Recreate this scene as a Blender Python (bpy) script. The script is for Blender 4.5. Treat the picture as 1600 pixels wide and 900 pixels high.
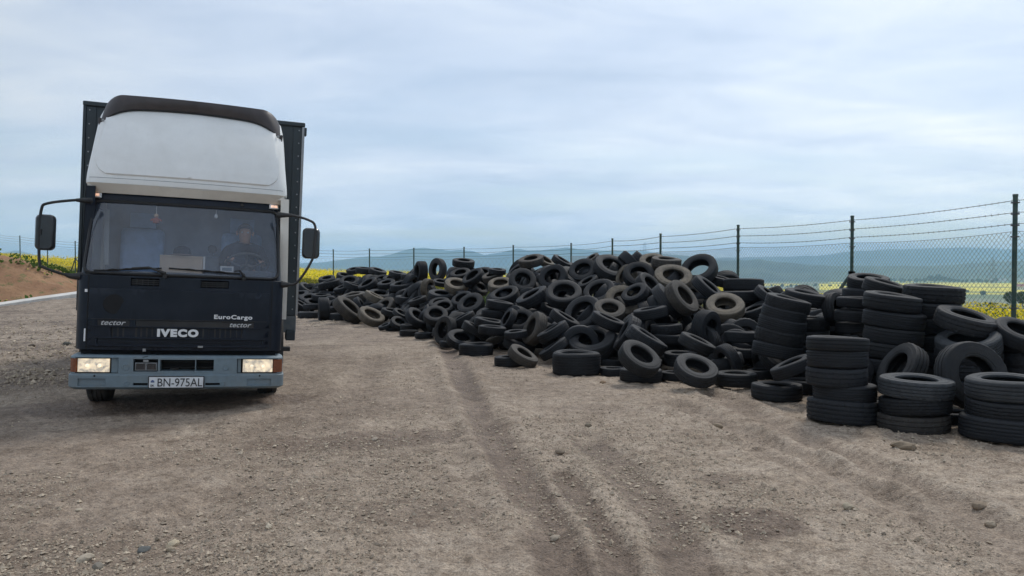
import bpy, bmesh, math, random
import numpy as np
from mathutils import Vector, Matrix, Quaternion, Euler

for o in list(bpy.data.objects):
    bpy.data.objects.remove(o, do_unlink=True)
scene = bpy.context.scene
COL = scene.collection
R = math.radians
rnd = random.Random(7)

# ------------------------------------------------------------------ camera
EYE = 1.5            # eye height (m)
FOC = 1200.0         # focal length in pixels of the 1600 wide picture
HORIZ = 423.0
PITCH = math.atan((450 - HORIZ) / FOC)
cam = bpy.data.cameras.new("camera")
cam.sensor_width = 36.0
cam.lens = 36.0 * FOC / 1600.0
cam.clip_start = 0.05
cam.clip_end = 60000.0
camo = bpy.data.objects.new("camera", cam)
camo.location = (0, 0, EYE)
camo.rotation_euler = (math.pi / 2 - PITCH, 0, 0)
COL.objects.link(camo)
scene.camera = camo

# ------------------------------------------------------------------ view
scene.view_settings.view_transform = 'Standard'
scene.view_settings.look = 'None'
scene.view_settings.exposure = 0.34
scene.view_settings.gamma = 1.0
scene.view_settings.use_curve_mapping = False
scene.cycles.max_bounces = 6
scene.cycles.diffuse_bounces = 3
scene.cycles.glossy_bounces = 3
scene.cycles.transparent_max_bounces = 12
scene.cycles.volume_bounces = 2
scene.cycles.use_denoising = True

# ------------------------------------------------------------------ sky and sun
SUN_EL, SUN_AZ = R(52), R(28)          # sun stands ahead and to the right, behind the cloud
SUN_DIR = Vector((math.sin(SUN_AZ) * math.cos(SUN_EL), math.cos(SUN_AZ) * math.cos(SUN_EL), math.sin(SUN_EL)))
sun = bpy.data.lights.new("sun", 'SUN')
sun.energy = 1.5
sun.angle = R(14)
sun.color = (1.0, 0.96, 0.90)
suno = bpy.data.objects.new("sun", sun)
suno.rotation_euler = (-SUN_DIR).to_track_quat('-Z', 'Y').to_euler()
suno.location = (0, 0, 60)
COL.objects.link(suno)


class NT:
    """short hand for building node trees"""
    def __init__(s, tree):
        s.t = tree; s.n = tree.nodes; s.l = tree.links

    def new(s, kind, **kw):
        nd = s.n.new(kind)
        for k, v in kw.items():
            if k.startswith('i_'):
                key = k[2:]
                key = int(key) if key.isdigit() else key.replace('_', ' ')
                s.put(nd.inputs[key], v)
            else:
                setattr(nd, k, v)
        return nd

    def put(s, sock, v):
        if isinstance(v, bpy.types.NodeSocket):
            s.l.new(v, sock)
        elif isinstance(v, bpy.types.Node):
            s.l.new(v.outputs[0], sock)
        else:
            if sock.type == 'RGBA' and len(v) == 3:
                v = (*v, 1.0)
            sock.default_value = v

    def math(s, op, a, b=0.0, c=None, clamp=False):
        nd = s.n.new('ShaderNodeMath'); nd.operation = op; nd.use_clamp = clamp
        s.put(nd.inputs[0], a); s.put(nd.inputs[1], b)
        if c is not None:
            s.put(nd.inputs[2], c)
        return nd.outputs[0]

    def mix(s, fac, a, b, blend='MIX'):
        nd = s.n.new('ShaderNodeMix'); nd.data_type = 'RGBA'; nd.blend_type = blend
        s.put(nd.inputs[0], fac); s.put(nd.inputs[6], a); s.put(nd.inputs[7], b)
        return nd.outputs[2]

    def noise(s, vec, scale, detail=4.0, rough=0.55, dist=0.0):
        nd = s.n.new('ShaderNodeTexNoise')
        if vec is not None:
            s.put(nd.inputs['Vector'], vec)
        s.put(nd.inputs['Scale'], scale); s.put(nd.inputs['Detail'], detail)
        s.put(nd.inputs['Roughness'], rough); s.put(nd.inputs['Distortion'], dist)
        return nd.outputs[0]

    def ramp(s, fac, stops, interp='LINEAR'):
        nd = s.n.new('ShaderNodeValToRGB'); nd.color_ramp.interpolation = interp
        s.put(nd.inputs[0], fac)
        el = nd.color_ramp.elements
        while len(el) < len(stops):
            el.new(0.5)
        for e, (p, c) in zip(el, stops):
            e.position = p
            e.color = (c, c, c, 1) if isinstance(c, (int, float)) else (*c, 1)
        return nd.outputs[0]


world = bpy.data.worlds.new("World")
scene.world = world
world.use_nodes = True
W = NT(world.node_tree)
W.n.clear()
sky = W.new('ShaderNodeTexSky', sky_type='NISHITA', sun_disc=False)
sky.sun_elevation = SUN_EL
sky.sun_rotation = SUN_AZ
sky.air_density = 1.0
sky.dust_density = 1.2
tc = W.new('ShaderNodeTexCoord')
sep = W.new('ShaderNodeSeparateXYZ', i_0=tc.outputs['Generated'])
zc = W.math('MAXIMUM', sep.outputs[2], 0.0)
den = W.math('ADD', zc, 0.13)
cx = W.math('DIVIDE', sep.outputs[0], den)
cy = W.math('DIVIDE', sep.outputs[1], den)
lay = W.new('ShaderNodeCombineXYZ', i_0=cx, i_1=cy, i_2=0.0)
lay2 = W.new('ShaderNodeVectorMath', operation='MULTIPLY', i_0=lay.outputs[0], i_1=(0.8, 1.35, 1.0))
lay3 = W.new('ShaderNodeVectorMath', operation='ADD', i_0=lay2.outputs[0], i_1=(3.1, 7.4, 0.0))
broad = W.noise(lay3.outputs[0], 0.55, 4.0, 0.5, 0.3)
wisps = W.noise(lay3.outputs[0], 1.9, 6.0, 0.58, 0.5)
# tone of the cloud sheet: grey-blue undersides to bright thin places
cl = W.math('ADD', W.math('MULTIPLY', broad, 0.62), W.math('MULTIPLY', wisps, 0.38))
tone = W.ramp(cl, [(0.36, (4.6, 5.5, 7.0)), (0.46, (5.6, 6.4, 7.8)), (0.54, (6.5, 7.2, 8.3)), (0.64, (7.9, 8.3, 8.9))])
# glow of the sun through the sheet
dotn = W.new('ShaderNodeVectorMath', operation='DOT_PRODUCT', i_0=tc.outputs['Generated'], i_1=(math.sin(R(27)) * math.cos(R(24)), math.cos(R(27)) * math.cos(R(24)), math.sin(R(24))))
glow = W.ramp(W.math('ADD', W.math('MULTIPLY', dotn.outputs['Value'], 0.5), 0.5), [(0.0, 0.86), (0.55, 0.82), (0.735, 0.74), (0.86, 0.93), (0.955, 1.0), (1.0, 1.07)])
tone2 = W.mix(1.0, tone, glow, 'MULTIPLY')
tone2 = W.mix(1.0, tone2, W.ramp(zc, [(0.0, (1.42, 1.36, 1.28)), (0.12, (1.16, 1.13, 1.09)), (0.30, 1.0)]), 'MULTIPLY')
# thin gaps where the blue shows, mostly low over the hills
low = W.ramp(zc, [(0.02, 1.0), (0.13, 0.55), (0.3, 0.12)])
gapn = W.ramp(W.noise(lay3.outputs[0], 0.75, 4.0, 0.5, 0.2), [(0.44, 0.0), (0.62, 1.0)])
gap = W.math('MULTIPLY', W.math('MULTIPLY', gapn, low), 0.75)
skyc = W.mix(gap, tone2, W.mix(1.0, sky.outputs[0], (1.0, 1.0, 1.0), 'MULTIPLY'))
bg = W.new('ShaderNodeBackground', i_Color=skyc, i_Strength=0.1)
wo = W.new('ShaderNodeOutputWorld', i_Surface=bg.outputs[0])


# ------------------------------------------------------------------ helpers
def props(o, label=None, cat=None, group=None, kind=None):
    if label: o['label'] = label
    if cat: o['category'] = cat
    if group: o['group'] = group
    if kind: o['kind'] = kind
    return o


def empty(name, mat=None, **kw):
    o = bpy.data.objects.new(name, None)
    o.empty_display_size = 0.2
    COL.objects.link(o)
    if mat is not None:
        o.matrix_world = mat
    return props(o, **kw)


class MB:
    """collects shapes and links them as one mesh object"""
    def __init__(s):
        s.v = []; s.f = []; s.mi = []; s.cur = 0

    def add(s, vs, fs):
        n = len(s.v)
        s.v += [tuple(p) for p in vs]
        for q in fs:
            s.f.append(tuple(i + n for i in q)); s.mi.append(s.cur)
        return s

    def box(s, c, d, rot=None):
        x, y, z = d[0] / 2, d[1] / 2, d[2] / 2
        vs = [Vector((a * x, b * y, e * z)) for e in (-1, 1) for b in (-1, 1) for a in (-1, 1)]
        if rot is not None:
            m = Euler(rot).to_matrix(); vs = [m @ p for p in vs]
        vs = [p + Vector(c) for p in vs]
        return s.add(vs, [(0, 2, 3, 1), (4, 5, 7, 6), (0, 1, 5, 4), (2, 6, 7, 3), (0, 4, 6, 2), (1, 3, 7, 5)])

    def bb(s, x0, x1, y0, y1, z0, z1):
        return s.box(((x0 + x1) / 2, (y0 + y1) / 2, (z0 + z1) / 2), (abs(x1 - x0), abs(y1 - y0), abs(z1 - z0)))

    def tube(s, pts, r, n=8, caps=True):
        pts = [Vector(p) for p in pts]
        rs = r if isinstance(r, (list, tuple)) else [r] * len(pts)
        rings = []; prev = None
        for i, p in enumerate(pts):
            a = pts[max(i - 1, 0)]; b = pts[min(i + 1, len(pts) - 1)]
            d = (b - a).normalized()
            if prev is None:
                up = Vector((0, 0, 1)) if abs(d.z) < 0.9 else Vector((1, 0, 0))
                x = d.cross(up).normalized()
            else:
                x = (prev - d * prev.dot(d)).normalized()
            prev = x; y = d.cross(x)
            rings.append([p + (x * math.cos(t) + y * math.sin(t)) * rs[i] for t in [2 * math.pi * k / n for k in range(n)]])
        vs = [q for ring in rings for q in ring]; fs = []
        for i in range(len(rings) - 1):
            for k in range(n):
                k2 = (k + 1) % n
                fs.append((i * n + k, i * n + k2, (i + 1) * n + k2, (i + 1) * n + k))
        if caps:
            fs.append(tuple(range(n))[::-1]); fs.append(tuple((len(rings) - 1) * n + k for k in range(n)))
        return s.add(vs, fs)

    def grid(s, fn, us, vs_, flip=False):
        vs = [fn(a, b) for b in vs_ for a in us]
        n = len(us); fs = []
        for j in range(len(vs_) - 1):
            for i in range(n - 1):
                q = (j * n + i, j * n + i + 1, (j + 1) * n + i + 1, (j + 1) * n + i)
                fs.append(q[::-1] if flip else q)
        return s.add(vs, fs)

    def lathe(s, prof, n, axis='z', c=(0, 0, 0), closed=False):
        vs = []
        for k in range(n):
            t = 2 * math.pi * k / n
            for r, a in prof:
                p = (r * math.cos(t), r * math.sin(t), a)
                if axis == 'x': p = (p[2], p[0], p[1])
                if axis == 'y': p = (p[0], p[2], p[1])
                vs.append((p[0] + c[0], p[1] + c[1], p[2] + c[2]))
        m = len(prof); fs = []
        for k in range(n):
            k2 = (k + 1) % n
            for i in range(m if closed else m - 1):
                j = (i + 1) % m
                fs.append((k * m + i, k2 * m + i, k2 * m + j, k * m + j))
        return s.add(vs, fs)

    def mesh(s, name, mats, smooth=38):
        me = bpy.data.meshes.new(name)
        me.from_pydata(s.v, [], s.f)
        for m in (mats if isinstance(mats, (list, tuple)) else [mats]):
            me.materials.append(m)
        if any(s.mi):
            me.polygons.foreach_set('material_index', s.mi)
        me.update()
        bm = bmesh.new(); bm.from_mesh(me)
        bmesh.ops.remove_doubles(bm, verts=bm.verts, dist=1e-5)
        bmesh.ops.recalc_face_normals(bm, faces=bm.faces)
        bm.to_mesh(me); bm.free()
        if smooth:
            me.polygons.foreach_set('use_smooth', [True] * len(me.polygons))
            me.set_sharp_from_angle(angle=R(smooth))
        return me

    def build(s, name, mats, parent=None, bevel=0.0, smooth=38, seg=2, **kw):
        o = bpy.data.objects.new(name, s.mesh(name, mats, smooth))
        COL.objects.link(o)
        if parent is not None:
            o.parent = parent
        if bevel:
            b = o.modifiers.new('bevel', 'BEVEL')
            b.width = bevel; b.segments = seg; b.limit_method = 'ANGLE'; b.angle_limit = R(40)
        return props(o, **kw)


def np_mesh(name, V, F, mats, smooth=True, mi=None, parent=None, **kw):
    """mesh object from numpy arrays (faces of equal size)"""
    me = bpy.data.meshes.new(name)
    k = F.shape[1]
    me.vertices.add(len(V)); me.vertices.foreach_set('co', np.asarray(V, dtype=np.float32).ravel())
    me.loops.add(F.size); me.loops.foreach_set('vertex_index', np.asarray(F, dtype=np.int32).ravel())
    me.polygons.add(len(F)); me.polygons.foreach_set('loop_start', np.arange(0, F.size, k, dtype=np.int32))
    me.polygons.foreach_set('loop_total', np.full(len(F), k, dtype=np.int32))
    me.polygons.foreach_set('use_smooth', np.full(len(F), smooth, dtype=bool))
    for m in (mats if isinstance(mats, (list, tuple)) else [mats]):
        me.materials.append(m)
    if mi is not None:
        me.polygons.foreach_set('material_index', np.asarray(mi, dtype=np.int32))
    me.update(calc_edges=True)
    o = bpy.data.objects.new(name, me)
    COL.objects.link(o)
    if parent is not None:
        o.parent = parent
    return props(o, **kw)


def _hash(ix, iy, seed):
    h = (ix.astype(np.int64) * 374761393 + iy.astype(np.int64) * 668265263 + seed * 1442695041) & 0xFFFFFFFF
    h = ((h ^ (h >> 13)) * 1274126177) & 0xFFFFFFFF
    h = ((h ^ (h >> 16)) * 2246822519) & 0xFFFFFFFF
    return ((h ^ (h >> 15)) & 0xFFFFFF) / float(0xFFFFFF)


def vnoise(x, y, seed=0):
    ix = np.floor(x); iy = np.floor(y)
    fx = x - ix; fy = y - iy
    fx = fx * fx * (3 - 2 * fx); fy = fy * fy * (3 - 2 * fy)
    a = _hash(ix, iy, seed); b = _hash(ix + 1, iy, seed); c = _hash(ix, iy + 1, seed); d = _hash(ix + 1, iy + 1, seed)
    return (a * (1 - fx) + b * fx) * (1 - fy) + (c * (1 - fx) + d * fx) * fy


def fbm(x, y, seed=0, octv=4, gain=0.5):
    s = 0; amp = 1.0; tot = 0
    for o in range(octv):
        s = s + amp * vnoise(x * 2 ** o + 17.3 * o, y * 2 ** o - 9.1 * o, seed + o); tot += amp; amp *= gain
    return s / tot


def sstep(a, b, x):
    t = np.clip((x - a) / (b - a), 0, 1)
    return t * t * (3 - 2 * t)


def material(name, col, rough=0.6, metal=0.0, var=0.15, vscale=6.0, dust=0.0, dustcol=(0.30, 0.26, 0.21),
             dscale=3.0, bump=0.0, bscale=60.0, spec=0.5, objvar=0.0, coat=0.0, streak=0.0):
    """painted or plain surface: base colour with grain, blotches of dust and fine relief"""
    m = bpy.data.materials.new(name); m.use_nodes = True
    N = NT(m.node_tree); N.n.clear()
    t = N.new('ShaderNodeTexCoord')
    vec = t.outputs['Object']
    c = (*col, 1.0)
    n1 = N.noise(vec, vscale, 5.0, 0.6)
    dark = tuple(x * (1 - var) for x in col); lite = tuple(min(1, x * (1 + var)) for x in col)
    base = N.mix(N.ramp(n1, [(0.3, 0.0), (0.7, 1.0)]), dark, lite)
    if objvar:
        oi = N.new('ShaderNodeObjectInfo')
        k = N.math('ADD', N.math('MULTIPLY', oi.outputs['Random'], 2 * objvar), 1 - objvar)
        kk = N.new('ShaderNodeCombineXYZ', i_0=k, i_1=k, i_2=k)
        base = N.mix(1.0, base, kk.outputs[0], 'MULTIPLY')
    if dust:
        n2 = N.noise(vec, dscale, 6.0, 0.62, 0.4)
        dm = N.ramp(n2, [(0.42, 0.0), (0.72, 1.0)])
        if streak:      # rain streaks of road dirt running down
            sv = N.new('ShaderNodeVectorMath', operation='MULTIPLY', i_0=vec, i_1=(26.0, 26.0, 1.3))
            n3 = N.ramp(N.noise(sv.outputs[0], 1.0, 4.0, 0.6), [(0.5, 0.0), (0.75, 1.0)])
            sp_ = N.ramp(N.noise(vec, 190.0, 2.0, 0.5), [(0.66, 0.0), (0.72, 1.0)])
            dm = N.math('MAXIMUM', dm, N.math('MAXIMUM', N.math('MULTIPLY', n3, streak), N.math('MULTIPLY', sp_, 0.8)))
        d = N.math('MULTIPLY', dm, dust)
        base = N.mix(d, base, dustcol)
        rgh = N.math('ADD', rough, N.math('MULTIPLY', d, 0.35), clamp=True)
    else:
        rgh = N.math('ADD', rough - 0.06, N.math('MULTIPLY', n1, 0.12), clamp=True)
    p = N.new('ShaderNodeBsdfPrincipled', i_Base_Color=base, i_Roughness=rgh, i_Metallic=metal)
    p.inputs['Specular IOR Level'].default_value = spec
    p.inputs['Coat Weight'].default_value = coat
    if bump:
        b = N.new('ShaderNodeBump', i_Strength=bump, i_Distance=0.01, i_Height=N.noise(vec, bscale, 4.0, 0.6))
        N.l.new(b.outputs[0], p.inputs['Normal'])
    N.new('ShaderNodeOutputMaterial', i_Surface=p.outputs[0])
    return m

# ================================================================== terrain
SG = [-1.2, -0.65, -0.55, -0.25, 0.0, 0.2, 0.4, 0.55, 0.7, 1.2]
def grade(s): return np.interp(s, SG, [.062, .060, .054, .016, .004, -.012, -.026, -.042, -.052, -.055])
def r_flat(s): return np.interp(s, SG, [38, 38, 38, 34, 31, 24, 16, 14, 12.5, 9])
def r_edge(s): return np.interp(s, SG, [66, 64, 64, 72, 75, 160, 300, 330, 340, 340])


def zfield(x, y):
    x = np.asarray(x, dtype=float); y = np.asarray(y, dtype=float)
    r = np.hypot(x, y) + 1e-6
    phi = np.arctan2(x, y)
    s = np.tan(np.clip(phi, -0.87, 0.87))
    fr = sstep(2.6, 1.4, np.abs(phi))
    g = grade(s) * fr; rf = r_flat(s); r1 = r_edge(s)
    t = np.maximum(np.minimum(r, r1) - rf, 0)
    z = g * t * np.minimum(1, t / 6.0)
    far = sstep(0, 1, (r - r1) / (1600 - r1))
    z = z * (1 - far) - 60 * far
    z = z + far * (fbm(x / 420, y / 420, 5, 3) - 0.5) * 10
    # the yard rises to the concrete strip on the left
    z = z + .36 * sstep(26.5, 32.2, y) * sstep(-21.2, -18.3, x) * sstep(-11, -15, x) * sstep(60, 45, y)
    return z


# fence line: (x, y) of every post, from behind the camera's right to the far left
FENCE = [(8.6, -1.2), (8.05, 2.6), (7.4, 6.4), (6.67, 10.2), (6.17, 13.95), (4.97, 16.9), (4.0, 20.7), (3.2, 24.5), (2.2, 28.6),
         (.05, 30.8), (-2.06, 33), (-4.47, 35), (-6.75, 36.4), (-9.3, 40), (-12.5, 41.2), (-15.7, 42.1), (-18.9, 43),
         (-22.1, 43.7), (-25, 44), (-28.4, 47), (-32, 50), (-35.5, 53.1), (-39, 56)]


def r_fence(phi):
    P = np.array(FENCE)
    a = np.arctan2(P[:, 0], P[:, 1]); r = np.hypot(P[:, 0], P[:, 1])
    # angles decrease along the list; sample the straight spans finely
    aa, rr = [], []
    for i in range(len(P) - 1):
        for t in np.linspace(0, 1, 12, endpoint=False):
            q = P[i] * (1 - t) + P[i + 1] * t
            aa.append(math.atan2(q[0], q[1])); rr.append(math.hypot(*q))
    aa.append(a[-1]); rr.append(r[-1])
    o = np.argsort(aa)
    return np.interp(phi, np.array(aa)[o], np.array(rr)[o])


def ray(px, py):
    d = Vector(((px - 800) / FOC, 1.0, -(py - 450) / FOC))
    c, s = math.cos(PITCH), math.sin(PITCH)
    return Vector((d.x, d.y * c + d.z * s, -d.y * s + d.z * c))


def at(px, py, Y):
    """point at forward distance Y seen at that place of the photograph"""
    d = ray(px, py); d = d / d.y
    return Vector((0, 0, EYE)) + d * Y


def on_ground(px, py):
    d = ray(px, py); d = d / d.y
    a, b = 1.0, 1.0
    while b < 9000:
        p = Vector((0, 0, EYE)) + d * b
        if p.z < float(zfield(p.x, p.y)): break
        a = b; b *= 1.05
    for _ in range(40):
        m = (a + b) / 2; p = Vector((0, 0, EYE)) + d * m
        if p.z < float(zfield(p.x, p.y)): b = m
        else: a = m
    return Vector((0, 0, EYE)) + d * b


def flat(px, py):
    Y = EYE * FOC / (py - HORIZ)
    return ((px - 800) / FOC * Y, Y)


# wheel tracks on the yard: points, half width, depth
RUTS = [
    ([flat(*p) for p in [(690, 530), (718, 580), (742, 630), (775, 690), (812, 750), (850, 815), (882, 900), (900, 980)]], .145, .036, .9),
    ([flat(*p) for p in [(655, 560), (690, 640), (720, 720), (760, 800), (790, 900)]], .10, .014, .22),
    ([flat(*p) for p in [(905, 680), (955, 722), (1010, 775), (1052, 830), (1085, 900), (1110, 990)]], .14, .032, .85),
    ([flat(*p) for p in [(880, 745), (915, 795), (950, 845), (975, 900), (995, 980)]], .085, .036, .9),
    ([flat(*p) for p in [(1115, 612), (1190, 650), (1270, 690), (1350, 722), (1440, 760), (1540, 812), (1650, 880)]], .13, .055, .45),
    ([flat(*p) for p in [(1060, 630), (1150, 668), (1240, 705), (1340, 752), (1450, 805), (1600, 890)]], .12, .045, .35),
    ([flat(*p) for p in [(1160, 690), (1270, 745), (1380, 800), (1500, 870)]], .10, .030, .25),
    ([flat(*p) for p in [(590, 560), (560, 610), (500, 670), (420, 730), (320, 800), (180, 880)]], .20, .020, .30),
    ([flat(*p) for p in [(480, 560), (470, 620), (400, 680), (300, 730), (160, 790), (0, 850)]], .20, .018, .25),
]


def polyline_dist(x, y, pts):
    best = np.full(x.shape, 1e9)
    for (ax, ay), (bx, by) in zip(pts[:-1], pts[1:]):
        dx, dy = bx - ax, by - ay; L = dx * dx + dy * dy
        t = np.clip(((x - ax) * dx + (y - ay) * dy) / L, 0, 1)
        best = np.minimum(best, np.hypot(x - ax - t * dx, y - ay - t * dy))
    return best


def micro(x, y):
    """bumps, clods and wheel ruts of the yard; second value: how damp the dirt is, with shade under the truck painted in"""
    r = np.hypot(x, y)
    near = sstep(60, 25, r)
    rough = 0.55 + 0.9 * sstep(-5.5, -9, x - 0.12 * y) * sstep(5, 12, y)
    side = (x * 0.83 + y * 0.56)                      # towards the tyres
    ridge = sstep(5.6, 6.6, side) * sstep(9.5, 8.0, side) * sstep(14, 9, y)
    rough = rough + .45 * ridge
    z = (fbm(x * .35, y * .35, 1, 3) - .5) * .06
    z = z + (fbm(x * 1.5, y * 1.5, 11, 3) - .5) * .045 * np.minimum(rough, .8)
    z = z + (np.abs(fbm(x * 4.5, y * 4.5, 23, 3) - .5) - .12) * -.042 * rough
    z = z + (fbm(x * 16, y * 16, 37, 3) - .5) * .040 * rough
    z = z + (fbm(x * 50, y * 50, 41, 2) - .5) * .018
    lane = np.full(z.shape, 9.)
    for pts, w, dep, wet_shade in RUTS[:5]: lane = np.minimum(lane, polyline_dist(x, y, pts) / w)
    z = z * (.45 + .55 * sstep(.5, 2.6, lane))
    damp = np.zeros_like(z)
    wob = (fbm(x * 2.3, y * 2.3, 51, 3) - .5) * .11
    for pts, w, dep, wet_shade in RUTS:
        d = np.abs(polyline_dist(x, y, pts) + wob)
        u = d / w
        brk = .75 + .45 * fbm(x * .9, y * .9, 61, 2)
        z = z - dep * brk * np.exp(-u * u) * 1.1 + dep * .62 * brk * np.exp(-((u - 1.7) / .55) ** 2)
        damp = np.maximum(damp, wet_shade * np.exp(-(u * .85) ** 8) * sstep(.08, .42, fbm(x * 1.3, y * 1.3, 71, 3)))
    edge = (fbm(x * 3.1, y * 3.1, 81, 4) - .5) * 1.5
    for px, py, rx, ry, wet_shade, rot in [(1182, 822, .30, .27, 1.0, .5), (565, 690, 1.0, .40, .85, .2), (640, 690, .5, .25, .6, 0), (655, 800, .42, .3, .55, 0),
                                     (120, 850, 1.0, .45, .55, 0), (330, 800, .9, .3, .4, 0), (215, 672, .35, .14, .7, 0), (260, 690, .3, .1, .6, .4),
                                     (1125, 752, .16, .14, .6, 0), (270, 632, 1.6, .7, .9, .3), (420, 770, .5, .35, .45, 0),  # the wide middle entry is shade under the truck, painted as a dark patch
                                     (60, 545, .9, .5, .7, 0), (70, 520, .8, .3, .6, 0), (50, 600, 1.2, .4, .5, 0), (820, 860, .2, .2, .2, 0), (930, 640, .7, .25, .35, 0)]:
        cx, cy = flat(px, py)
        dx, dy = x - cx, y - cy
        c, s = math.cos(rot), math.sin(rot)
        e = ((dx * c + dy * s) / rx) ** 2 + ((dy * c - dx * s) / ry) ** 2
        k = wet_shade * sstep(1.25, .75, np.sqrt(e) + edge * .45)
        damp = np.maximum(damp, k)
        if px == 1182:
            z = z - .012 * sstep(1.3, .6, np.sqrt(e))
    damp = np.maximum(damp, .45 * sstep(1.2, -3.0, x - .12 * y) * sstep(.38, .62, fbm(x * .55, y * .55, 95, 4)))
    return z * near, np.clip(damp, 0, 1)


def ground_z(x, y):
    x = np.atleast_1d(np.asarray(x, float)); y = np.atleast_1d(np.asarray(y, float))
    return zfield(x, y) + micro(x, y)[0]


# ---- ground mesh: rings round the standing point, finest in front
az = np.concatenate([np.radians(np.arange(-180, -44, 4.0)), np.radians(np.arange(-44, 44.01, .125)), np.radians(np.arange(48, 180, 4.0))])
dy = np.concatenate([np.arange(700, 8, -1.15)])
rr = np.concatenate([[.05, .4, .9, 1.5, 2.0, 2.35], EYE * FOC / dy, np.geomspace(240, 11000, 70)])
A, RR = np.meshgrid(az, rr)
gx = RR * np.sin(A); gy = RR * np.cos(A)
mz, damp = micro(gx.ravel(), gy.ravel())
gz = zfield(gx, gy).ravel() + mz
na, nr = len(az), len(rr)
idx = np.arange(na * nr).reshape(nr, na)
nxt = np.roll(idx, -1, axis=1)
F = np.stack([idx[:-1], nxt[:-1], nxt[1:], idx[1:]], -1).reshape(-1, 4)[:, ::-1]

# which part is yard, and the colours of the land beyond
phi = A.ravel(); rad = RR.ravel(); X = gx.ravel(); Y = gy.ravel()
rfv = r_fence(phi)
rfv = np.where(np.abs(phi) > 1.7, 60, rfv)
leftlimit = np.where(phi < -.45, 40.0, 1e6)
yard = sstep(1.6, .2, rad - np.minimum(rfv + .5, 200))
soil = sstep(-.40, -.47, phi) * sstep(33, 35, rad)          # earth and weeds by the bank
cellx = X * .8 + Y * .6; celly = -X * .6 + Y * .8
ci = np.floor(cellx / 620 + .35 * vnoise(cellx / 900, celly / 900, 3)); cj = np.floor(celly / 210 + .3 * vnoise(cellx / 700, celly / 700, 4))
pick = _hash(ci, cj, 9)
far = np.zeros((len(X), 3))
pal = np.array([(.10, .15, .045), (.20, .19, .11), (.58, .47, .03), (.075, .11, .04), (.24, .26, .16), (.15, .19, .07)])
far[:] = pal[np.minimum((pick * 6).astype(int), 5)]
sx = np.tan(np.clip(phi, -1.2, 1.2))
rape = (rad > 2350) & (rad < 4300) & (sx > .40) & (sx < .70) & (vnoise(X / 300, Y / 160, 8) < .74)
far[rape] = (.80, .64, .02)
band = (rad > 3150 + 250 * vnoise(X / 500, Y / 500, 2)) & (rad < 3400) & (sx > .45)
far[band] = (.11, .13, .07)
scrub = (rad > 330) & (rad < 1900)
n = fbm(X / 60, Y / 22, 31, 4)
far[scrub] = (np.outer(1 - n, (.10, .12, .06)) + np.outer(n, (.30, .31, .20)))[scrub]
strip = scrub & (np.abs(vnoise(X / 240, Y / 110, 12) - .5) < .05)
far[strip] = (.50, .42, .05)
green = np.array((.075, .12, .03))
nearcol = np.outer(.7 + .6 * fbm(X * .3, Y * .3, 15, 3), green)
w = sstep(260, 330, rad)[:, None]
tint = nearcol * (1 - w) + far * w
earth = np.outer(.75 + .5 * fbm(X * .4, Y * .4, 25, 3), (.27, .165, .095))
tint = tint * (1 - soil[:, None] * (rad < 60)[:, None]) + earth * (soil[:, None] * (rad < 60)[:, None])
rough_left = sstep(-4.5, -9, X - .1 * Y) * sstep(9, 14, Y) * yard

gm = bpy.data.materials.new("dirt_and_land"); gm.use_nodes = True
N = NT(gm.node_tree); N.n.clear()
pos = N.new('ShaderNodeNewGeometry').outputs['Position']
aY = N.new('ShaderNodeAttribute', attribute_name='yard').outputs['Fac']
aD = N.new('ShaderNodeAttribute', attribute_name='damp').outputs['Fac']
aT = N.new('ShaderNodeAttribute', attribute_name='tint').outputs['Color']
aL = N.new('ShaderNodeAttribute', attribute_name='stony').outputs['Fac']
n1 = N.noise(pos, .55, 5, .6, .3); n2 = N.noise(pos, 3.2, 6, .62); n3 = N.noise(pos, 21., 5, .65); n4 = N.noise(pos, 85., 3, .6)
c = N.mix(N.ramp(n1, [(.36, 0.), (.64, 1.)]), (.270, .212, .160), (.385, .312, .242))
c = N.mix(N.math('MULTIPLY', N.ramp(n2, [(.46, 0.), (.7, 1.)]), .6), c, (.425, .355, .285))
c = N.mix(N.math('MULTIPLY', N.ramp(n2, [(.28, 1.), (.46, 0.)]), .6), c, (.185, .140, .102))
c = N.mix(N.math('MULTIPLY', aL, .55), c, (.29, .235, .185))
n6 = N.noise(pos, 2.4, 7, .72, .5)
c = N.mix(N.math('MULTIPLY', aL, N.ramp(n6, [(.36, .9), (.50, 0.)])), c, (.085, .068, .055))
c = N.mix(N.math('MULTIPLY', aL, N.ramp(n6, [(.56, 0.), (.68, .7)])), c, (.46, .40, .33))
n5 = N.noise(pos, 7.5, 6, .68, .4)
c = N.mix(N.ramp(n5, [(.34, .7), (.50, 0.)]), c, N.mix(1., c, (.58, .55, .52), 'MULTIPLY'))
c = N.mix(N.ramp(n5, [(.52, 0.), (.68, .8)]), c, N.mix(1., c, (1.32, 1.31, 1.28), 'MULTIPLY'))
vor = N.new('ShaderNodeTexVoronoi', i_Vector=pos, i_Scale=34.0)
peb = N.ramp(vor.outputs['Distance'], [(.10, 1.0), (.30, 0.0)])
sepc = N.new('ShaderNodeSeparateColor', i_0=vor.outputs['Color'])
c = N.mix(N.math('MULTIPLY', peb, N.ramp(sepc.outputs[0], [(.40, 0.0), (.70, .85)])), c, (.47, .41, .335))
c = N.mix(N.math('MULTIPLY', peb, N.ramp(sepc.outputs[1], [(.6, 0.0), (.85, .45)])), c, (.13, .108, .088))
c = N.mix(N.ramp(n3, [(.34, .8), (.52, 0.)]), c, N.mix(1., c, (.55, .52, .50), 'MULTIPLY'))
c = N.mix(N.ramp(n4, [(.30, .6), (.46, 0.)]), c, N.mix(1., c, (.55, .52, .49), 'MULTIPLY'))
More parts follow.
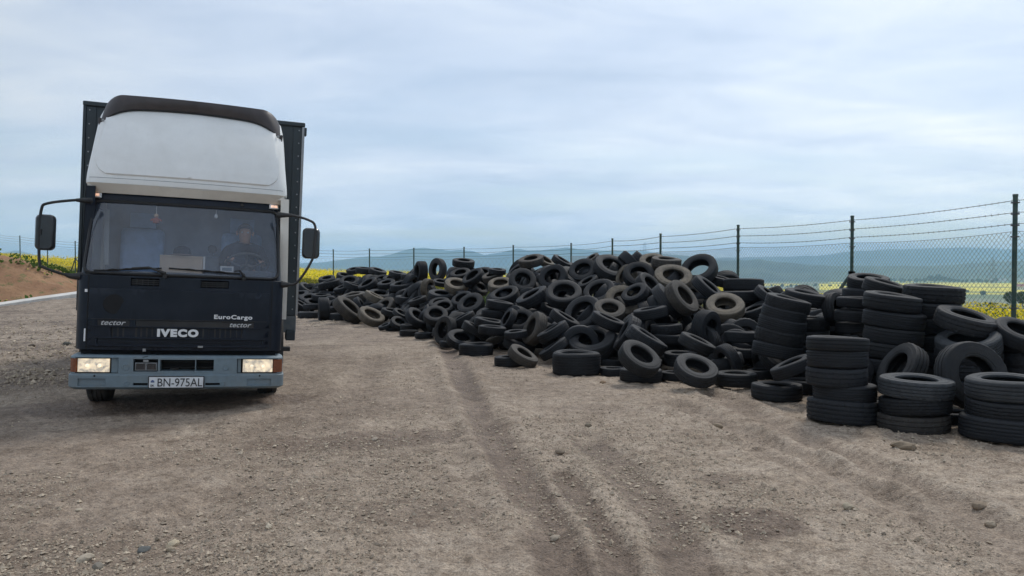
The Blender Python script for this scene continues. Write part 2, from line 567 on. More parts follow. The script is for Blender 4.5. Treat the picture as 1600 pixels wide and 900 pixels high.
c = N.mix(N.ramp(n4, [(.50, 0.), (.66, .9)]), c, N.mix(1., c, (1.5, 1.48, 1.45), 'MULTIPLY'))
c = N.mix(aD, c, N.mix(1., c, (.47, .415, .385), 'MULTIPLY'))  # darkens damp dirt and the painted shade under the truck
land = N.mix(N.ramp(n2, [(.3, 0.), (.7, 1.)]), N.mix(1., aT, (.75, .75, .75), 'MULTIPLY'), N.mix(1., aT, (1.2, 1.2, 1.2), 'MULTIPLY'))
col = N.mix(aY, land, c)
h = N.math('ADD', N.math('MULTIPLY', n3, .6), N.math('ADD', N.math('MULTIPLY', n4, .35), N.math('MULTIPLY', peb, .25)))
bmp = N.new('ShaderNodeBump', i_Strength=1.0, i_Distance=.03, i_Height=h)
bs = N.new('ShaderNodeBsdfPrincipled', i_Base_Color=col, i_Roughness=N.math('SUBTRACT', .95, N.math('MULTIPLY', aD, .30)), i_Normal=bmp.outputs[0])
bs.inputs['Specular IOR Level'].default_value = .3
N.new('ShaderNodeOutputMaterial', i_Surface=bs.outputs[0])

ground = np_mesh("ground", np.stack([X, Y, gz], 1), F, gm, True, kind='structure')
for nm, arr in (('yard', yard), ('damp', damp * yard), ('stony', rough_left)):
    a = ground.data.attributes.new(nm, 'FLOAT', 'POINT'); a.data.foreach_set('value', arr.astype(np.float32))
a = ground.data.attributes.new('tint', 'FLOAT_COLOR', 'POINT')
a.data.foreach_set('color', np.concatenate([tint, np.ones((len(tint), 1))], 1).astype(np.float32).ravel())

# ---- loose gravel
def scatter_rocks(name, pts, rad_, cols, mat, seed, **kw):
    g = np.random.default_rng(seed)
    base = np.array([(1, 0, 0), (-1, 0, 0), (0, 1, 0), (0, -1, 0), (0, 0, 1), (0, 0, -.6)], float)
    tri = np.array([(0, 2, 4), (2, 1, 4), (1, 3, 4), (3, 0, 4), (2, 0, 5), (1, 2, 5), (3, 1, 5), (0, 3, 5)])
    n = len(pts)
    V = np.repeat(base[None], n, 0) * g.uniform(.65, 1.25, (n, 6, 1)) + g.uniform(-.22, .22, (n, 6, 3))
    V = V * g.uniform(.7, 1.3, (n, 1, 3)) * np.array([1, 1, .75])
    t = g.uniform(0, 2 * np.pi, n); cs, sn = np.cos(t), np.sin(t)
    x = V[..., 0] * cs[:, None] - V[..., 1] * sn[:, None]; y = V[..., 0] * sn[:, None] + V[..., 1] * cs[:, None]
    V = np.stack([x, y, V[..., 2]], -1) * rad_[:, None, None] + pts[:, None, :]
    Fq = (tri[None] + (np.arange(n) * 6)[:, None, None]).reshape(-1, 3)
    o = np_mesh(name, V.reshape(-1, 3), Fq, mat, False, **kw)
    a = o.data.attributes.new('tint', 'FLOAT_COLOR', 'POINT')
    cc = np.repeat(np.concatenate([cols, np.ones((n, 1))], 1), 6, 0)
    a.data.foreach_set('color', cc.astype(np.float32).ravel())
    return o


stm = bpy.data.materials.new("stone"); stm.use_nodes = True
N = NT(stm.node_tree); N.n.clear()
at_ = N.new('ShaderNodeAttribute', attribute_name='tint').outputs['Color']
pos = N.new('ShaderNodeNewGeometry').outputs['Position']
cc = N.mix(N.noise(pos, 60., 4), N.mix(1., at_, (.7, .7, .7), 'MULTIPLY'), N.mix(1., at_, (1.25, 1.25, 1.25), 'MULTIPLY'))
bs = N.new('ShaderNodeBsdfPrincipled', i_Base_Color=cc, i_Roughness=.9)
N.new('ShaderNodeOutputMaterial', i_Surface=bs.outputs[0])

g = np.random.default_rng(3)
n = 110000
yy = EYE * FOC / g.uniform(70, 480, n)
xx = (g.uniform(-760, 1560, n) - 800) / FOC * yy
dens = fbm(xx * .8, yy * .8, 91, 3) + .22 * sstep(-5, -9, xx - .1 * yy) * sstep(9, 14, yy)
keep = (dens > g.uniform(.34, .72, n)) & (xx * .83 + yy * .56 < 9.3) & ~((xx > -5.6) & (xx < -2.0 - .1 * (yy - 8)) & (yy > 7.6) & (yy < 17))
xx, yy = xx[keep], yy[keep]; n = len(xx)
sz = np.clip(g.lognormal(np.log(.0068), .45, n), .0035, .022)
sz = sz * np.where((xx - .1 * yy < -7) & (yy > 10), 2.8, 1.0)
tone = g.uniform(0, 1, n)[:, None]
cols = np.array((.27, .215, .160)) * (1 - tone) + np.array((.52, .425, .315)) * tone
cols = cols * g.uniform(.8, 1.15, n)[:, None]
pts = np.stack([xx, yy, ground_z(xx, yy) + sz * .2], 1)
scatter_rocks("gravel", pts, sz, cols, stm, 5, kind='stuff')

# single stones and clods that can be told apart
STONES = [(266, 850, .048, (.54, .48, .37), 'pale cream stone lying on the dirt in the left foreground', 'stone'),
          (262, 858, .026, (.36, .31, .24), 'small brown stone touching the pale cream stone', 'stone'),
          (219, 858, .046, (.12, .13, .135), 'dark grey flat stone beside the pale cream stone', 'stone'),
          (127, 876, .040, (.43, .39, .33), 'flat pale stone at the lower left edge of the yard', 'stone'),
          (148, 885, .034, (.20, .19, .17), 'dark stone near the lower left corner of the yard', 'stone'),
          (417, 828, .030, (.48, .44, .37), 'white stone alone on dark damp dirt below the truck', 'stone'),
          (119, 796, .024, (.45, .41, .34), 'small bright stone on the left foreground dirt', 'stone'),
          (1328, 803, .042, (.40, .36, .29), 'flat tan stone right of the dark puddle', 'stone'),
          (1553, 812, .040, (.38, .33, .27), 'round brown clod in the rut at the far right', 'clod'),
          (1535, 792, .060, (.27, .22, .17), 'lumpy dirt clod on the right hand ridge', 'clod'),
          (1415, 700, .085, (.26, .215, .165), 'big dirt clod in front of the three tyre stack', 'clod'),
          (1122, 664, .060, (.30, .25, .19), 'rounded dirt clod near the foot of the tyre heap', 'clod'),
          (875, 713, .045, (.24, .20, .16), 'small clod between the wheel ruts mid yard', 'clod'),
          (920, 667, .045, (.22, .19, .15), 'dark clod in mid yard below the heap', 'clod'),
          (942, 599, .060, (.30, .22, .15), 'brown broken piece lying in front of the heap', 'debris'),
          (585, 690, .042, (.36, .32, .28), 'pale flat stone on the dark damp patch mid yard', 'stone'),
          (868, 836, .034, (.36, .32, .27), 'pale crushed stone in the middle foreground rut', 'stone'),
          (48, 541, .16, (.16, .135, .11), 'dark lump of earth left of the truck bumper', 'clod'),
          (72, 541, .14, (.15, .125, .10), 'dark lump of earth close to the truck bumper', 'clod'),
          (104, 538, .17, (.10, .10, .09), 'blackish lump of earth beside the truck cab', 'clod')]
for k, (px, py, s, c3, lab, cat) in enumerate(STONES):
    s = s * (.78 if cat == 'stone' else .8) if s < .1 else s * .45
    c3 = tuple(a * b for a, b in zip(c3, (.86, .80, .72)))
    x, y = flat(px, py)
    g2 = random.Random(100 + k)
    bm = bmesh.new(); bmesh.ops.create_icosphere(bm, subdivisions=3, radius=1)
    sx_, sy_, sz_ = g2.uniform(.9, 1.5), g2.uniform(.7, 1.1), g2.uniform(.45, .75)
    sd = g2.uniform(0, 50)
    for v in bm.verts:
        q = v.co * 1.3 + Vector((sd, sd, 0))
        nn = float(fbm(np.array([q.x + q.z * .7]), np.array([q.y - q.z * .6]), k, 3)[0])
        v.co *= .62 + .75 * nn
        v.co = Vector((v.co.x * sx_, v.co.y * sy_, v.co.z * sz_)) * s
    me = bpy.data.meshes.new(cat); bm.to_mesh(me); bm.free()
    me.polygons.foreach_set('use_smooth', [True] * len(me.polygons)); me.set_sharp_from_angle(angle=R(25))
    a = me.attributes.new('tint', 'FLOAT_COLOR', 'POINT'); a.data.foreach_set('color', list((*c3, 1.0)) * len(me.vertices))
    me.materials.append(stm)
    o = bpy.data.objects.new('stone' if cat == 'stone' else 'dirt_clod' if cat == 'clod' else 'broken_piece', me); COL.objects.link(o)
    o.location = (x, y, float(ground_z(x, y)[0]) + s * sz_ * .35); o.rotation_euler = (0, 0, g2.uniform(0, 6))
    props(o, lab, cat, 'loose stones and clods on the yard')

# ---- concrete kerb strip on the left, earth bank behind it
conc = material("pale_concrete", (.62, .60, .56), .85, var=.12, vscale=3., dust=.5, dustcol=(.40, .34, .27), dscale=2., bump=.3, bscale=40)
def gp(px, py, Y):
    p = at(px, py, Y); return p


ka = [gp(-260, 500, 29.4), gp(-120, 488, 30.4), gp(0, 476, 31.3), gp(60, 467, 31.9), gp(122, 458.5, 32.5)]
ka.append(ka[-1] + (ka[-1] - ka[-2]) * 1.5); ka.append(ka[-1] + (ka[-1] - ka[-2]) * 1.5)
m = MB(); secs = []
for i, p in enumerate(ka):
    d = (ka[min(i + 1, len(ka) - 1)] - ka[max(i - 1, 0)]); d.z = 0; d.normalize()
    nrm = Vector((-d.y, d.x, 0))            # away from the yard
    if nrm.y < 0: nrm = -nrm
    b = Vector((p.x, p.y, p.z - .15))
    secs.append([b + nrm * .0 + Vector((0, 0, -.5)), b + Vector((0, 0, .15)), b + nrm * .9 + Vector((0, 0, .24)), b + nrm * .9 + Vector((0, 0, -.5))])
vs = [q for s in secs for q in s]; fs = []
for i in range(len(secs) - 1):
    for k in range(4):
        k2 = (k + 1) % 4
        fs.append((i * 4 + k, i * 4 + k2, i * 4 + 4 + k2, i * 4 + 4 + k))
m.add(vs, fs); m.build("concrete_kerb", conc, bevel=.02, kind='structure')

bank_m = bpy.data.materials.new("bank_earth"); bank_m.use_nodes = True
N = NT(bank_m.node_tree); N.n.clear()
pos = N.new('ShaderNodeNewGeometry').outputs['Position']
c = N.mix(N.ramp(N.noise(pos, .8, 5, .6), [(.35, 0.), (.65, 1.)]), (.24, .125, .065), (.37, .215, .115))
c = N.mix(N.ramp(N.noise(pos, 2.1, 5, .65), [(.56, 0.), (.66, .8)]), c, (.10, .13, .04))
c = N.mix(N.ramp(N.noise(pos, 9., 4, .6), [(.3, .6), (.5, 0.)]), c, N.mix(1., c, (.6, .6, .6), 'MULTIPLY'))
bmp = N.new('ShaderNodeBump', i_Strength=.8, i_Distance=.06, i_Height=N.noise(pos, 7., 6, .65))
bs = N.new('ShaderNodeBsdfPrincipled', i_Base_Color=c, i_Roughness=.95, i_Normal=bmp.outputs[0])
N.new('ShaderNodeOutputMaterial', i_Surface=bs.outputs[0])
k0, k1 = ka[2], ka[4]
bd = Vector((k1.x - k0.x, k1.y - k0.y, 0)); BL = bd.length; bd.normalize()
bn = Vector((-bd.y, bd.x, 0)); bn = -bn if bn.y < 0 else bn
us = np.linspace(-22, BL + 5, 150); ws = np.linspace(.95, 9.5, 70)
U, Wd = np.meshgrid(us, ws)
bx = k0.x + U * bd.x + Wd * bn.x; by = k0.y + U * bd.y + Wd * bn.y
hgt = np.interp(U, [-22, -6, 0, BL * .5, BL, BL + 2, BL + 5], [2.9, 2.35, 1.78, 1.18, .58, .36, .06])
prof = sstep(.9, 4.6, Wd) * (1 - .85 * sstep(5.5, 9.5, Wd))
bz = zfield(bx, by) + hgt * prof + (fbm(bx * .7, by * .7, 33, 4) - .5) * .6 * prof + (fbm(bx * 3, by * 3, 35, 3) - .5) * .30 * np.minimum(1, prof * 3) - .06 * (1 - np.minimum(1, prof * 6))
ii = np.arange(U.size).reshape(U.shape)
Fb = np.stack([ii[:-1, :-1], ii[:-1, 1:], ii[1:, 1:], ii[1:, :-1]], -1).reshape(-1, 4)
np_mesh("earth_bank", np.stack([bx.ravel(), by.ravel(), bz.ravel()], 1), Fb, bank_m, True, kind='structure')


# ---- leaves, blossoms: many small faces
def leafmat(name, col, var=.35):
    m = bpy.data.materials.new(name); m.use_nodes = True
    N = NT(m.node_tree); N.n.clear()
    pos = N.new('ShaderNodeNewGeometry').outputs['Position']
    k = N.ramp(N.noise(pos, 3., 4, .7), [(.3, 0.), (.7, 1.)])
    c = N.mix(k, tuple(x * (1 - var) for x in col), tuple(min(1, x * (1 + var)) for x in col))
    d = N.new('ShaderNodeBsdfDiffuse', i_Color=c)
    t = N.new('ShaderNodeBsdfTranslucent', i_Color=c)
    mx = N.new('ShaderNodeMixShader', i_0=.3, i_1=d.outputs[0], i_2=t.outputs[0])
    N.new('ShaderNodeOutputMaterial', i_Surface=mx.outputs[0])
    return m


def quads(P, size, seed, up=.0):
    g = np.random.default_rng(seed); n = len(P)
    a = g.normal(size=(n, 3)); a[:, 2] += up; a /= np.linalg.norm(a, axis=1)[:, None]
    b = np.cross(a, g.normal(size=(n, 3))); b /= np.linalg.norm(b, axis=1)[:, None]
    c = np.cross(a, b)
    s = (size * g.uniform(.6, 1.3, n))[:, None]
    V = np.stack([P - b * s, P - c * s * .6, P + b * s, P + c * s * .6], 1).reshape(-1, 3)
    return V, np.arange(n * 4).reshape(n, 4)


rape_m = leafmat("rape_blossom", (.80, .65, .03), .2)
rleaf_m = leafmat("rape_leaf", (.11, .17, .035), .4)
# crop canopy as one sheet with a ragged top, then blossoms and leaves standing out of it
pa = np.radians(np.arange(-48, 52, .16)); tt = np.linspace(0, 1, 120) ** 2.2
PA, TT = np.meshgrid(pa, tt)
s_ = np.tan(np.clip(PA, -.87, .87))
r0 = r_fence(PA) + 1.3 + .5 * vnoise(PA * 160, PA * 0, 6)
r0 = np.where(PA < -.52, np.maximum(r0, 52), r0)
r1_ = np.maximum(r_edge(s_), r0 + 8)
CR = r0 * (r1_ / r0) ** TT
cxx = CR * np.sin(PA); cyy = CR * np.cos(PA)
low = np.interp(s_, [-.3, .3], [1.0, .82])
czz = zfield(cxx, cyy) + low * (.88 + .30 * (fbm(cxx * .9, cyy * .9, 44, 3) - .5) + .22 * (fbm(cxx * 4, cyy * 4, 46, 2) - .5))
czz[0] = zfield(cxx[0], cyy[0]) - .05
czz[1] = zfield(cxx[1], cyy[1]) + .45
czz[-1] = zfield(cxx[-1], cyy[-1]) - .3
ii = np.arange(PA.size).reshape(PA.shape)
Fc = np.stack([ii[:-1, :-1], ii[:-1, 1:], ii[1:, 1:], ii[1:, :-1]], -1).reshape(-1, 4)[:, ::-1]
canm = bpy.data.materials.new("rape_canopy"); canm.use_nodes = True
N = NT(canm.node_tree); N.n.clear()
pos = N.new('ShaderNodeNewGeometry').outputs['Position']
k = N.math('ADD', N.math('MULTIPLY', N.noise(pos, 11., 6, .75), .7), N.math('MULTIPLY', N.noise(pos, .25, 3, .5), .3))
c = N.mix(N.ramp(k, [(.36, 0.), (.48, 1.)]), (.26, .25, .03), (.74, .61, .03))
st = N.new('ShaderNodeAttribute', attribute_name='stem').outputs['Fac']
c = N.mix(st, c, N.mix(N.noise(pos, 6., 4, .6), (.05, .085, .02), (.13, .19, .045)))
bmp = N.new('ShaderNodeBump', i_Strength=1., i_Distance=.12, i_Height=N.noise(pos, 8., 5, .7))
bs = N.new('ShaderNodeBsdfPrincipled', i_Base_Color=c, i_Roughness=.9, i_Normal=bmp.outputs[0])
N.new('ShaderNodeOutputMaterial', i_Surface=bs.outputs[0])
g = np.random.default_rng(12)
n = 170000
qa = np.radians(g.uniform(-46, 50, n)); qt = g.uniform(0, 1, n) ** 1.6
qs = np.tan(np.clip(qa, -.87, .87)); q0 = r_fence(qa) + 1.0
q0 = np.where(qa < -.52, np.maximum(q0, 51), q0); q1 = np.minimum(np.maximum(r_edge(qs), q0 + 8), 110)
qr = q0 * (q1 / q0) ** qt
qx = qr * np.sin(qa); qy = qr * np.cos(qa)
hh = g.beta(3.2, 1.3, n) * 1.18 * np.interp(qs, [-.3, .3], [1.0, .85])
Pq = np.stack([qx, qy, zfield(qx, qy) + hh], 1)
yel = (hh > .72 + .2 * g.normal(size=n)) & (g.uniform(size=n) < .9)
Vq, Fq = quads(Pq, .021 * (qr / 14) ** .5, 13, .5)
nb = PA.size
rape_o = np_mesh("rapeseed_field", np.concatenate([np.stack([cxx.ravel(), cyy.ravel(), czz.ravel()], 1), Vq]),
        np.concatenate([Fc, Fq + nb]), [canm, rape_m, rleaf_m], False,
        mi=np.concatenate([np.zeros(len(Fc)), np.where(yel, 1, 2)]), kind='stuff')
stem = np.zeros(PA.shape); stem[:2] = 1; stem[2:4] = .5
a = rape_o.data.attributes.new('stem', 'FLOAT', 'POINT'); a.data.foreach_set('value', np.concatenate([stem.ravel(), np.zeros(len(Vq))]).astype(np.float32))

# weeds with yellow flowers on the bank, rough grass at its foot
n = 9000
u = g.uniform(-4, BL + 3, n); wd = g.uniform(.9, 9, n)
x = k0.x + u * bd.x + wd * bn.x; y = k0.y + u * bd.y + wd * bn.y
hg = np.interp(u, [-22, -6, 0, BL * .5, BL, BL + 2, BL + 5], [2.9, 2.35, 1.78, 1.18, .58, .36, .06])
pf = sstep(.9, 4.6, wd) * (1 - .85 * sstep(5.5, 9.5, wd))
patch = fbm(x * .45, y * .45, 77, 3)
keep = ((patch > .50) & (g.uniform(size=n) < .7)) | ((wd > 5.4) & (u > BL * .3)) | ((u > BL * .9) & (wd > 3.5)) | ((wd < 1.3) & (patch > .55))
x, y, hg, pf, wd = x[keep], y[keep], hg[keep], pf[keep], wd[keep]; n = len(x)
z = zfield(x, y) + hg * pf + g.uniform(0, .38, n)
yel = g.uniform(size=n) < .22
Vw, Fw = quads(np.stack([x, y, z], 1), np.where(yel, .055, .10), 21)
flower_m = leafmat("weed_flower", (.72, .66, .16), .25)
grass_m = leafmat("weed_leaf", (.085, .14, .035), .4)
np_mesh("flowering_weeds", Vw, Fw, [flower_m, grass_m], False, mi=np.where(yel, 0, 1), kind='stuff')


# ---- hills
hill_m = bpy.data.materials.new("wooded_hill"); hill_m.use_nodes = True
N = NT(hill_m.node_tree); N.n.clear()
pos = N.new('ShaderNodeNewGeometry').outputs['Position']
c = N.mix(N.ramp(N.noise(pos, .0022, 6, .65), [(.42, 0.), (.58, 1.)]), (.030, .048, .026), (.085, .105, .05))
bs = N.new('ShaderNodeBsdfPrincipled', i_Base_Color=c, i_Roughness=1.0)
N.new('ShaderNodeOutputMaterial', i_Surface=bs.outputs[0])


def ridge(name, prof, dist, seed, wig):
    px = np.arange(prof[0][0], prof[-1][0] + 1, 4.0)
    yv = np.interp(px, [p[0] for p in prof], [p[1] for p in prof])
    yv = yv + (fbm(px / 16.0, px * 0, seed, 3) - .5) * 2.4
    t = np.concatenate([np.linspace(-1, 0, 22), np.linspace(0.06, .7, 8)])
    V = []
    for tt_ in t:
        D = dist * (1 + .22 * tt_) * (1 + .03 * (fbm(px / 50, px * 0 + 3, seed + 1, 2) - .5))
        xx = (px - 800) / FOC * D
        crest = EYE + (HORIZ - yv) / FOC * D
        sh = 1 - abs(tt_) ** 1.15 if tt_ < 0 else 1 - (tt_ / .7) ** 1.4
        zz = -70 + (crest + 70) * sh
        zz = zz + (fbm(xx / (dist * .035), D / (dist * .06) + px * 0, seed + 2, 4) - .5) * wig * min(1, 2.2 * abs(tt_)) * (sh > .02)
        V.append(np.stack([xx, D, zz], 1))
    V = np.stack(V); ii = np.arange(V.shape[0] * V.shape[1]).reshape(V.shape[:2])
    Fh = np.stack([ii[:-1, :-1], ii[:-1, 1:], ii[1:, 1:], ii[1:, :-1]], -1).reshape(-1, 4)
    np_mesh(name, V.reshape(-1, 3), Fh, hill_m, True, kind='structure')


ridge("mountain_range", [(-500, 412), (-200, 408), (-60, 400), (0, 396), (25, 391), (50, 396), (100, 410), (300, 414), (494, 411), (561, 402), (608, 399), (639, 389.5), (662, 386.6),
                        (696, 390.6), (737, 391.6), (757, 398.5), (775, 396), (797, 391), (811, 388), (824, 391), (848, 390.6), (885, 386.6), (912, 390), (943, 392),
                        (1000, 392), (1033, 396), (1100, 402), (1180, 408), (1300, 414), (1450, 420)], 9000, 3, 90)
ridge("blue_ridge", [(950, 418), (1040, 409), (1100, 404), (1203, 401), (1275, 400), (1325, 393), (1365, 391), (1412, 389.5), (1506, 386.5), (1569, 389), (1700, 392), (1900, 400)], 11400, 13, 90)
ridge("wooded_hills", [(380, 428), (500, 424), (640, 421), (760, 419), (900, 416), (1000, 411), (1100, 405.6), (1131, 407), (1187, 405.6), (1225, 410), (1275, 415), (1381, 415.6), (1475, 415),
                      (1530, 410), (1600, 407), (1800, 404), (2100, 410)], 5600, 7, 40)

# ================================================================== the truck
TRUCK = Matrix.Translation((-3.497, 8.004, 0)) @ Matrix.Rotation(R(18.80), 4, 'Z') @ Matrix.Rotation(R(2.4635), 4, 'Y')
truck = empty("truck", TRUCK, label="dark blue box truck with white roof fairing and lit headlights facing us", cat="truck")

navy = material("navy_paint", (.0030, .0068, .0150), .36, var=.12, dust=.15, dustcol=(.07, .08, .10), dscale=2.2, streak=.6, spec=.28, coat=.05)
navy2 = material("navy_hatch_paint", (.0027, .0062, .0140), .34, var=.12, dust=.13, dustcol=(.07, .08, .10), dscale=3.1, streak=.6, spec=.28, coat=.05)
black = material("black_plastic", (.012, .012, .013), .55, var=.2, dust=.25, dustcol=(.12, .11, .10))
deep = material("dark_cavity", (.006, .006, .007), .8)
rubber = material("rubber_seal", (.014, .014, .015), .6)
white = material("white_gelcoat", (.82, .82, .80), .38, var=.03, dust=.30, dustcol=(.55, .53, .48), dscale=1.6, coat=.15, streak=.5)
cream = material("cream_paint", (.78, .74, .67), .45, var=.05, dust=.3, dustcol=(.38, .34, .28), dscale=2)
visor_m = material("brown_grey_visor", (.045, .036, .036), .5, var=.2, vscale=9, dust=.35, dustcol=(.11, .095, .09), dscale=2.5)
grey = material("bumper_grey_blue", (.155, .205, .235), .55, var=.10, vscale=14, dust=.55, dustcol=(.19, .19, .175), dscale=3.5, bump=.05, bscale=200)
boxm = material("dark_box_panel", (.020, .030, .036), .5, var=.15, dust=.3, dustcol=(.06, .07, .075), dscale=1.2, streak=.6)
alu = material("aluminium_rail", (.30, .31, .32), .45, metal=.6, var=.15, dust=.3)
steelm = material("chassis_black", (.018, .017, .016), .75, var=.3, dust=.5, dustcol=(.14, .12, .10))
rub = material("truck_tyre_rubber", (.022, .021, .021), .85, var=.25, dust=.6, dustcol=(.16, .14, .115), dscale=5)
letter_m = material("white_letters", (.74, .74, .74), .4, var=.04)
grille_txt = material("grey_letters", (.50, .50, .50), .4, var=.04)
plate_w = material("plate_white", (.72, .73, .74), .45, var=.04, dust=.25, dscale=9)
orange = material("orange_lens", (.20, .065, .03), .25, var=.2, vscale=60)
cloth = material("seat_cloth", (.30, .44, .66), .9, var=.2)
dashm = material("dash_plastic", (.085, .10, .12), .75, var=.15)
chrome = material("lamp_reflector", (.55, .55, .53), .25, metal=.8, var=.3, vscale=40)


def glassmat(name, tint, dust_sheen, fac=1.5):
    m = bpy.data.materials.new(name); m.use_nodes = True
    N = NT(m.node_tree); N.n.clear()
    fr = N.new('ShaderNodeFresnel', i_IOR=fac)
    tr = N.new('ShaderNodeBsdfTransparent', i_Color=tint)
    gl = N.new('ShaderNodeBsdfGlossy', i_Color=(1, 1, 1), i_Roughness=.03)
    t = N.new('ShaderNodeTexCoord')
    df = N.new('ShaderNodeBsdfDiffuse', i_Color=(.36, .44, .58))  # dust film, its blue tint a sky reflection painted into the colour
    dn = N.ramp(N.noise(t.outputs['Object'], 2.6, 5, .6, .5), [(.3, .4), (.75, 1.5)])
    a = N.new('ShaderNodeMixShader', i_0=N.math('MULTIPLY', dn, dust_sheen), i_1=tr.outputs[0], i_2=df.outputs[0])
    b = N.new('ShaderNodeMixShader', i_0=N.math('MULTIPLY', fr.outputs[0], 1.6, clamp=True), i_1=a.outputs[0], i_2=gl.outputs[0])
    N.new('ShaderNodeOutputMaterial', i_Surface=b.outputs[0])
    return m


glass = glassmat("windscreen_glass", (.97, .98, 1.0), .105)
dglass = glassmat("dark_glass", (.85, .88, .9), .05)


def lampmat(name, col, lo, hi, scale):
    m = bpy.data.materials.new(name); m.use_nodes = True
    N = NT(m.node_tree); N.n.clear()
    t = N.new('ShaderNodeTexCoord')
    n = N.noise(t.outputs['Object'], scale, 4, .6, .6)
    k = N.ramp(n, [(.36, 0.), (.62, 1.)])
    p = N.new('ShaderNodeBsdfPrincipled', i_Base_Color=(.6, .58, .54), i_Roughness=.15)
    p.inputs['Emission Color'].default_value = (*col, 1)
    N.l.new(N.math('ADD', lo, N.math('MULTIPLY', k, hi - lo)), p.inputs['Emission Strength'])
    N.new('ShaderNodeOutputMaterial', i_Surface=p.outputs[0])
    return m


lamp_lit = lampmat("lit_headlight", (1.0, .78, .48), .08, .62, 16)
lamp_bulb = lampmat("lit_bulb", (1.0, .84, .58), .55, .9, 10)
lamp_mark = lampmat("lit_marker", (1.0, .55, .35), .2, .9, 60)


def T2(base, w, bow, rc):
    """plan curve of a cab section: t runs across the front and round the corners"""
    def f(t, off=0.0):
        s = 1 if t >= 0 else -1
        a = abs(t); L = w - rc
        if a <= L:
            n = Vector((2 * bow * t / (w * w), -1, 0)).normalized()
            return Vector((t, base + bow * (t / w) ** 2, 0)) + n * off
        th = min((a - L) / rc, math.pi / 2)
        vb = base + bow * (L / w) ** 2
        p = Vector((L + rc * math.sin(th), vb + rc * (1 - math.cos(th)), 0))
        n = Vector((math.sin(th), -math.cos(th), 0))
        ext = a - L - rc * math.pi / 2
        if ext > 0: p = p + Vector((0, ext, 0))
        p = p + n * off
        return Vector((p.x * s, p.y, 0))
    return f


def holed(S, us, zs, holes, mb, inner=None):
    """surface S(u, z, off) tiled over us x zs leaving rectangular openings (u0,u1,z0,z1,depth) with walls and a back"""
    us = sorted(set([round(u, 5) for u in us] + [round(h[k], 5) for h in holes for k in (0, 1)]))
    zs = sorted(set([round(z, 5) for z in zs] + [round(h[k], 5) for h in holes for k in (2, 3)]))
    vs = [S(u, z, 0) for z in zs for u in us]; n = len(us); fs = []
    for j in range(len(zs) - 1):
        for i in range(n - 1):
            uc, zc_ = (us[i] + us[i + 1]) / 2, (zs[j] + zs[j + 1]) / 2
            if any(h[0] < uc < h[1] and h[2] < zc_ < h[3] for h in holes): continue
            fs.append((j * n + i, j * n + i + 1, (j + 1) * n + i + 1, (j + 1) * n + i))
    mb.add(vs, fs)
    for h in holes:
        u0, u1, z0, z1, d = h[:5]
        uu = [u for u in us if u0 - 1e-6 <= u <= u1 + 1e-6]; zz = [z for z in zs if z0 - 1e-6 <= z <= z1 + 1e-6]
        for za in (z0, z1):
            mb.add([S(u, za, 0) for u in uu] + [S(u, za, -d) for u in uu], [(i, i + 1, len(uu) + i + 1, len(uu) + i) for i in range(len(uu) - 1)])
        for ua in (u0, u1):
            mb.add([S(ua, z, 0) for z in zz] + [S(ua, z, -d) for z in zz], [(i, i + 1, len(zz) + i + 1, len(zz) + i) for i in range(len(zz) - 1)])
        b = mb
        if inner is not None:
            b = MB(); inner.append(b)
        b.add([S(u, z, -d) for z in zz for u in uu], [(j * len(uu) + i, j * len(uu) + i + 1, (j + 1) * len(uu) + i + 1, (j + 1) * len(uu) + i) for j in range(len(zz) - 1) for i in range(len(uu) - 1)])


def slab(S, u0, u1, z0, z1, off, mb, th=.02, nu=16, nz=6):
    us = np.linspace(u0, u1, nu); zs = np.linspace(z0, z1, nz)
    mb.grid(lambda a, b: S(a, b, off), us, zs)
    mb.grid(lambda a, b: S(a, b, off - th), us, zs, True)
    for za in (z0, z1): mb.grid(lambda a, b: S(a, za, off - th * b), us, [0, 1])
    for ua in (u0, u1): mb.grid(lambda b, a: S(ua, a, off - th * b), [0, 1], zs)


lin = np.linspace
# ---- lower cab front
CW = 1.02
def cabS(t, z, off=0.0):
    base = .10 + .02 * (z - .64) / .78
    p = T2(base, CW, .045, .15)(t, off); p.z = z; return p


q = MB(); inn = []
TM = CW - .15 + .15 * math.pi / 2 + .16
holed(cabS, lin(-TM, TM, 57), lin(.655, 1.425, 9), [(-.506, -.237, 1.326, 1.405, .05), (.171, .449, 1.326, 1.405, .05)], q, inn)
q.grid(lambda a, b: cabS(a, 1.425, -.09 * b), lin(-TM, TM, 57), [0, 1])
q.grid(lambda a, b: cabS(a, .655, -.09 * b), lin(-TM, TM, 57), [0, 1])
front = q.build("front_panel", navy, truck, bevel=.006)
for b in inn: b.build("vent_cavity", deep, front)
for u0, u1 in ((-.506, -.237), (.171, .449)):
    q = MB()
    for z in (1.345, 1.365, 1.385): slab(cabS, u0 + .004, u1 - .004, z - .005, z + .005, -.014, q, .02, 5, 2)
    for k in range(1, 5): u = u0 + (u1 - u0) * k / 5; slab(cabS, u - .003, u + .003, 1.328, 1.403, -.016, q, .015, 2, 2)
    q.build("air_vent", black, truck)
# corner seams
for s in (-1, 1):
    q = MB(); slab(cabS, s * .90 - .005, s * .90 + .005, .66, 1.42, .0015, q, .01, 3, 9); q.build("seam", deep, front)
q = MB(); slab(cabS, -.93, -.905, 1.245, 1.275, .010, q, .012, 3, 3); q.build("latch", letter_m, truck)
q = MB(); slab(cabS, -.925, -.91, .74, .87, .006, q, .012, 3, 3); q.build("reflective_strip", letter_m, truck)
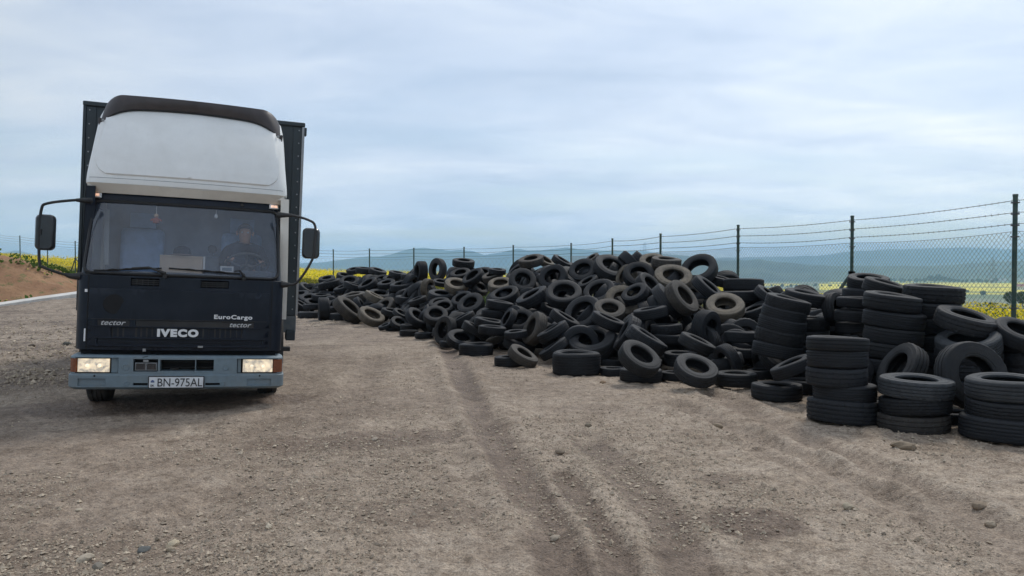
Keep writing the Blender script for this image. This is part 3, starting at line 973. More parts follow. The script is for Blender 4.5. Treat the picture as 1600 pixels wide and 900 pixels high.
# ---- bonnet hatch with grille
def hatchS(t, z, off=0.0): return cabS(t, z, off + .022)
q = MB(); inn = []
H1 = [(-.80, -.50, .905, .966, .006), (-.44, .72, .905, .966, .006)]
H2 = [(-.67, .605, .792, .892, .022), (-.80, .815, .712, .774, .03)]
holed(hatchS, lin(-.885, .875, 33), lin(.690, 1.290, 9), H1 + H2, q, inn)
for ua, ub in ((-.885, -.885), (.875, .875)): q.grid(lambda b, a: hatchS(ua, a, -.03 * b), [0, 1], lin(.69, 1.29, 9))
for za in (.69, 1.29): q.grid(lambda a, b: hatchS(a, za, -.03 * b), lin(-.885, .875, 33), [0, 1])
hatch = q.build("bonnet_hatch", navy2, truck, bevel=.007)
for b in inn: b.build("grille_back", black, hatch)
q = MB(); slab(hatchS, -.79, .805, .738, .748, -.008, q, .016, 30, 2); q.build("grille_slat", navy, hatch)
q = MB(); slab(hatchS, -.86, .85, .972, .978, .004, q, .008, 30, 2); q.build("trim_line", black, hatch)
q = MB(); slab(hatchS, -.84, .84, .894, .902, .008, q, .01, 30, 2); q.build("trim_line", navy, hatch, bevel=.003)
q = MB(); slab(hatchS, -.84, .84, .776, .787, .010, q, .012, 30, 2); q.build("trim_line", navy, hatch, bevel=.003)
q = MB(); c0 = hatchS(-.652, 1.13, .0)
q.lathe([(0, -.004), (.098, -.004), (.102, 0), (.102, .01)], 40, 'y', c0); q.build("badge_mark", deep, hatch)
q = MB(); q.box(hatchS(.19, .70, .004), (.05, .012, .02)); q.build("hatch_catch", alu, hatch)
q = MB(); q.box(hatchS(-.35, .66, -.006), (.03, .02, .03)); q.build("hatch_catch", alu, hatch)


def text(body, name, S, u0, u1, z0, z1, off, m, parent, shear=0.0, bold=0.0, depth=.006, **kw):
    cu = bpy.data.curves.new(name, 'FONT'); cu.body = body; cu.shear = shear; cu.extrude = .02; cu.offset = bold; cu.space_character = 1 + bold * 3.2
    cu.resolution_u = 4
    o = bpy.data.objects.new(name, cu); COL.objects.link(o)
    dg = bpy.context.evaluated_depsgraph_get(); dg.update()
    me = bpy.data.meshes.new_from_object(o.evaluated_get(dg)); bpy.data.objects.remove(o)
    co = np.empty(len(me.vertices) * 3); me.vertices.foreach_get('co', co); co = co.reshape(-1, 3)
    mn, mx = co.min(0), co.max(0)
    for v in me.vertices:
        a = (v.co.x - mn[0]) / (mx[0] - mn[0]); b = (v.co.y - mn[1]) / (mx[1] - mn[1]); c = 1 if v.co.z > 0 else 0
        v.co = S(u0 + (u1 - u0) * a, z0 + (z1 - z0) * b, off + depth * c)
    me.materials.clear(); me.materials.append(m)
    me.polygons.foreach_set('use_smooth', [False] * len(me.polygons))
    bm = bmesh.new(); bm.from_mesh(me); bmesh.ops.recalc_face_normals(bm, faces=bm.faces); bm.to_mesh(me); bm.free()
    o = bpy.data.objects.new(name, me); COL.objects.link(o); o.parent = parent
    return props(o, **kw)


text("IVECO", "lettering", hatchS, -.234, .167, .800, .884, -.016, letter_m, hatch, bold=.065, depth=.022)
text("EuroCargo", "lettering", hatchS, .315, .702, .985, 1.045, .001, letter_m, hatch, bold=.032, depth=.004)
text("tector", "lettering", hatchS, .475, .695, .913, .957, -.005, grille_txt, hatch, shear=.35, bold=.012, depth=.006)
text("tector", "lettering", hatchS, -.765, -.535, .913, .957, -.005, grille_txt, hatch, shear=.35, bold=.012, depth=.006)

# ---- dark gap between panel and bumper
q = MB(); q.bb(-.96, .96, .22, .5, .56, .66); q.build("gap_filler", deep, truck)

# ---- bumper
BW = 1.04
def bumS(t, z, off=0.0):
    o = .0
    if z > .585: o = -.03 * ((z - .585) / .02)
    if z < .405: o = .014
    if z < .28: o = .014 - .05 * ((.28 - z) / .03) ** 1.5
    p = T2(.05, BW, .03, .10)(t, off + o); p.z = z; return p


holes = [(-.985, -.585, .418, .580, .10), (.565, .985, .418, .578, .10),
         (-.446, -.212, .437, .568, .09), (-.192, .147, .443, .563, .16), (.156, .331, .443, .565, .16)]
shallow = [(-.95, -.695, .290, .367, .022), (.67, .92, .288, .362, .022)]
slots = [(-.441, -.302, .296, .322, .04), (.255, .399, .294, .320, .04)]
q = MB(); inn = []
BT = BW - .10 + .10 * math.pi / 2 + .20
holed(bumS, lin(-BT, BT, 61), [.25, .255, .262, .27, .28, .3, .34, .38, .4, .407, .43, .50, .55, .58, .586, .592, .598, .603], holes + shallow + slots, q, inn)
q.grid(lambda a, b: bumS(a, .603, -.12 * b), lin(-BT, BT, 61), [0, 1])
q.grid(lambda a, b: bumS(a, .25, -.10 * b), lin(-BT, BT, 61), [0, 1])
bumper = q.build("bumper", grey, truck, bevel=.006)
# back faces: shallow ones grey, deep ones dark
for b in inn: b.build("bumper_cavity", deep, bumper)
for h in shallow:
    q = MB(); slab(bumS, h[0] + .001, h[1] - .001, h[2] + .001, h[3] - .001, -.019, q, .003, 6, 3); q.build("recess_panel", grey, bumper)
for u0, u1 in ((-.655, -.592), (.572, .605)):
    q = MB(); slab(bumS, u0, u1, .424, .573, -.030, q, .05, 4, 3); q.build("recess_panel", grey, bumper)
for u, z in ((-.515, .485), (.451, .484), (-.50, .315), (.43, .315)):
    q = MB(); c0 = bumS(u, z, .0); r = .034 if z > .4 else .026
    q.lathe([(r, .006), (r, -.004), (r * .8, -.006), (r * .72, -.002), (0, -.002)], 28, 'y', c0); q.build("blanking_cap", grey, bumper)
for u in (-.80, .80):
    q = MB(); q.lathe([(0, -.006), (.008, -.006), (.010, 0)], 12, 'y', bumS(u, .395, .0)); q.build("screw", deep, bumper)
for s, (a0, a1) in ((-1, (-.962, -.668)), (1, (.625, .932))):
    hl = MB(); slab(bumS, a0 - .012, a1 + .012, .422, .577, -.024, hl, .05, 10, 3); hl = hl.build("headlight", deep, bumper)
    q = MB(); slab(bumS, a0, a1, .432, .568, -.008, q, .03, 14, 8); q.build("lens", lamp_lit, hl)
    for uu in (a0 + .3 * (a1 - a0), a0 + .68 * (a1 - a0)):
        q = MB(); q.lathe([(0, -.016), (.011, -.014), (.017, -.007), (.017, 0)], 16, 'y', bumS(uu, .497, -.006)); q.build("bulb", lamp_bulb, hl)
    ind = MB()
    lo, hi = (-1.055, -.975) if s < 0 else (.940, 1.055)
    slab(bumS, lo, hi, .430, .570, .003, ind, .03, 10, 4); ind.build("indicator_lens", orange, bumper)
# fog lamp in its opening
fg = MB(); slab(bumS, -.436, -.222, .444, .530, -.028, fg, .04, 6, 3); fog = fg.build("fog_lamp", alu, bumper, bevel=.006)
q = MB(); slab(bumS, -.424, -.335, .455, .519, -.024, q, .01, 4, 3); q.build("lens", dglass, fog)
q = MB(); slab(bumS, -.424, -.335, .455, .519, -.026, q, .002, 4, 3); slab(bumS, -.323, -.234, .455, .519, -.026, q, .002, 4, 3); q.build("reflector", deep, fog)
q = MB(); slab(bumS, -.323, -.234, .455, .519, -.024, q, .01, 4, 3); q.build("lens", dglass, fog)
q = MB(); q.box(bumS(-.33, .548, -.03), (.05, .05, .025)); q.build("bracket", alu, fog)
q = MB(); q.tube([bumS(-.36, .585, .006), bumS(-.345, .592, .008), bumS(-.31, .598, .006)], .003, 5); q.build("cable", rubber, bumper)
q = MB(); q.bb(-.19, .33, .19, .21, .455, .475); q.bb(-.19, .33, .19, .21, .52, .535); q.build("crossbar", steelm, truck)
q = MB(); q.tube([(-.1, .17, .45), (-.02, .16, .455)], .02, 10); q.build("tow_pin", steelm, truck)
# number plate
pl = MB(); slab(bumS, -.296, .244, .268, .396, .022, pl, .02, 4, 3); plate = pl.build("number_plate", black, truck, bevel=.004)
q = MB(); slab(bumS, -.286, .234, .277, .387, .025, q, .006, 4, 3); q.build("plate_face", plate_w, plate)
ink = material("plate_ink", (.02, .02, .022), .5)
text("BN-975AL", "lettering", bumS, -.205, .226, .288, .374, .025, ink, plate, bold=.0, depth=.003)
text("SK", "lettering", bumS, -.272, -.234, .288, .310, .025, ink, plate, bold=.01, depth=.003)
blue = material("emblem_blue", (.10, .13, .25), .5)
q = MB(); slab(bumS, -.270, -.236, .330, .348, .027, q, .003, 3, 3); q.lathe([(0, 0), (.012, 0), (.012, .004)], 14, 'y', bumS(-.253, .345, .028)); q.build("emblem", blue, plate)

# ---- windscreen: leans back, bows outward
def wsS(t, z, off=0.0):
    k = (z - 1.425) / .79
    w = 1.0 - .045 * k
    base = .125 + .295 * k
    p = T2(base, w, .085, .10)(t, off); p.z = z + off * .34; return p


def GU(z):   # half width of the glass
    return .968 - .024 * (z - 1.43) / .78


def gl_pt(a, b, off=0.0):
    """a in -1..1 across, b in 0..1 up, corners rounded"""
    z = 1.445 + .765 * b
    rcn = .085
    e = min(z - 1.445, 2.21 - z)
    cut = 0 if e >= rcn else rcn - math.sqrt(max(0, rcn * rcn - (rcn - e) ** 2))
    return wsS(a * (GU(z) - cut), z, off)


bs_ = np.concatenate([lin(0, .11, 7), lin(.15, .85, 9), lin(.89, 1, 7)])
q = MB(); q.grid(lambda a, b: gl_pt(a, b, .0), lin(-1, 1, 41), bs_); windscreen = q.build("windscreen", glass, truck, smooth=0)
windscreen.data.polygons.foreach_set('use_smooth', [True] * len(windscreen.data.polygons))
loop = [gl_pt(a, 0, .004) for a in lin(-.94, .94, 25)] + [gl_pt(1, b, .004) for b in bs_] + [gl_pt(a, 1, .004) for a in lin(.94, -.94, 25)] + [gl_pt(-1, b, .004) for b in bs_[::-1]]
q = MB(); q.tube(loop + [loop[0]], .017, 6); q.build("windscreen_seal", rubber, truck)
# cowl below, header above, pillars at the sides
q = MB(); slab(wsS, -1.03, 1.03, 1.412, 1.452, -.012, q, .03, 40, 3); q.build("cowl", black, truck)
q = MB(); slab(wsS, -1.03, 1.03, 2.200, 2.302, -.004, q, .03, 40, 4); header = q.build("header_panel", navy, truck)
q = MB(); q.lathe([(0, -.012), (.016, -.010), (.02, 0)], 16, 'y', wsS(.55, 2.262, .002)); q.build("camera_knob", black, header)
for s in (-1, 1):
    def pil(a, b):
        z = 1.425 + .80 * b
        return wsS(s * (GU(z) - .012 + (.19 + .07 * b) * a), z, -.006)
    q = MB(); q.grid(pil, lin(0, 1, 10), lin(0, 1, 10)); q.grid(lambda a, b: pil(a, b) + Vector((-s * .02, .05, 0)), lin(0, 1, 10), lin(0, 1, 10), True)
    q.build("windscreen_pillar", navy, truck)
    mk = MB(); a0, a1 = (-.972, -.867) if s < 0 else (.842, .945)
    slab(wsS, a0, a1, 2.243, 2.294, .016, mk, .03, 5, 3); mk = mk.build("marker_light", white, truck, bevel=.005)
    q = MB(); slab(wsS, a0 + .018, a1 - .018, 2.255, 2.282, .019, q, .006, 5, 3); q.build("lens", lamp_mark, mk)

# ---- cab sides, roof, floor, rear wall
def sideS(s):
    def f(v, z, off=0.0):
        k = max(0, z - 1.42) / .9
        return Vector((s * ((1.072 if s > 0 else 1.022) - .018 * k + off), v, z))
    return f
for s in (-1, 1):
    q = MB(); SS = sideS(s)
    holed(SS, lin(.44, 1.48, 12), lin(.99, 2.36, 12), [(.62, 1.30, 1.47, 2.16, .03)], q)
    if s > 0: q.grid(lambda b, a: SS(.44, a, -.09 * b), [0, 1], lin(.99, 2.36, 12))
    else:
        qq = MB(); qq.grid(lambda b, a: SS(.43, a, -.09 * b), [0, 1], lin(.70, 2.36, 12)); qq.grid(lambda b, a: SS(.43 + .2 * b, a, .004), [0, 1], lin(.70, 2.36, 12)); qq.build('corner_panel', navy, truck)
    door = q.build("door", cream, truck)
    q = MB(); slab(SS, .62, 1.30, 1.47, 2.16, -.022, q, .004, 4, 4); q.build("side_window", dglass, door)
    q = MB()
    for (v0, v1, z0, z1) in ((.60, .635, 1.46, 2.17), (1.285, 1.32, 1.46, 2.17), (.60, 1.32, 1.455, 1.485), (.60, 1.32, 2.145, 2.175)):
        slab(SS, v0, v1, z0, z1, .006, q, .02, 3, 3)
    q.build("window_seal", rubber, door)
    q = MB(); slab(SS, 1.12, 1.28, 1.33, 1.37, .022, q, .02, 4, 2); q.build("door_handle", black, door)
    q = MB(); slab(SS, .445, .452, .99, 2.3, .003, q, .01, 2, 9); q.build("seam", deep, door)
    # wheel arch and step
    q = MB(); q.grid(lambda a, b: Vector((s * (.93 + .135 * b), 1.2 - .53 * math.cos(a), .40 + .58 * math.sin(a))), lin(.1, math.pi - .1, 20), [0, .5, 1]); q.build("wheel_arch", steelm, truck)
    q = MB(); q.bb(s * .86, s * 1.0, .42, .72, .42, .99); q.bb(s * .80, s * 1.02, .42, .74, .38, .44); q.build("step_box", black, truck)
    q = MB(); q.bb(s * .97, s * 1.05, 1.48, 1.50, .80, 2.3); q.build("cab_corner", cream, truck)
q = MB(); q.bb(-.99, .99, 1.48, 1.50, .75, 2.36); q.build("rear_wall", material("trim_grey", (.22, .25, .30), .9), truck)
q = MB(); q.bb(-1.0, 1.0, .46, 1.49, 2.345, 2.375); q.build("roof", cream, truck)
q = MB(); q.bb(-.97, .97, .20, 1.48, .93, .97); q.build("cab_floor", dashm, truck)
# recessed white lip under the fairing
q = MB(); q.grid(lambda a, b: T2(.432 - .07 * b, .985 + .03 * b, .085 - .03 * b, .12)(a) + Vector((0, 0, 2.298 + .10 * b)), lin(-1.35, 1.35, 61), [0, .25, .5, .75, 1.0]); q.build("roof_lip", cream, truck)

# ---- roof fairing
FZS = [2.385, 2.40, 2.43, 2.50, 2.6, 2.75, 2.9, 3.05, 3.18, 3.28, 3.34, 3.38]
def fairS(t, z, off=0.0):
    base = float(np.interp(z, FZS, [.37, .355, .352, .36, .385, .435, .50, .585, .67, .76, .84, .93]))
    w = float(np.interp(z, FZS, [1.025, 1.035, 1.035, 1.03, 1.02, 1.005, .995, .985, .972, .95, .92, .87]))
    p = T2(base, w, .11, .17)(t, off); p.z = z; return p


FT = 2.0
q = MB(); q.grid(lambda a, b: fairS(a, b), lin(-FT, FT, 71), FZS); q.grid(lambda a, b: fairS(a, 2.385, -.10 * b), lin(-FT, FT, 71), [0, 1])
q.grid(lambda a, b: fairS(a, 3.38, -.25 * b) + Vector((0, 0, .03 * b)), lin(-FT, FT, 71), [0, .5, 1])
fairing = q.build("roof_fairing", white, truck)
def fpan(a, z, off):
    z0, z1, r = 2.485, 3.30, .20
    e = min(z - z0, 9); cut = 0 if e > r else r - math.sqrt(max(0, r * r - (r - e) ** 2))
    w = float(np.interp(z, [2.485, 2.9, 3.3], [.955, .935, .87]))
    return fairS(a * (w - cut), z, off)
zz = np.concatenate([lin(2.485, 2.685, 11), lin(2.72, 3.30, 12)])
q = MB(); q.grid(lambda a, b: fpan(a, b, .016), lin(-.985, .985, 45), zz[1:])
rim = [(-1 + .0 * k, z) for k, z in enumerate(zz[::-1])] + [(a, zz[0]) for a in lin(-1, 1, 31)] + [(1, z) for z in zz]
q.grid(lambda i, b: (fpan(rim[int(i)][0] * (.985 if b == 0 else 1.0), max(rim[int(i)][1], zz[1] if b == 0 else 0), .016 if b == 0 else -.002)), list(range(len(rim))), [0, 1])
q.build("fairing_panel", white, fairing, smooth=60)
q = MB(); slab(fairS, -1.0, 1.0, 2.452, 2.457, .002, q, .008, 40, 2); q.build("seam", alu, fairing)
# dark visor cap over the top
def vis_low(u):
    a = abs(u) / .955
    z = 3.292 - .055 * a ** 2 - .17 * max(0, (a - .55) / .45) ** 2.6
    return Vector((u, float(np.interp(z, FZS, [.37, .355, .352, .36, .385, .435, .50, .585, .67, .76, .84, .93])) + .11 * (u / .95) ** 2 - .055 + (.10 * max(0, (a - .8) / .2) ** 2), z))
def vis_up(u):
    a = abs(u) / .955
    k = max(0, (a - .76) / .24)
    return Vector((u * (1 - .0 * k), .70 + .12 * a * a + .10 * k * k, 3.405 + .012 - .25 * (1 - math.sqrt(max(0, 1 - k * k)))))
uu = np.concatenate([lin(-.955, -.72, 12), lin(-.68, .68, 23), lin(.72, .955, 12)])
q = MB()
def vis(u, b):
    lo, up = vis_low(u), vis_up(u)
    p = lo.lerp(up, b)
    bul = math.sin(math.pi * b) * .018
    return p + Vector((0, -bul, bul * .3))
q.grid(vis, uu, lin(0, 1, 7))
q.grid(lambda u, b: vis_low(u) + Vector((0, .05 * b, .012 * b)), uu, [0, 1])
q.grid(lambda u, b: vis_up(u) + Vector((0, .55 * b, .015 * b)), uu, lin(0, 1, 4))
visor = q.build("roof_visor", visor_m, fairing, smooth=45)
q = MB(); q.tube([vis_low(u) + Vector((0, .012, -.006)) for u in uu], .012, 6); q.build("visor_edge", rubber, visor)
for s in (-1, 1):
    q = MB(); q.box((s * .945, .83, 3.02), (.03, .16, .24), (0, s * .10, 0)); q.build("visor_bracket", visor_m, visor, bevel=.008)
    q = MB(); q.lathe([(0, -.012), (.014, -.01), (.016, 0)], 12, 'y', (s * .915, .70, 3.105)); q.build("bolt", alu, visor)

# ---- wipers
for pv, tip, b0, b1 in (((-.18, 1.435), (-.50, 1.495), (-.86, 1.462), (-.22, 1.512)), ((.60, 1.437), (.50, 1.500), (-.15, 1.516), (.56, 1.486))):
    P = lambda c, o: wsS(c[0], c[1] + .0, o)
    w = MB(); mid = ((pv[0] + tip[0]) / 2, max(pv[1], tip[1]) + .012)
    w.tube([P(pv, .012), P((pv[0], pv[1] + .02), .035), P(mid, .045), P(tip, .038)], [.018, .016, .010, .008], 8); w.lathe([(0, -.05), (.02, -.05), (.022, 0)], 14, 'y', P(pv, 0))
    arm = w.build("wiper", black, truck)
    q = MB(); n_ = 14
    q.tube([P((b0[0] + (b1[0] - b0[0]) * k / n_, b0[1] + (b1[1] - b0[1]) * k / n_), .016) for k in range(n_ + 1)], .010, 6)
    for k in (3, 6, 9): q.tube([P((b0[0] + (b1[0] - b0[0]) * (k + j) / n_, b0[1] + (b1[1] - b0[1]) * (k + j) / n_), .028 + (.012 if j == 1 else 0)) for j in range(3)], .006, 5)
    q.build("wiper_blade", rubber, arm)

# ---- mirrors on their bracket arms
def rrect(cx_, cz_, w, h, r, v):
    out = []
    for sx_, sz_, a0 in ((1, 1, 0), (-1, 1, 90), (-1, -1, 180), (1, -1, 270)):
        for k in range(6):
            a = R(a0 + 18 * k); out.append(Vector((cx_ + sx_ * (w / 2 - r) + r * math.cos(a), v, cz_ + sz_ * (h / 2 - r) + r * math.sin(a))))
    return out
mirg = material("mirror_glass", (.7, .72, .75), .05, metal=1.0, var=.02)
for s, mc, pts in ((-1, (-1.322, 1.835), [(-.96, .30, 2.19), (-1.06, .26, 2.185), (-1.30, .20, 2.13), (-1.355, .19, 2.06), (-1.365, .19, 1.80), (-1.355, .19, 1.53), (-1.31, .19, 1.475), (-1.08, .22, 1.40), (-.98, .26, 1.40)]),
                  (1, (1.300, 1.865), [(.97, .32, 2.17), (1.08, .27, 2.17), (1.26, .20, 2.125), (1.335, .19, 2.06), (1.338, .17, 1.86), (1.315, .17, 1.68), (1.17, .18, 1.43), (1.06, .22, 1.39), (.98, .26, 1.39)])):
    a = MB(); pp = [Vector(p) for p in pts]
    sm = []
    for k in range(len(pp) - 1):
        p0, p1, p2, p3 = pp[max(k - 1, 0)], pp[k], pp[k + 1], pp[min(k + 2, len(pp) - 1)]
        for t in lin(0, 1, 6, endpoint=False):
            sm.append(.5 * ((2 * p1) + (p2 - p0) * t + (2 * p0 - 5 * p1 + 4 * p2 - p3) * t * t + (-p0 + 3 * p1 - 3 * p2 + p3) * t ** 3))
    sm.append(pp[-1])
    a.tube(sm, .014, 8)
    a.tube([pp[0] + Vector((-s * .03, .02, 0)), pp[0], pp[1]], [.034, .032, .018], 10); a.tube([pp[-1] + Vector((-s * .03, .02, 0)), pp[-1], pp[-2], pp[-2].lerp(pp[-3], .25)], [.05, .045, .028, .016], 10)
    arm = a.build("mirror_arm", black, truck)
    w_, h_ = (.175, .365) if s < 0 else (.19, .345)
    q = MB(); v0 = .215; secs = []
    for (v_, sc) in ((-.035, .80), (-.02, .95), (.0, 1.0), (.055, 1.0)):
        secs.append(rrect(mc[0], mc[1], w_ * sc, h_ * (sc * .5 + .5), .05 * sc, v0 + v_))
    vs = [p for r_ in secs for p in r_]; n_ = len(secs[0]); fs = [tuple(range(n_))[::-1], tuple((len(secs) - 1) * n_ + k for k in range(n_))]
    for i in range(len(secs) - 1):
        for k in range(n_): fs.append((i * n_ + k, i * n_ + (k + 1) % n_, (i + 1) * n_ + (k + 1) % n_, (i + 1) * n_ + k))
    q.add(vs, fs); hd = q.build("mirror", material("mirror_shell", (.014, .015, .017), .28, var=.2, dust=.15, dustcol=(.1, .1, .1), coat=.4), truck)
    hd.rotation_euler = (0, 0, 0)
    q = MB(); q.add(rrect(mc[0], mc[1], w_ * .9, h_ * .94, .045, v0 + .057) + rrect(mc[0], mc[1], w_ * .9, h_ * .94, .045, v0 + .062), [tuple(range(24))[::-1], tuple(range(24, 48))] + [(k, (k + 1) % 24, 24 + (k + 1) % 24, 24 + k) for k in range(24)])
    q.build("mirror_face", mirg, hd)
    q = MB(); q.box((mc[0] + s * .035, v0 - .035, mc[1]), (.03, .03, .06)); q.build("clamp", black, arm)

# ---- cargo box
B0, B1, BZ0, BZ1 = 1.50, 7.6, .98, 3.425
q = MB(); q.bb(-1.235, 1.235, B0, B1, BZ0, BZ1); box = q.build("cargo_box", boxm, truck, bevel=.01)
q = MB(); q.bb(-1.262, 1.262, B0 - .03, B1 + .02, BZ1 - .035, BZ1 + .02); q.build("roof_rail", boxm, box, bevel=.012)
for s in (-1, 1):
    q = MB(); q.bb(s * 1.225, s * 1.258, B0 - .02, B0 + .06, BZ0, BZ1 - .03); q.build("corner_post", alu if s > 0 else boxm, box, bevel=.006)
    q = MB(); q.bb(s * 1.12, s * 1.222, B0 - .012, B0 + .01, BZ0, BZ1 - .04); q.build("edge_strip", boxm, box, bevel=.004)
    for k in range(15):
        q = MB(); q.lathe([(0, -.006), (.008, -.004), (.010, .001)], 8, 'y', (s * 1.19, B0 - .012, BZ0 + .08 + k * .163)); q.build("rivet", alu, box)
q = MB(); q.bb(-1.24, 1.24, B0 - .01, B1, .76, .975); q.build("box_frame", material("frame_grey_blue", (.07, .09, .105), .6, var=.2, dust=.4), box, bevel=.01)
q = MB(); q.bb(1.12, 1.235, B0 - .025, B0 + .25, .66, .80); q.bb(-1.235, -1.12, B0 - .025, B0 + .25, .66, .80); q.build("frame_foot", boxm, box, bevel=.01)
q = MB(); q.box((1.268, B0 + .02, BZ1 - .09), (.03, .09, .10)); q.build("corner_cap", boxm, box, bevel=.008)

# ---- chassis and wheels
q = MB(); q.bb(-.45, -.35, .3, 7.4, .50, .75); q.bb(.35, .45, .3, 7.4, .50, .75)
for v in (.5, 1.6, 2.8, 4.2, 5.8, 7.2): q.bb(-.36, .36, v - .05, v + .05, .52, .70)
q.build("chassis", steelm, truck)
q = MB(); q.bb(-.5, .5, .35, 1.2, .42, .95); q.tube([(0, .34, .62), (0, .30, .62)], .22, 20); q.build("engine", steelm, truck)
q = MB(); q.tube([(-.85, 1.2, .41), (-.4, 1.2, .36), (.4, 1.2, .36), (.85, 1.2, .41)], .055, 10); q.tube([(-.9, 5.2, .42), (.9, 5.2, .42)], .08, 12); q.lathe([(0, -.2), (.2, -.12), (.2, .12), (0, .2)], 16, 'y', (0, 5.2, .42)); q.build("axle", steelm, truck)
q = MB(); q.bb(.62, 1.1, 2.4, 3.3, .42, .88); q.build("fuel_tank", steelm, truck, bevel=.05)
q = MB(); q.bb(1.04, 1.17, 1.25, 1.33, .545, .60); q.bb(.45, 1.06, 1.27, 1.31, .56, .59); q.build("side_marker_bar", black, truck, bevel=.008)
TP = [(.60, -.36), (.66, -.46), (.80, -.5), (.94, -.46), (.985, -.40), (1.0, -.30), (1.0, -.22), (.972, -.215), (.972, -.17), (1.0, -.165), (1.0, -.03), (.972, -.025), (.972, .025), (1.0, .03), (1.0, .165),
      (.972, .17), (.972, .215), (1.0, .22), (1.0, .30), (.985, .40), (.94, .46), (.80, .5), (.66, .46), (.60, .36), (.62, .28), (.9, .34), (.93, 0), (.9, -.34), (.62, -.28)]
def wheel(u, v, wd, rad_):
    zc = rad_ - u * math.sin(R(-2.4635)) * 1.0 - .012
    wb = empty("wheel"); wb.parent = truck; wb.location = (u, v, zc)
    q = MB(); q.lathe([(r * rad_, a * wd) for r, a in TP], 40, 'x', closed=True); q.build("tyre", rub, wb)
    q = MB(); q.lathe([(.60 * rad_, -.42 * wd), (.55 * rad_, -.36 * wd), (.52 * rad_, -.1 * wd), (.30 * rad_, .05 * wd), (.26 * rad_, .25 * wd), (.12 * rad_, .3 * wd), (0, .32 * wd)] if u > 0 else [(.60 * rad_, .42 * wd), (.55 * rad_, .36 * wd), (.52 * rad_, .1 * wd), (.30 * rad_, -.05 * wd), (.26 * rad_, -.25 * wd), (.12 * rad_, -.3 * wd), (0, -.32 * wd)], 28, 'x')
    for k in range(8):
        a = k * math.pi / 4; q.lathe([(0, 0), (.012, 0), (.014, .02 * (1 if u > 0 else -1))], 6, 'x', ((.2 if u > 0 else -.2) * wd, .2 * rad_ * math.cos(a), .2 * rad_ * math.sin(a)))
    q.build("rim", alu, wb)
for u in (-.91, .91): wheel(u, 1.2, .235, .40)
for u in (-.93, -.67, .67, .93): wheel(u, 5.2, .225, .40)
for s in (-1, 1):
    q = MB(); q.bb(s * .70, s * 1.06, 1.72, 1.735, .22, .72); q.build("mudflap", rub, truck)

# ---- cab interior
q = MB()
q.add([(-.95, .17, 1.40), (.95, .17, 1.40), (.95, .30, 1.475), (-.95, .30, 1.475), (-.95, .58, 1.47), (.95, .58, 1.47), (-.95, .66, 1.38), (.95, .66, 1.38), (-.95, .62, .97), (.95, .62, .97)],
      [(0, 1, 2, 3), (3, 2, 5, 4), (4, 5, 7, 6), (6, 7, 9, 8)])
q.bb(.32, .92, .36, .64, 1.46, 1.53)
dash = q.build("dashboard", dashm, truck, bevel=.015)
q = MB(); q.lathe([(0, -.012), (.035, -.012), (.042, 0), (.042, .02)], 24, 'y', (.262, .40, 1.75)); q.lathe([(.03, -.016), (.042, -.02), (.048, -.005)], 24, 'y', (.262, .40, 1.75)); q.build("fan", black, dash)
q = MB(); q.tube([(.262, .42, 1.71), (.262, .44, 1.50)], .008, 6); q.bb(.20, .33, .36, .46, 1.50, 1.66); q.build("fan_stand", dashm, dash)
for u in (-.56, .55):
    st = MB(); st.bb(u - .25, u + .25, .98, 1.42, 1.24, 1.38); st.bb(u - .20, u + .20, 1.02, 1.38, .97, 1.24); sm_ = st.build("seat", cloth, truck, bevel=.04)
    q = MB(); q.box((u, 1.36, 1.66), (.47, .13, .64), (-.12, 0, 0)); q.build("backrest", cloth, sm_, bevel=.05)
    q = MB(); q.box((u, 1.42, 2.07), (.28, .10, .18), (-.12, 0, 0)); q.tube([(u - .06, 1.41, 1.9), (u - .06, 1.42, 2.05)], .008, 6); q.tube([(u + .06, 1.41, 1.9), (u + .06, 1.42, 2.05)], .008, 6); q.build("headrest", cloth, sm_, bevel=.035)
q = MB(); q.box((-.86, .86, 1.84), (.045, .03, .62), (-.1, -.03, 0)); q.build("window_strip", material("pale_strip", (.42, .44, .44), .8), truck)  # pale upright strip inside the left window
sw = MB()
SWM = Matrix.Translation((.62, .70, 1.585)) @ Matrix.Rotation(R(-38), 4, 'X')
ring = [SWM @ Vector((.225 * math.cos(a), .225 * math.sin(a), 0)) for a in lin(0, 2 * math.pi, 41)]
sw.tube(ring, .014, 8, caps=False)
for a in (R(200), R(340), R(270)): sw.tube([SWM @ Vector((.05 * math.cos(a), .05 * math.sin(a), -.03)), SWM @ Vector((.22 * math.cos(a), .22 * math.sin(a), 0))], .012, 6)
sw.tube([SWM @ Vector((0, 0, -.02)), SWM @ Vector((0, 0, -.05))], .065, 16); sw.tube([SWM @ Vector((0, 0, -.05)), SWM @ Vector((0, 0, -.38))], .035, 10)
sw.build("steering_wheel", material("wheel_grip", (.10, .105, .11), .5), truck)

# ---- loose things in the cab
def loose(name, u, v, z, **kw): return empty(name, TRUCK @ Matrix.Translation((u, v, z)), **kw)
card_m = material("cardboard", (.55, .43, .32), .9, var=.1, vscale=3)
t = loose("carton", -.045, .45, 1.474, label="brown cardboard carton standing on the dashboard behind the windscreen", cat="box")
q = MB(); q.bb(-.215, .215, -.12, .12, .001, .18); q.build("box_body", card_m, t, bevel=.004)
q = MB(); q.bb(-.215, .215, -.13, -.122, .172, .188); q.bb(-.215, .0, -.05, .12, .183, .19); q.build("flap", card_m, t)
q = MB(); q.bb(.218, .236, -.10, -.06, .05, .19); q.build("paper_slip", letter_m, t)
t = loose("cap", -.05, .45, 1.672, label="dark cap lying on top of the cardboard carton", cat="cap")
q = MB(); q.lathe([(.09, 0), (.092, .03), (.075, .075), (.04, .095), (0, .10)], 20); q.build("crown", material("cap_cloth", (.03, .035, .05), .9), t)
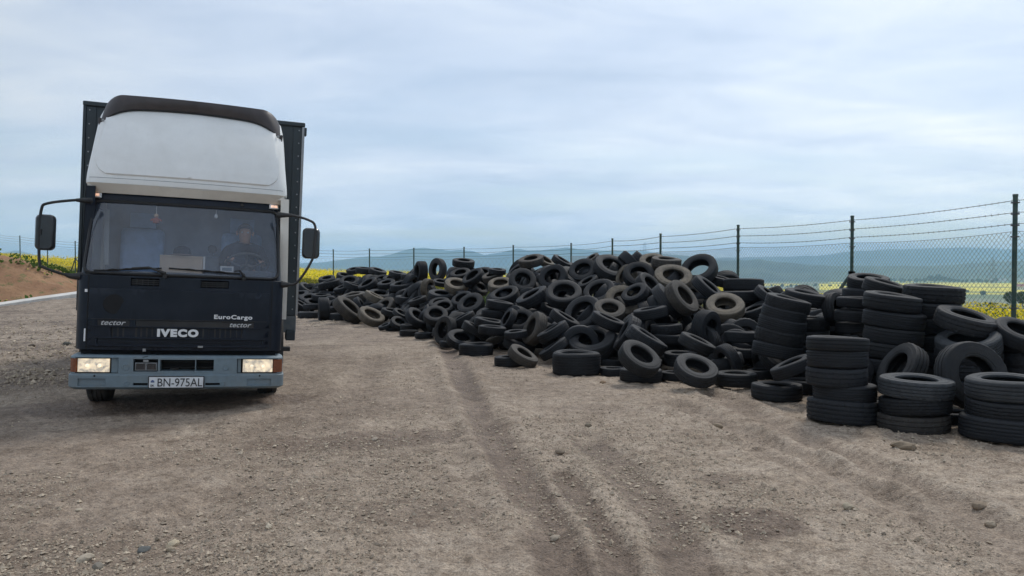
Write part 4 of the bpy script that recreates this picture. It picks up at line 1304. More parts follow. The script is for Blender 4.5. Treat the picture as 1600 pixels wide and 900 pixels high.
q = MB(); q.grid(lambda a, b: Vector(((.085 + .07 * b) * math.cos(a), -(.085 + .07 * b) * math.sin(a), .012 - .015 * b)), lin(.5, math.pi - .5, 12), [0, .5, 1]); q.grid(lambda a, b: Vector(((.085 + .07 * b) * math.cos(a), -(.085 + .07 * b) * math.sin(a), .006 - .015 * b)), lin(.5, math.pi - .5, 12), [0, .5, 1], True); q.build("peak", material("cap_peak", (.30, .22, .18), .9), t)
t = loose("card_sign", .42, .32, 1.50, label="small white framed card on the dashboard below the driver", cat="card")
q = MB(); q.box((0, 0, .035), (.135, .008, .07), (.25, 0, 0)); q.build("card", plate_w, t)
q = MB(); q.box((0, -.006, .035), (.10, .003, .035), (.25, 0, 0)); q.build("print", material("card_print", (.2, .25, .3), .7), t)
t = loose("hanging_doll", -.324, .47, 2.06, label="little red and cream doll hanging behind the left windscreen top", cat="ornament")
q = MB(); q.tube([(0, 0, .05), (0, 0, .13)], .003, 5); q.build("string", letter_m, t)
q = MB(); q.lathe([(0, -.065), (.035, -.05), (.04, -.02), (.022, .005), (0, .01)], 16); q.tube([(.03, 0, -.01), (.055, 0, -.03)], .010, 6); q.tube([(-.03, 0, -.01), (-.055, 0, -.03)], .010, 6); q.build("dress", material("doll_red", (.45, .12, .08), .8), t)
q = MB(); q.lathe([(0, .0), (.022, .012), (.026, .028), (.018, .045), (0, .052)], 16); q.build("head", material("doll_skin", (.62, .42, .26), .7), t)
t = loose("air_freshener", .282, .47, 2.12, label="small white pendant hanging behind the right windscreen top", cat="ornament")
q = MB(); q.tube([(0, 0, .03), (0, 0, .10)], .003, 5); q.build("string", letter_m, t)
q = MB(); q.lathe([(0, -.03), (.016, -.018), (.020, 0), (.012, .02), (0, .03)], 14); q.build("pendant", letter_m, t)

# ---- the driver
skin = material("skin", (.70, .42, .30), .55, var=.08, vscale=20)
jacket = material("dark_jacket", (.035, .04, .055), .85, var=.2)
hair_m = material("grey_hair", (.22, .20, .18), .8, var=.2)
def skinned(name, pts, edges, radii, mats, parent=None, sub=2, root=0):
    me = bpy.data.meshes.new(name); me.from_pydata(pts, edges, [])
    o = bpy.data.objects.new(name, me); COL.objects.link(o)
    md = o.modifiers.new('skin', 'SKIN'); md.use_smooth_shade = True
    for v, r in zip(me.skin_vertices[0].data, radii):
        v.radius = r if isinstance(r, tuple) else (r, r)
    me.skin_vertices[0].data[root].use_root = True
    sb = o.modifiers.new('sub', 'SUBSURF'); sb.levels = sub; sb.render_levels = sub
    dg = bpy.context.evaluated_depsgraph_get(); dg.update()
    m2 = bpy.data.meshes.new_from_object(o.evaluated_get(dg)); bpy.data.objects.remove(o)
    m2.materials.clear()
    for m in mats: m2.materials.append(m)
    m2.polygons.foreach_set('use_smooth', [True] * len(m2.polygons))
    o = bpy.data.objects.new(name, m2); COL.objects.link(o)
    if parent is not None: o.parent = parent
    return o


PEL = Vector((.575, 1.16, 1.40))       # pelvis of the seated driver in truck space
def L(u, v, z): return (u - PEL.x, v - PEL.y, z - PEL.z)
hp = [L(.575, 1.16, 1.40), L(.575, 1.17, 1.55), L(.578, 1.15, 1.70), L(.583, 1.12, 1.80), L(.586, 1.09, 1.855), L(.588, 1.065, 1.915), L(.589, 1.055, 1.985), L(.589, 1.06, 2.04),
      L(.76, 1.13, 1.76), L(.84, 1.0, 1.60), L(.80, .80, 1.60), L(.795, .745, 1.625),
      L(.40, 1.13, 1.76), L(.34, .98, 1.60), L(.42, .80, 1.62), L(.440, .735, 1.645),
      L(.68, 1.05, 1.40), L(.70, .72, 1.42), L(.70, .68, 1.12), L(.70, .60, 1.02), L(.47, 1.05, 1.40), L(.45, .72, 1.42), L(.45, .68, 1.12), L(.45, .60, 1.02)]
ed = [(0, 1), (1, 2), (2, 3), (3, 4), (4, 5), (5, 6), (6, 7), (3, 8), (8, 9), (9, 10), (10, 11), (3, 12), (12, 13), (13, 14), (14, 15), (0, 16), (16, 17), (17, 18), (18, 19), (0, 20), (20, 21), (21, 22), (22, 23)]
rd = [(.16, .12), (.15, .11), (.16, .11), (.10, .08), (.058, .058), (.070, .080), (.080, .098), (.062, .075), .062, .048, .036, .032, .062, .048, .036, .032, .085, .065, .05, .045, .085, .065, .05, .045]
# fingers round the wheel rim: four and a thumb on each hand
for s, hc in ((1, 11), (-1, 15)):
    cx0 = Vector(hp[hc]);
    for k in range(4):
        b = len(hp); f = cx0 + Vector((s * (.022 - .016 * k), -.035, .022 - .004 * k))
        hp += [tuple(f), tuple(f + Vector((0, -.024, .010))), tuple(f + Vector((0, -.030, -.016)))]; ed += [(hc, b), (b, b + 1), (b + 1, b + 2)]; rd += [.010, .009, .008]
    b = len(hp); f = cx0 + Vector((-s * .030, -.010, .018)); hp += [tuple(f), tuple(f + Vector((-s * .012, -.022, .006)))]; ed += [(hc, b), (b, b + 1)]; rd += [.011, .010]
person = skinned("person", hp, ed, rd, [skin], None, 2)
person.matrix_world = TRUCK @ Matrix.Translation(PEL)
props(person, "man in a dark jacket sitting at the steering wheel in the cab", "person")
me = person.data     # shape the face: nose, brows, chin, cheeks
hc = Vector(L(.589, 1.055, 1.972))
for v in me.vertices:
    d = v.co - hc
    if d.length < .20 and d.z > -.10:
        fx = max(0, -d.y / .1)
        if fx > 0:
            v.co.y -= .026 * math.exp(-((d.x / .018) ** 2 + ((d.z + .010) / .026) ** 2)) * fx       # nose
            v.co.y -= .010 * math.exp(-((d.z - .030) / .012) ** 2) * math.exp(-(d.x / .05) ** 2) * fx   # brow
            for e in (-.032, .032): v.co.y += .012 * math.exp(-(((d.x - e) / .016) ** 2 + ((d.z - .008) / .014) ** 2)) * fx
            v.co.y -= .012 * math.exp(-((d.x / .03) ** 2 + ((d.z + .075) / .02) ** 2)) * fx            # chin
            v.co.y += .006 * math.exp(-((d.x / .03) ** 2 + ((d.z + .050) / .006) ** 2)) * fx           # mouth
me.update()
q = MB()
for e in (-.032, .032):
    q.lathe([(0, -.012), (.009, -.009), (.012, 0), (.009, .009), (0, .012)], 10, 'z', hc + Vector((e, -.082, .010)))
q.build("eye", letter_m, person)
q = MB()
for s in (-1, 1): q.lathe([(0, -.03), (.010, -.02), (.016, 0), (.014, .02), (0, .034)], 10, 'z', hc + Vector((s * .088, .008, .0)))
q.build("ear", skin, person)
q = MB(); q.grid(lambda a, b: hc + Vector((.091 * math.sin(b) * math.cos(a), .008 + .108 * math.sin(b) * math.sin(a) + (.012 if math.sin(a) < 0 else 0), .02 + .105 * math.cos(b))), lin(-.6, math.pi + .6, 24), lin(0.05, 1.75, 12)); q.grid(lambda a, b: hc + Vector((.088 * math.sin(b) * math.cos(a), .03 + .06 * math.sin(b) * math.sin(a), .028 + .095 * math.cos(b))), lin(0, 2 * math.pi, 24), lin(0.0, .9, 8)); q.build("hair", hair_m, person)
jp = hp[:5] + hp[8:11] + hp[12:15]
jk = skinned("jacket", [hp[i] for i in (0, 1, 2, 3, 4, 8, 9, 10, 12, 13, 14)], [(0, 1), (1, 2), (2, 3), (3, 4), (3, 5), (5, 6), (6, 7), (3, 8), (8, 9), (9, 10)],
             [(.178, .138), (.170, .130), (.180, .130), (.118, .098), (.072, .070), .078, .062, .048, .078, .062, .048], [jacket], person, 2)
tr = skinned("trousers", [hp[i] for i in (0, 16, 17, 18, 20, 21, 22)], [(0, 1), (1, 2), (2, 3), (0, 4), (4, 5), (5, 6)], [(.17, .13), .098, .078, .064, .098, .078, .064], [material("dark_trousers", (.03, .032, .04), .9)], person, 1)

# ================================================================== scrap tyres
def tyremat(name, col, dustcol, dust, var=.2, rough=.62):
    m = bpy.data.materials.new(name); m.use_nodes = True
    N = NT(m.node_tree); N.n.clear()
    t = N.new('ShaderNodeTexCoord'); vec = t.outputs['Object']
    oi = N.new('ShaderNodeObjectInfo')
    off = N.new('ShaderNodeVectorMath', operation='ADD', i_0=vec, i_1=N.new('ShaderNodeCombineXYZ', i_0=N.math('MULTIPLY', oi.outputs['Random'], 40), i_1=N.math('MULTIPLY', oi.outputs['Random'], 17), i_2=0.0).outputs[0])
    n1 = N.noise(off.outputs[0], 2.2, 5, .62, .3); n2 = N.noise(off.outputs[0], 14., 4, .6)
    k = N.math('ADD', .6, N.math('MULTIPLY', oi.outputs['Random'], 1.1))
    kv = N.new('ShaderNodeCombineXYZ', i_0=k, i_1=k, i_2=k)
    base = N.mix(n2, tuple(c * (1 - var) for c in col), tuple(c * (1 + var) for c in col))
    base = N.mix(1., base, kv.outputs[0], 'MULTIPLY')
    # dust: blotches, more of it on the sidewalls than on the tread
    sp = N.new('ShaderNodeSeparateXYZ', i_0=vec)
    rad_ = N.math('SQRT', N.math('ADD', N.math('MULTIPLY', sp.outputs[0], sp.outputs[0]), N.math('MULTIPLY', sp.outputs[1], sp.outputs[1])))
    side = N.ramp(rad_, [(.60, .85), (.78, 1.0), (.97, .65)])
    d = N.math('MULTIPLY', N.math('MULTIPLY', N.ramp(n1, [(.34, .15), (.68, 1.)]), side), dust, clamp=True)
    base = N.mix(d, base, N.mix(n2, tuple(c * .75 for c in dustcol), tuple(c * 1.2 for c in dustcol)))
    bmp = N.new('ShaderNodeBump', i_Strength=.35, i_Distance=.02, i_Height=N.noise(off.outputs[0], 38., 3, .6))
    p = N.new('ShaderNodeBsdfPrincipled', i_Base_Color=base, i_Roughness=N.math('ADD', rough, N.math('MULTIPLY', d, .25), clamp=True), i_Normal=bmp.outputs[0])
    p.inputs['Specular IOR Level'].default_value = .33
    N.new('ShaderNodeOutputMaterial', i_Surface=p.outputs[0])
    return m


TYM = {'k': tyremat("tyre_black", (.0080, .0092, .0115), (.040, .039, .039), .36),
       'g': tyremat("tyre_dark_grey", (.0120, .0130, .0150), (.056, .054, .052), .55),
       'g2': tyremat("tyre_grey_rim", (.018, .0205, .0235), (.095, .10, .105), .7),
       'b': tyremat("tyre_brown_dust", (.050, .043, .034), (.215, .180, .135), 1.05),
       'b2': tyremat("tyre_brownish", (.026, .024, .022), (.120, .102, .082), .85),
       'b3': tyremat("tyre_brownish_tread", (.024, .022, .021), (.075, .066, .056), .7)}


def tyre_mesh(wr, q=.60, ribs=4, seed=0, blocks=False):
    """rounded section with rim bead, sidewall step, shoulder and grooves; outer radius 1"""
    w = 2 * wr
    half = [(q, .36), (q + .012, .44), (q + .05, .475), (q + .085, .47), (q + .095, .490), (q + .19, .505), (q + .28, .495), (q + .285, .482), (.945, .455), (.975, .42), (.990, .385)]
    tread = []
    edge = .385
    gs = [-.36 + .72 * (k + .5) / ribs for k in range(ribs)]
    for gk in gs: tread += [(1.0 - .012 * abs(gk) / .36, gk - .030), (.968, gk - .024), (.968, gk + .024), (1.0 - .012 * abs(gk) / .36, gk + .030)]
    inner = [(q + .015, .30), (q + .10, .39), (.90, .40), (.945, .30), (.955, 0), (.945, -.30), (.90, -.40), (q + .10, -.39), (q + .015, -.30)]
    prof = [(r, a) for r, a in half] + [(r, -a) for r, a in tread] + [(r, -a) for r, a in half[::-1]] + [(r, a) for r, a in inner[::-1]]
    nseg = 72 if blocks else 48
    P = np.array(prof); n = len(P)
    t = np.arange(nseg) * 2 * np.pi / nseg
    V = np.zeros((nseg, n, 3)); rad_ = np.repeat(P[None, :, 0], nseg, 0)
    # shoulder blocks: every other segment cut a little
    sh = (np.abs(P[:, 1]) > .33) & (P[:, 0] > .955) & (np.arange(n) < n - len(inner))
    rad_[::2, sh] -= .018
    if blocks:
        tr = np.zeros(n, bool); tr[len(half):len(half) + len(tread)] = True
        a_ = tr & (P[:, 1] > 0); b_ = tr & (P[:, 1] <= 0)
        rad_[0::3, a_] -= .022; rad_[1::3, b_] -= .022; rad_[0::3, sh] -= .02
    V[..., 0] = rad_ * np.cos(t)[:, None]; V[..., 1] = rad_ * np.sin(t)[:, None]; V[..., 2] = P[None, :, 1] * w
    # old carcasses are never quite round
    gg = np.random.default_rng(seed)
    sq = 1 + .018 * np.cos(2 * t + gg.uniform(0, 6)) + .010 * np.cos(3 * t + gg.uniform(0, 6))
    V[..., :2] *= sq[:, None, None]
    V[..., 2] += (.02 * np.cos(2 * t + gg.uniform(0, 6)))[:, None] * w * 1.2
    ii = np.arange(nseg * n).reshape(nseg, n); jj = np.roll(ii, -1, 0)
    F = np.stack([ii, jj, np.roll(jj, -1, 1), np.roll(ii, -1, 1)], -1).reshape(-1, 4)
    o = np_mesh("scrap_tyre", V.reshape(-1, 3), F, TYM['k'], True)
    me = o.data
    me.set_sharp_from_angle(angle=R(32)); bpy.data.objects.remove(o)
    return me


TYV = {0: [tyre_mesh(.25, .61, 4, 1), tyre_mesh(.25, .57, 3, 2), tyre_mesh(.25, .55, 4, 10, True)], 1: [tyre_mesh(.30, .56, 4, 3), tyre_mesh(.30, .53, 3, 4), tyre_mesh(.30, .60, 5, 5), tyre_mesh(.30, .54, 3, 9, True)],
       2: [tyre_mesh(.36, .55, 4, 6), tyre_mesh(.36, .52, 5, 7), tyre_mesh(.36, .54, 4, 11, True)], 3: [tyre_mesh(.46, .60, 6, 8)]}
WRV = {0: .25, 1: .30, 2: .36, 3: .46}
# x y z of the centre, axis, radius, width, section, tone | description
TYRES = """
-6.457 24.341 0.099 0.000 0.000 1.000 0.341 0.205 1 k|black tyre lying flat on the ground right beside the truck box
-6.688 25.621 0.304 -0.033 0.015 0.999 0.294 0.176 1 k|black tyre lying flat above the flat ground tyre beside the truck box
-5.682 23.170 0.341 -0.958 -0.286 0.002 0.355 0.320 3 k|black tyre standing upright on edge near the truck box
-5.238 23.256 0.103 0.000 0.000 1.000 0.356 0.213 1 k|black tyre lying flat below right of the upright tyre near the truck box
-4.631 21.725 0.394 0.680 -0.131 0.722 0.472 0.283 1 b2|brownish tyre leaning with a pale rim edge at the far left heap foot
-3.788 20.620 0.267 0.444 -0.331 0.833 0.367 0.220 1 b|brown tyre tilted open towards us at the foot of the far left heap
-3.531 21.372 0.478 -0.471 -0.556 0.685 0.338 0.203 1 b2|thin brown ring tilted left above the brown open tyre
-4.778 23.108 0.691 -0.145 -0.149 0.978 0.400 0.240 1 b2|arched tyre with rusty spots on its tread in the far left heap
-4.017 22.513 0.693 0.457 0.012 0.890 0.356 0.214 1 b|pale brown tyre sloping down right beside the rusty spotted arched tyre
-4.436 22.445 0.471 0.867 -0.010 0.498 0.289 0.173 1 k|black tyre showing its tread below right of the rusty spotted arched tyre
-5.652 24.658 0.398 -0.385 -0.414 0.825 0.341 0.205 1 k|black tyre tilted open above right of the upright tyre near the truck box
-7.129 29.602 1.155 -0.093 -0.320 0.943 0.322 0.193 1 k|black tyre tilted open above left of the rusty spotted arched tyre
-6.178 28.444 1.271 0.216 -0.204 0.955 0.337 0.202 1 k|black tyre tilted open left of the top tyre of the far left heap
-5.725 27.082 1.103 0.028 -0.495 0.868 0.348 0.209 1 k|black tyre tilted open below left of the top tyre of the far left heap
-5.697 27.800 1.500 -0.127 -0.230 0.965 0.303 0.182 1 k|black tyre showing its tread left of the top tyre of the far left heap
-5.125 26.862 1.500 0.104 -0.082 0.991 0.359 0.215 1 k|black tyre on the very top of the far left heap
-4.568 26.107 1.457 0.284 -0.152 0.947 0.310 0.186 1 k|black tyre showing its tread right of the top tyre of the far left heap
-3.865 24.756 1.240 -0.118 -0.315 0.942 0.294 0.176 1 k|black tyre tilted open left of the edge on upright tyre
-3.635 24.371 1.378 0.191 -0.118 0.974 0.289 0.174 1 k|black tyre showing its tread left of the edge on upright tyre
-4.241 25.148 1.156 -0.066 -0.509 0.858 0.310 0.186 1 k|black tyre tilted open below right of the top tyre of the far left heap
-4.612 24.596 1.049 -0.416 -0.368 0.831 0.328 0.197 1 k|black tyre tilted open below the top tyre of the far left heap
-5.238 25.441 0.970 0.268 -0.027 0.963 0.365 0.219 1 k|black tyre showing its tread above the rusty spotted arched tyre
-5.758 26.164 0.889 -0.289 -0.247 0.925 0.311 0.186 1 k|black tyre showing its tread above left of the rusty spotted arched tyre
-6.354 27.253 0.758 0.008 -0.387 0.922 0.337 0.202 1 k|black tyre tilted open left of the rusty spotted arched tyre
-6.509 27.404 1.020 -0.231 -0.141 0.963 0.407 0.244 1 k|black tyre showing its tread above the upright tyre near the truck box
-8.067 30.183 0.801 0.542 -0.253 0.802 0.328 0.197 1 k|black tyre tilted open above left of the upright tyre near the truck box
-3.991 23.304 0.742 0.128 -0.255 0.958 0.380 0.228 1 k|black tyre tilted open above right of the pale sloping tyre
-3.894 23.838 1.083 -0.118 -0.307 0.944 0.283 0.170 1 k|black tyre tilted open above left of the bluish tilted ring
-3.224 22.491 1.050 -0.134 -0.253 0.958 0.345 0.207 1 k|black tyre tilted open below left of the edge on upright tyre
-2.760 20.869 0.787 -0.692 -0.481 0.538 0.371 0.222 1 k|bluish black ring tilted left in the dip right of the far left heap
-3.208 20.346 0.397 0.191 -0.120 0.974 0.262 0.157 1 k|black tyre showing its tread below right of the thin brown ring
-7.271 27.596 0.462 0.094 -0.357 0.929 0.382 0.229 1 k|black tyre tilted open above the flat ground tyre beside the truck box
-6.615 26.625 0.590 0.028 -0.114 0.993 0.342 0.205 1 k|black tyre showing its tread above right of the flat ground tyre beside the truck box
-6.957 26.940 0.336 0.236 -0.263 0.935 0.346 0.208 1 k|black tyre tilted open above right of the flat ground tyre beside the truck box
-7.225 26.254 0.296 0.515 -0.027 0.857 0.351 0.210 1 k|black tyre showing its tread above left of the flat ground tyre beside the truck box
-7.896 28.524 0.573 -0.088 -0.305 0.948 0.367 0.220 1 k|black tyre tilted open above left of the flat ground tyre beside the truck box
-2.667 22.548 1.481 -0.910 -0.414 0.000 0.312 0.262 3 k|black tyre standing upright on the heap seen nearly edge on
-2.068 21.355 1.526 -0.711 -0.694 0.108 0.320 0.192 1 g|upright tyre on the heap with sky showing through its hole left of centre
-1.278 20.196 1.702 0.098 -0.204 0.974 0.294 0.177 1 k|black tyre showing its tread above the brown topped tilted tyre
-1.308 19.552 1.402 -0.132 -0.408 0.903 0.267 0.160 1 k|black tyre tilted open above the brown topped tilted tyre
-0.932 18.537 1.334 -0.504 -0.423 0.753 0.286 0.172 1 k|black tyre tilted open above right of the brown topped tilted tyre
-2.186 19.915 1.044 0.906 -0.409 -0.109 0.263 0.158 1 b|pale brown tyre standing upright below the upright see through tyre
-1.350 18.690 1.131 0.155 -0.426 0.891 0.305 0.183 1 b|brown topped tyre lying tilted left of centre on the heap
-1.722 18.695 0.885 0.106 -0.244 0.964 0.330 0.198 1 k|black tyre tilted open right of the pale brown upright tyre
-1.710 18.110 0.711 -0.124 -0.377 0.918 0.264 0.158 1 k|black tyre tilted open above the low grey ring
-1.568 17.631 0.641 -0.034 -0.466 0.884 0.280 0.168 1 k|black tyre tilted open above right of the low grey ring
-1.703 17.100 0.500 0.125 -0.567 0.814 0.279 0.167 1 g|grey ring facing us low on the heap left of centre
-0.888 16.647 0.760 -0.306 -0.588 0.749 0.308 0.185 1 g|wide dark ring tilted left above the two flat treads
-1.124 17.456 0.833 -0.334 -0.495 0.802 0.262 0.157 1 k|black tyre tilted open above left of the wide dark tilted ring
-2.240 18.149 0.377 0.565 -0.290 0.773 0.312 0.187 1 k|black tyre tilted open left of the low grey ring
-2.454 19.381 0.508 -0.202 -0.335 0.920 0.291 0.174 1 g|dark grey tyre tilted open below right of the bluish tilted ring
-2.387 19.477 0.737 -0.322 -0.154 0.934 0.249 0.150 1 g|dark grey tyre showing its tread below right of the bluish tilted ring
-1.928 20.654 1.173 0.191 -0.269 0.944 0.210 0.126 1 k|black tyre tilted open above right of the pale brown upright tyre
-2.904 20.004 0.366 0.508 -0.182 0.842 0.221 0.133 1 g|dark grey tyre tilted open below right of the thin brown ring
-3.154 19.089 0.115 -0.309 -0.187 0.933 0.177 0.106 1 k|black tyre showing its tread below the thin brown ring
-2.964 19.200 0.058 0.000 0.000 1.000 0.204 0.122 1 k|black tyre lying flat below right of the brown open tyre at the far left foot
-2.798 19.030 0.194 0.358 -0.399 0.845 0.235 0.141 1 k|black tyre tilted open below right of the thin brown ring
-2.492 18.665 0.130 0.001 -0.007 1.000 0.231 0.138 1 k|black tyre showing its tread below left of the low grey ring
-2.387 17.760 0.062 0.000 0.000 1.000 0.219 0.131 1 k|black tyre lying flat left of the tall ring at the heap foot
-1.951 17.062 0.062 0.000 0.000 1.000 0.218 0.131 1 k|black tyre lying flat below left of the low grey ring
-1.905 17.837 0.176 0.938 0.025 0.347 0.173 0.104 1 k|black tyre showing its tread left of the tall ring at the heap foot
-1.349 15.510 0.284 -0.726 -0.654 0.212 0.294 0.176 1 g|tall dark ring standing on edge at the heap foot left of centre
-1.010 15.715 0.491 -0.463 -0.073 0.883 0.285 0.171 1 k|black tyre showing its tread below the wide dark tilted ring
-0.681 14.580 0.369 0.421 -0.010 0.907 0.290 0.174 1 g|dark grey tyre showing its tread above the flat tyre in front of the heap
-0.964 14.548 0.185 0.251 -0.411 0.876 0.282 0.169 1 k|black tyre tilted open above left of the flat tyre in front of the heap
-1.227 15.152 0.058 0.000 0.000 1.000 0.206 0.124 1 k|black tyre lying flat below right of the tall ring at the heap foot
-0.635 13.581 0.105 0.000 0.000 1.000 0.306 0.220 2 k|black tyre lying flat on the ground in front of the heap left of centre
-0.246 16.838 1.177 -0.073 -0.408 0.910 0.289 0.174 1 b|light brown tyre with a deep tread lying tilted beside the big round ring
0.223 16.311 1.275 0.093 -0.795 0.600 0.301 0.181 1 g|big round ring facing us with rubbish lying inside its hole
0.425 16.996 1.712 -0.173 -0.307 0.936 0.278 0.167 1 b2|rounded brownish tyre at the left end of the main crest
0.767 17.719 1.707 0.463 -0.330 0.823 0.227 0.136 1 b|brown tyre tilted open right of the rounded tyre at the left crest end
1.109 17.073 1.685 0.483 -0.191 0.855 0.249 0.149 1 k|black tread block tilted on the crest right of the rounded tyres
0.852 15.769 1.353 -0.341 -0.780 0.525 0.298 0.179 1 k|large black ring facing us below the tilted tread block
0.101 17.207 1.448 -0.614 -0.298 0.731 0.266 0.159 1 k|black tyre tilted open above left of the round ring with rubbish inside
0.975 14.434 1.054 -0.040 -0.598 0.800 0.343 0.206 1 g|thick grey ring facing us in the upper middle of the heap
0.404 14.915 0.971 -0.464 -0.163 0.871 0.349 0.209 1 k|black tyre showing its tread below right of the round ring with rubbish inside
-0.147 15.840 0.976 -0.279 -0.378 0.883 0.321 0.193 1 k|black tyre tilted right below the light brown tilted tyre
-0.240 15.145 0.818 0.174 -0.033 0.984 0.281 0.169 1 k|black tyre showing its tread below the tilted tyre below the light brown one
-0.354 15.138 0.654 0.087 -0.022 0.996 0.261 0.156 1 k|black tyre showing its tread below left of the tilted tyre below the light brown one
-0.766 18.508 1.070 0.452 -0.467 0.760 0.220 0.132 1 k|black tyre tilted open left of the light brown tilted tyre
-0.465 18.265 1.363 -0.318 -0.305 0.898 0.250 0.150 1 b2|brownish tyre tilted open above left of the light brown tilted tyre
-0.345 17.983 1.485 0.089 -0.148 0.985 0.207 0.124 1 k|black tyre showing its tread above the light brown tilted tyre
0.768 14.856 0.757 0.245 -0.165 0.955 0.230 0.138 1 k|black tyre showing its tread below left of the thick grey ring in the upper middle
0.625 15.610 0.875 -0.469 -0.046 0.882 0.214 0.128 1 k|black tyre showing its tread below the large ring below the crest tread block
-0.420 14.394 0.503 0.174 -0.047 0.984 0.292 0.175 1 k|black tyre showing its tread above left of the greenish sloping tyre
-0.352 13.608 0.444 0.087 -0.021 0.996 0.252 0.151 1 k|black tyre showing its tread above right of the flat tyre in front of the heap
-0.262 14.239 0.252 -0.467 -0.032 0.884 0.233 0.140 1 b2|greenish black tyre sloping up right at the heap foot
0.158 14.107 0.570 -0.251 -0.654 0.713 0.261 0.157 1 k|black tyre facing us above left of the tall narrow brown tyre
-0.058 13.930 0.617 -0.825 -0.273 0.495 0.215 0.129 1 k|black tyre tilted open left of the tall narrow brown tyre
0.392 13.251 0.497 -0.860 -0.332 0.388 0.310 0.186 1 b2|dusty brown tyre standing tall and narrow low in the middle of the heap
0.066 13.237 0.406 -0.087 -0.068 0.994 0.205 0.123 1 k|black tyre showing its tread below left of the tall narrow brown tyre
0.680 12.722 0.481 -0.498 -0.004 0.867 0.275 0.165 1 k|black tyre showing its tread right of the tall narrow brown tyre
0.680 12.337 0.244 -0.571 0.014 0.821 0.256 0.154 1 k|black tyre showing its tread above left of the very wide flat tyre
0.903 13.195 0.653 0.487 -0.128 0.864 0.274 0.164 1 k|black tyre showing its tread below left of the large greyish ring
-0.041 12.146 0.070 0.000 0.000 1.000 0.248 0.149 1 k|black tyre lying flat on the ground nearest the middle of the yard
0.168 11.966 0.166 0.473 -0.218 0.853 0.248 0.149 1 b2|worn tyre propped with a pale lip on the flat tyre at the middle foot
0.942 11.163 0.158 0.000 0.000 1.000 0.356 0.327 3 k|very wide black truck tyre lying flat at the heap foot
1.483 15.985 1.489 -0.294 -0.728 0.620 0.302 0.181 1 g|ring on the crest with light grey lumps showing inside it
1.532 15.434 1.256 -0.474 -0.245 0.846 0.225 0.135 1 k|black tyre tilted open below the crest ring with grey lumps inside
2.032 15.736 1.552 0.184 -0.585 0.790 0.367 0.220 1 g|large dark tyre tilted open on the crest left of the brown ones
1.864 17.759 1.781 -0.507 -0.261 0.821 0.180 0.108 1 b2|brownish tyre tilted open above right of the crest ring with grey lumps inside
2.247 15.045 1.368 -0.830 -0.483 0.278 0.259 0.155 1 b|brown ring half hidden left of the big black crest ring
2.423 14.664 1.403 -0.028 -0.804 0.594 0.303 0.182 1 k|big black ring facing us just below the crest
2.816 15.332 1.651 -0.018 -0.517 0.856 0.284 0.170 1 b|brown tyre lying at the highest point of the crest
2.986 14.877 1.661 0.053 -0.174 0.983 0.296 0.177 1 b2|brownish tyre lying on the crest right of the highest brown one
2.985 14.247 1.351 -0.049 -0.578 0.814 0.357 0.214 1 b|pale brown ring facing us right below the crest top
2.474 13.847 1.210 0.600 -0.505 0.620 0.287 0.172 1 g|dark grey tyre tilted open below right of the big black crest ring
2.617 12.917 0.983 0.732 -0.225 0.643 0.337 0.202 1 g|grey tread slab leaning steeply in the middle right of the heap
2.808 12.707 1.050 0.609 -0.550 0.571 0.319 0.191 1 b2|dusty tyre leaning steeply beside the steep grey tread slab
1.956 13.632 0.953 0.139 -0.808 0.572 0.317 0.190 1 b|light brown ring facing us in the centre of the heap
1.667 13.143 0.817 0.067 -0.575 0.815 0.272 0.163 1 b2|brownish tyre facing us below left of the light brown centre ring
1.664 14.541 1.077 -0.390 -0.593 0.705 0.320 0.192 1 g|grey ring tilted right above left of the light brown centre ring
1.276 13.588 0.728 -0.468 -0.629 0.621 0.364 0.219 1 g|large greyish ring left of and below the light brown centre ring
2.161 13.456 1.091 -0.503 -0.406 0.763 0.249 0.149 1 k|black tyre tilted open above right of the light brown centre ring
2.259 12.482 0.813 -0.178 -0.015 0.984 0.292 0.175 1 k|black tyre showing its tread below left of the steep grey tread slab
1.294 12.333 0.328 -0.193 -0.460 0.867 0.380 0.273 2 g|big dark grey ring resting on the very wide flat tyre
1.563 12.491 0.666 0.362 -0.105 0.926 0.292 0.175 1 k|black tyre showing its tread above right of the big grey ring above the wide tyre
1.793 11.932 0.514 -0.863 0.019 0.505 0.300 0.180 1 k|black tyre showing its tread left of the large sloped tread
1.987 11.331 0.469 0.515 -0.115 0.849 0.330 0.198 1 k|large black tread lying sloped right of the big dark grey ring
1.693 10.195 0.334 0.357 -0.484 0.799 0.296 0.178 1 g|tyre with a pale lower rim gaping under the large sloped tread
1.762 10.490 0.080 0.000 0.000 1.000 0.285 0.171 1 k|flat black tyre on the ground below the gaping pale rimmed tyre
1.597 12.176 0.046 0.022 0.006 1.000 0.207 0.116 1 k|black tyre lying flat left of the gaping pale rimmed tyre
1.458 11.043 0.052 0.000 0.000 1.000 0.188 0.113 1 k|black tyre lying flat left of the flat ground tyre below the gaping one
2.459 12.227 0.572 -0.054 0.001 0.999 0.260 0.156 1 k|black tyre lying flat above right of the large sloped tread
2.477 12.110 0.429 -0.014 -0.010 1.000 0.247 0.148 1 k|black tyre lying flat right of the large sloped tread
2.534 11.534 0.180 -0.025 -0.028 0.999 0.250 0.200 2 k|black tyre lying flat left of the squashed grey ring
2.231 10.551 0.054 0.000 0.000 1.000 0.197 0.118 1 k|black tyre lying flat below left of the squashed grey ring
3.546 14.541 1.510 -0.379 -0.652 0.657 0.352 0.211 1 k|black ring standing on the crest with sky seen through it
3.997 14.666 1.292 0.226 -0.152 0.962 0.285 0.171 1 k|black tyre showing its tread left of the flat tyre right of the crest
4.236 14.039 1.231 0.033 0.084 0.996 0.370 0.222 1 k|black tyre lying flat right of the crest with another below it
4.057 13.708 1.043 -0.047 0.024 0.999 0.332 0.199 1 k|black tyre lying flat below the flat tyre right of the crest
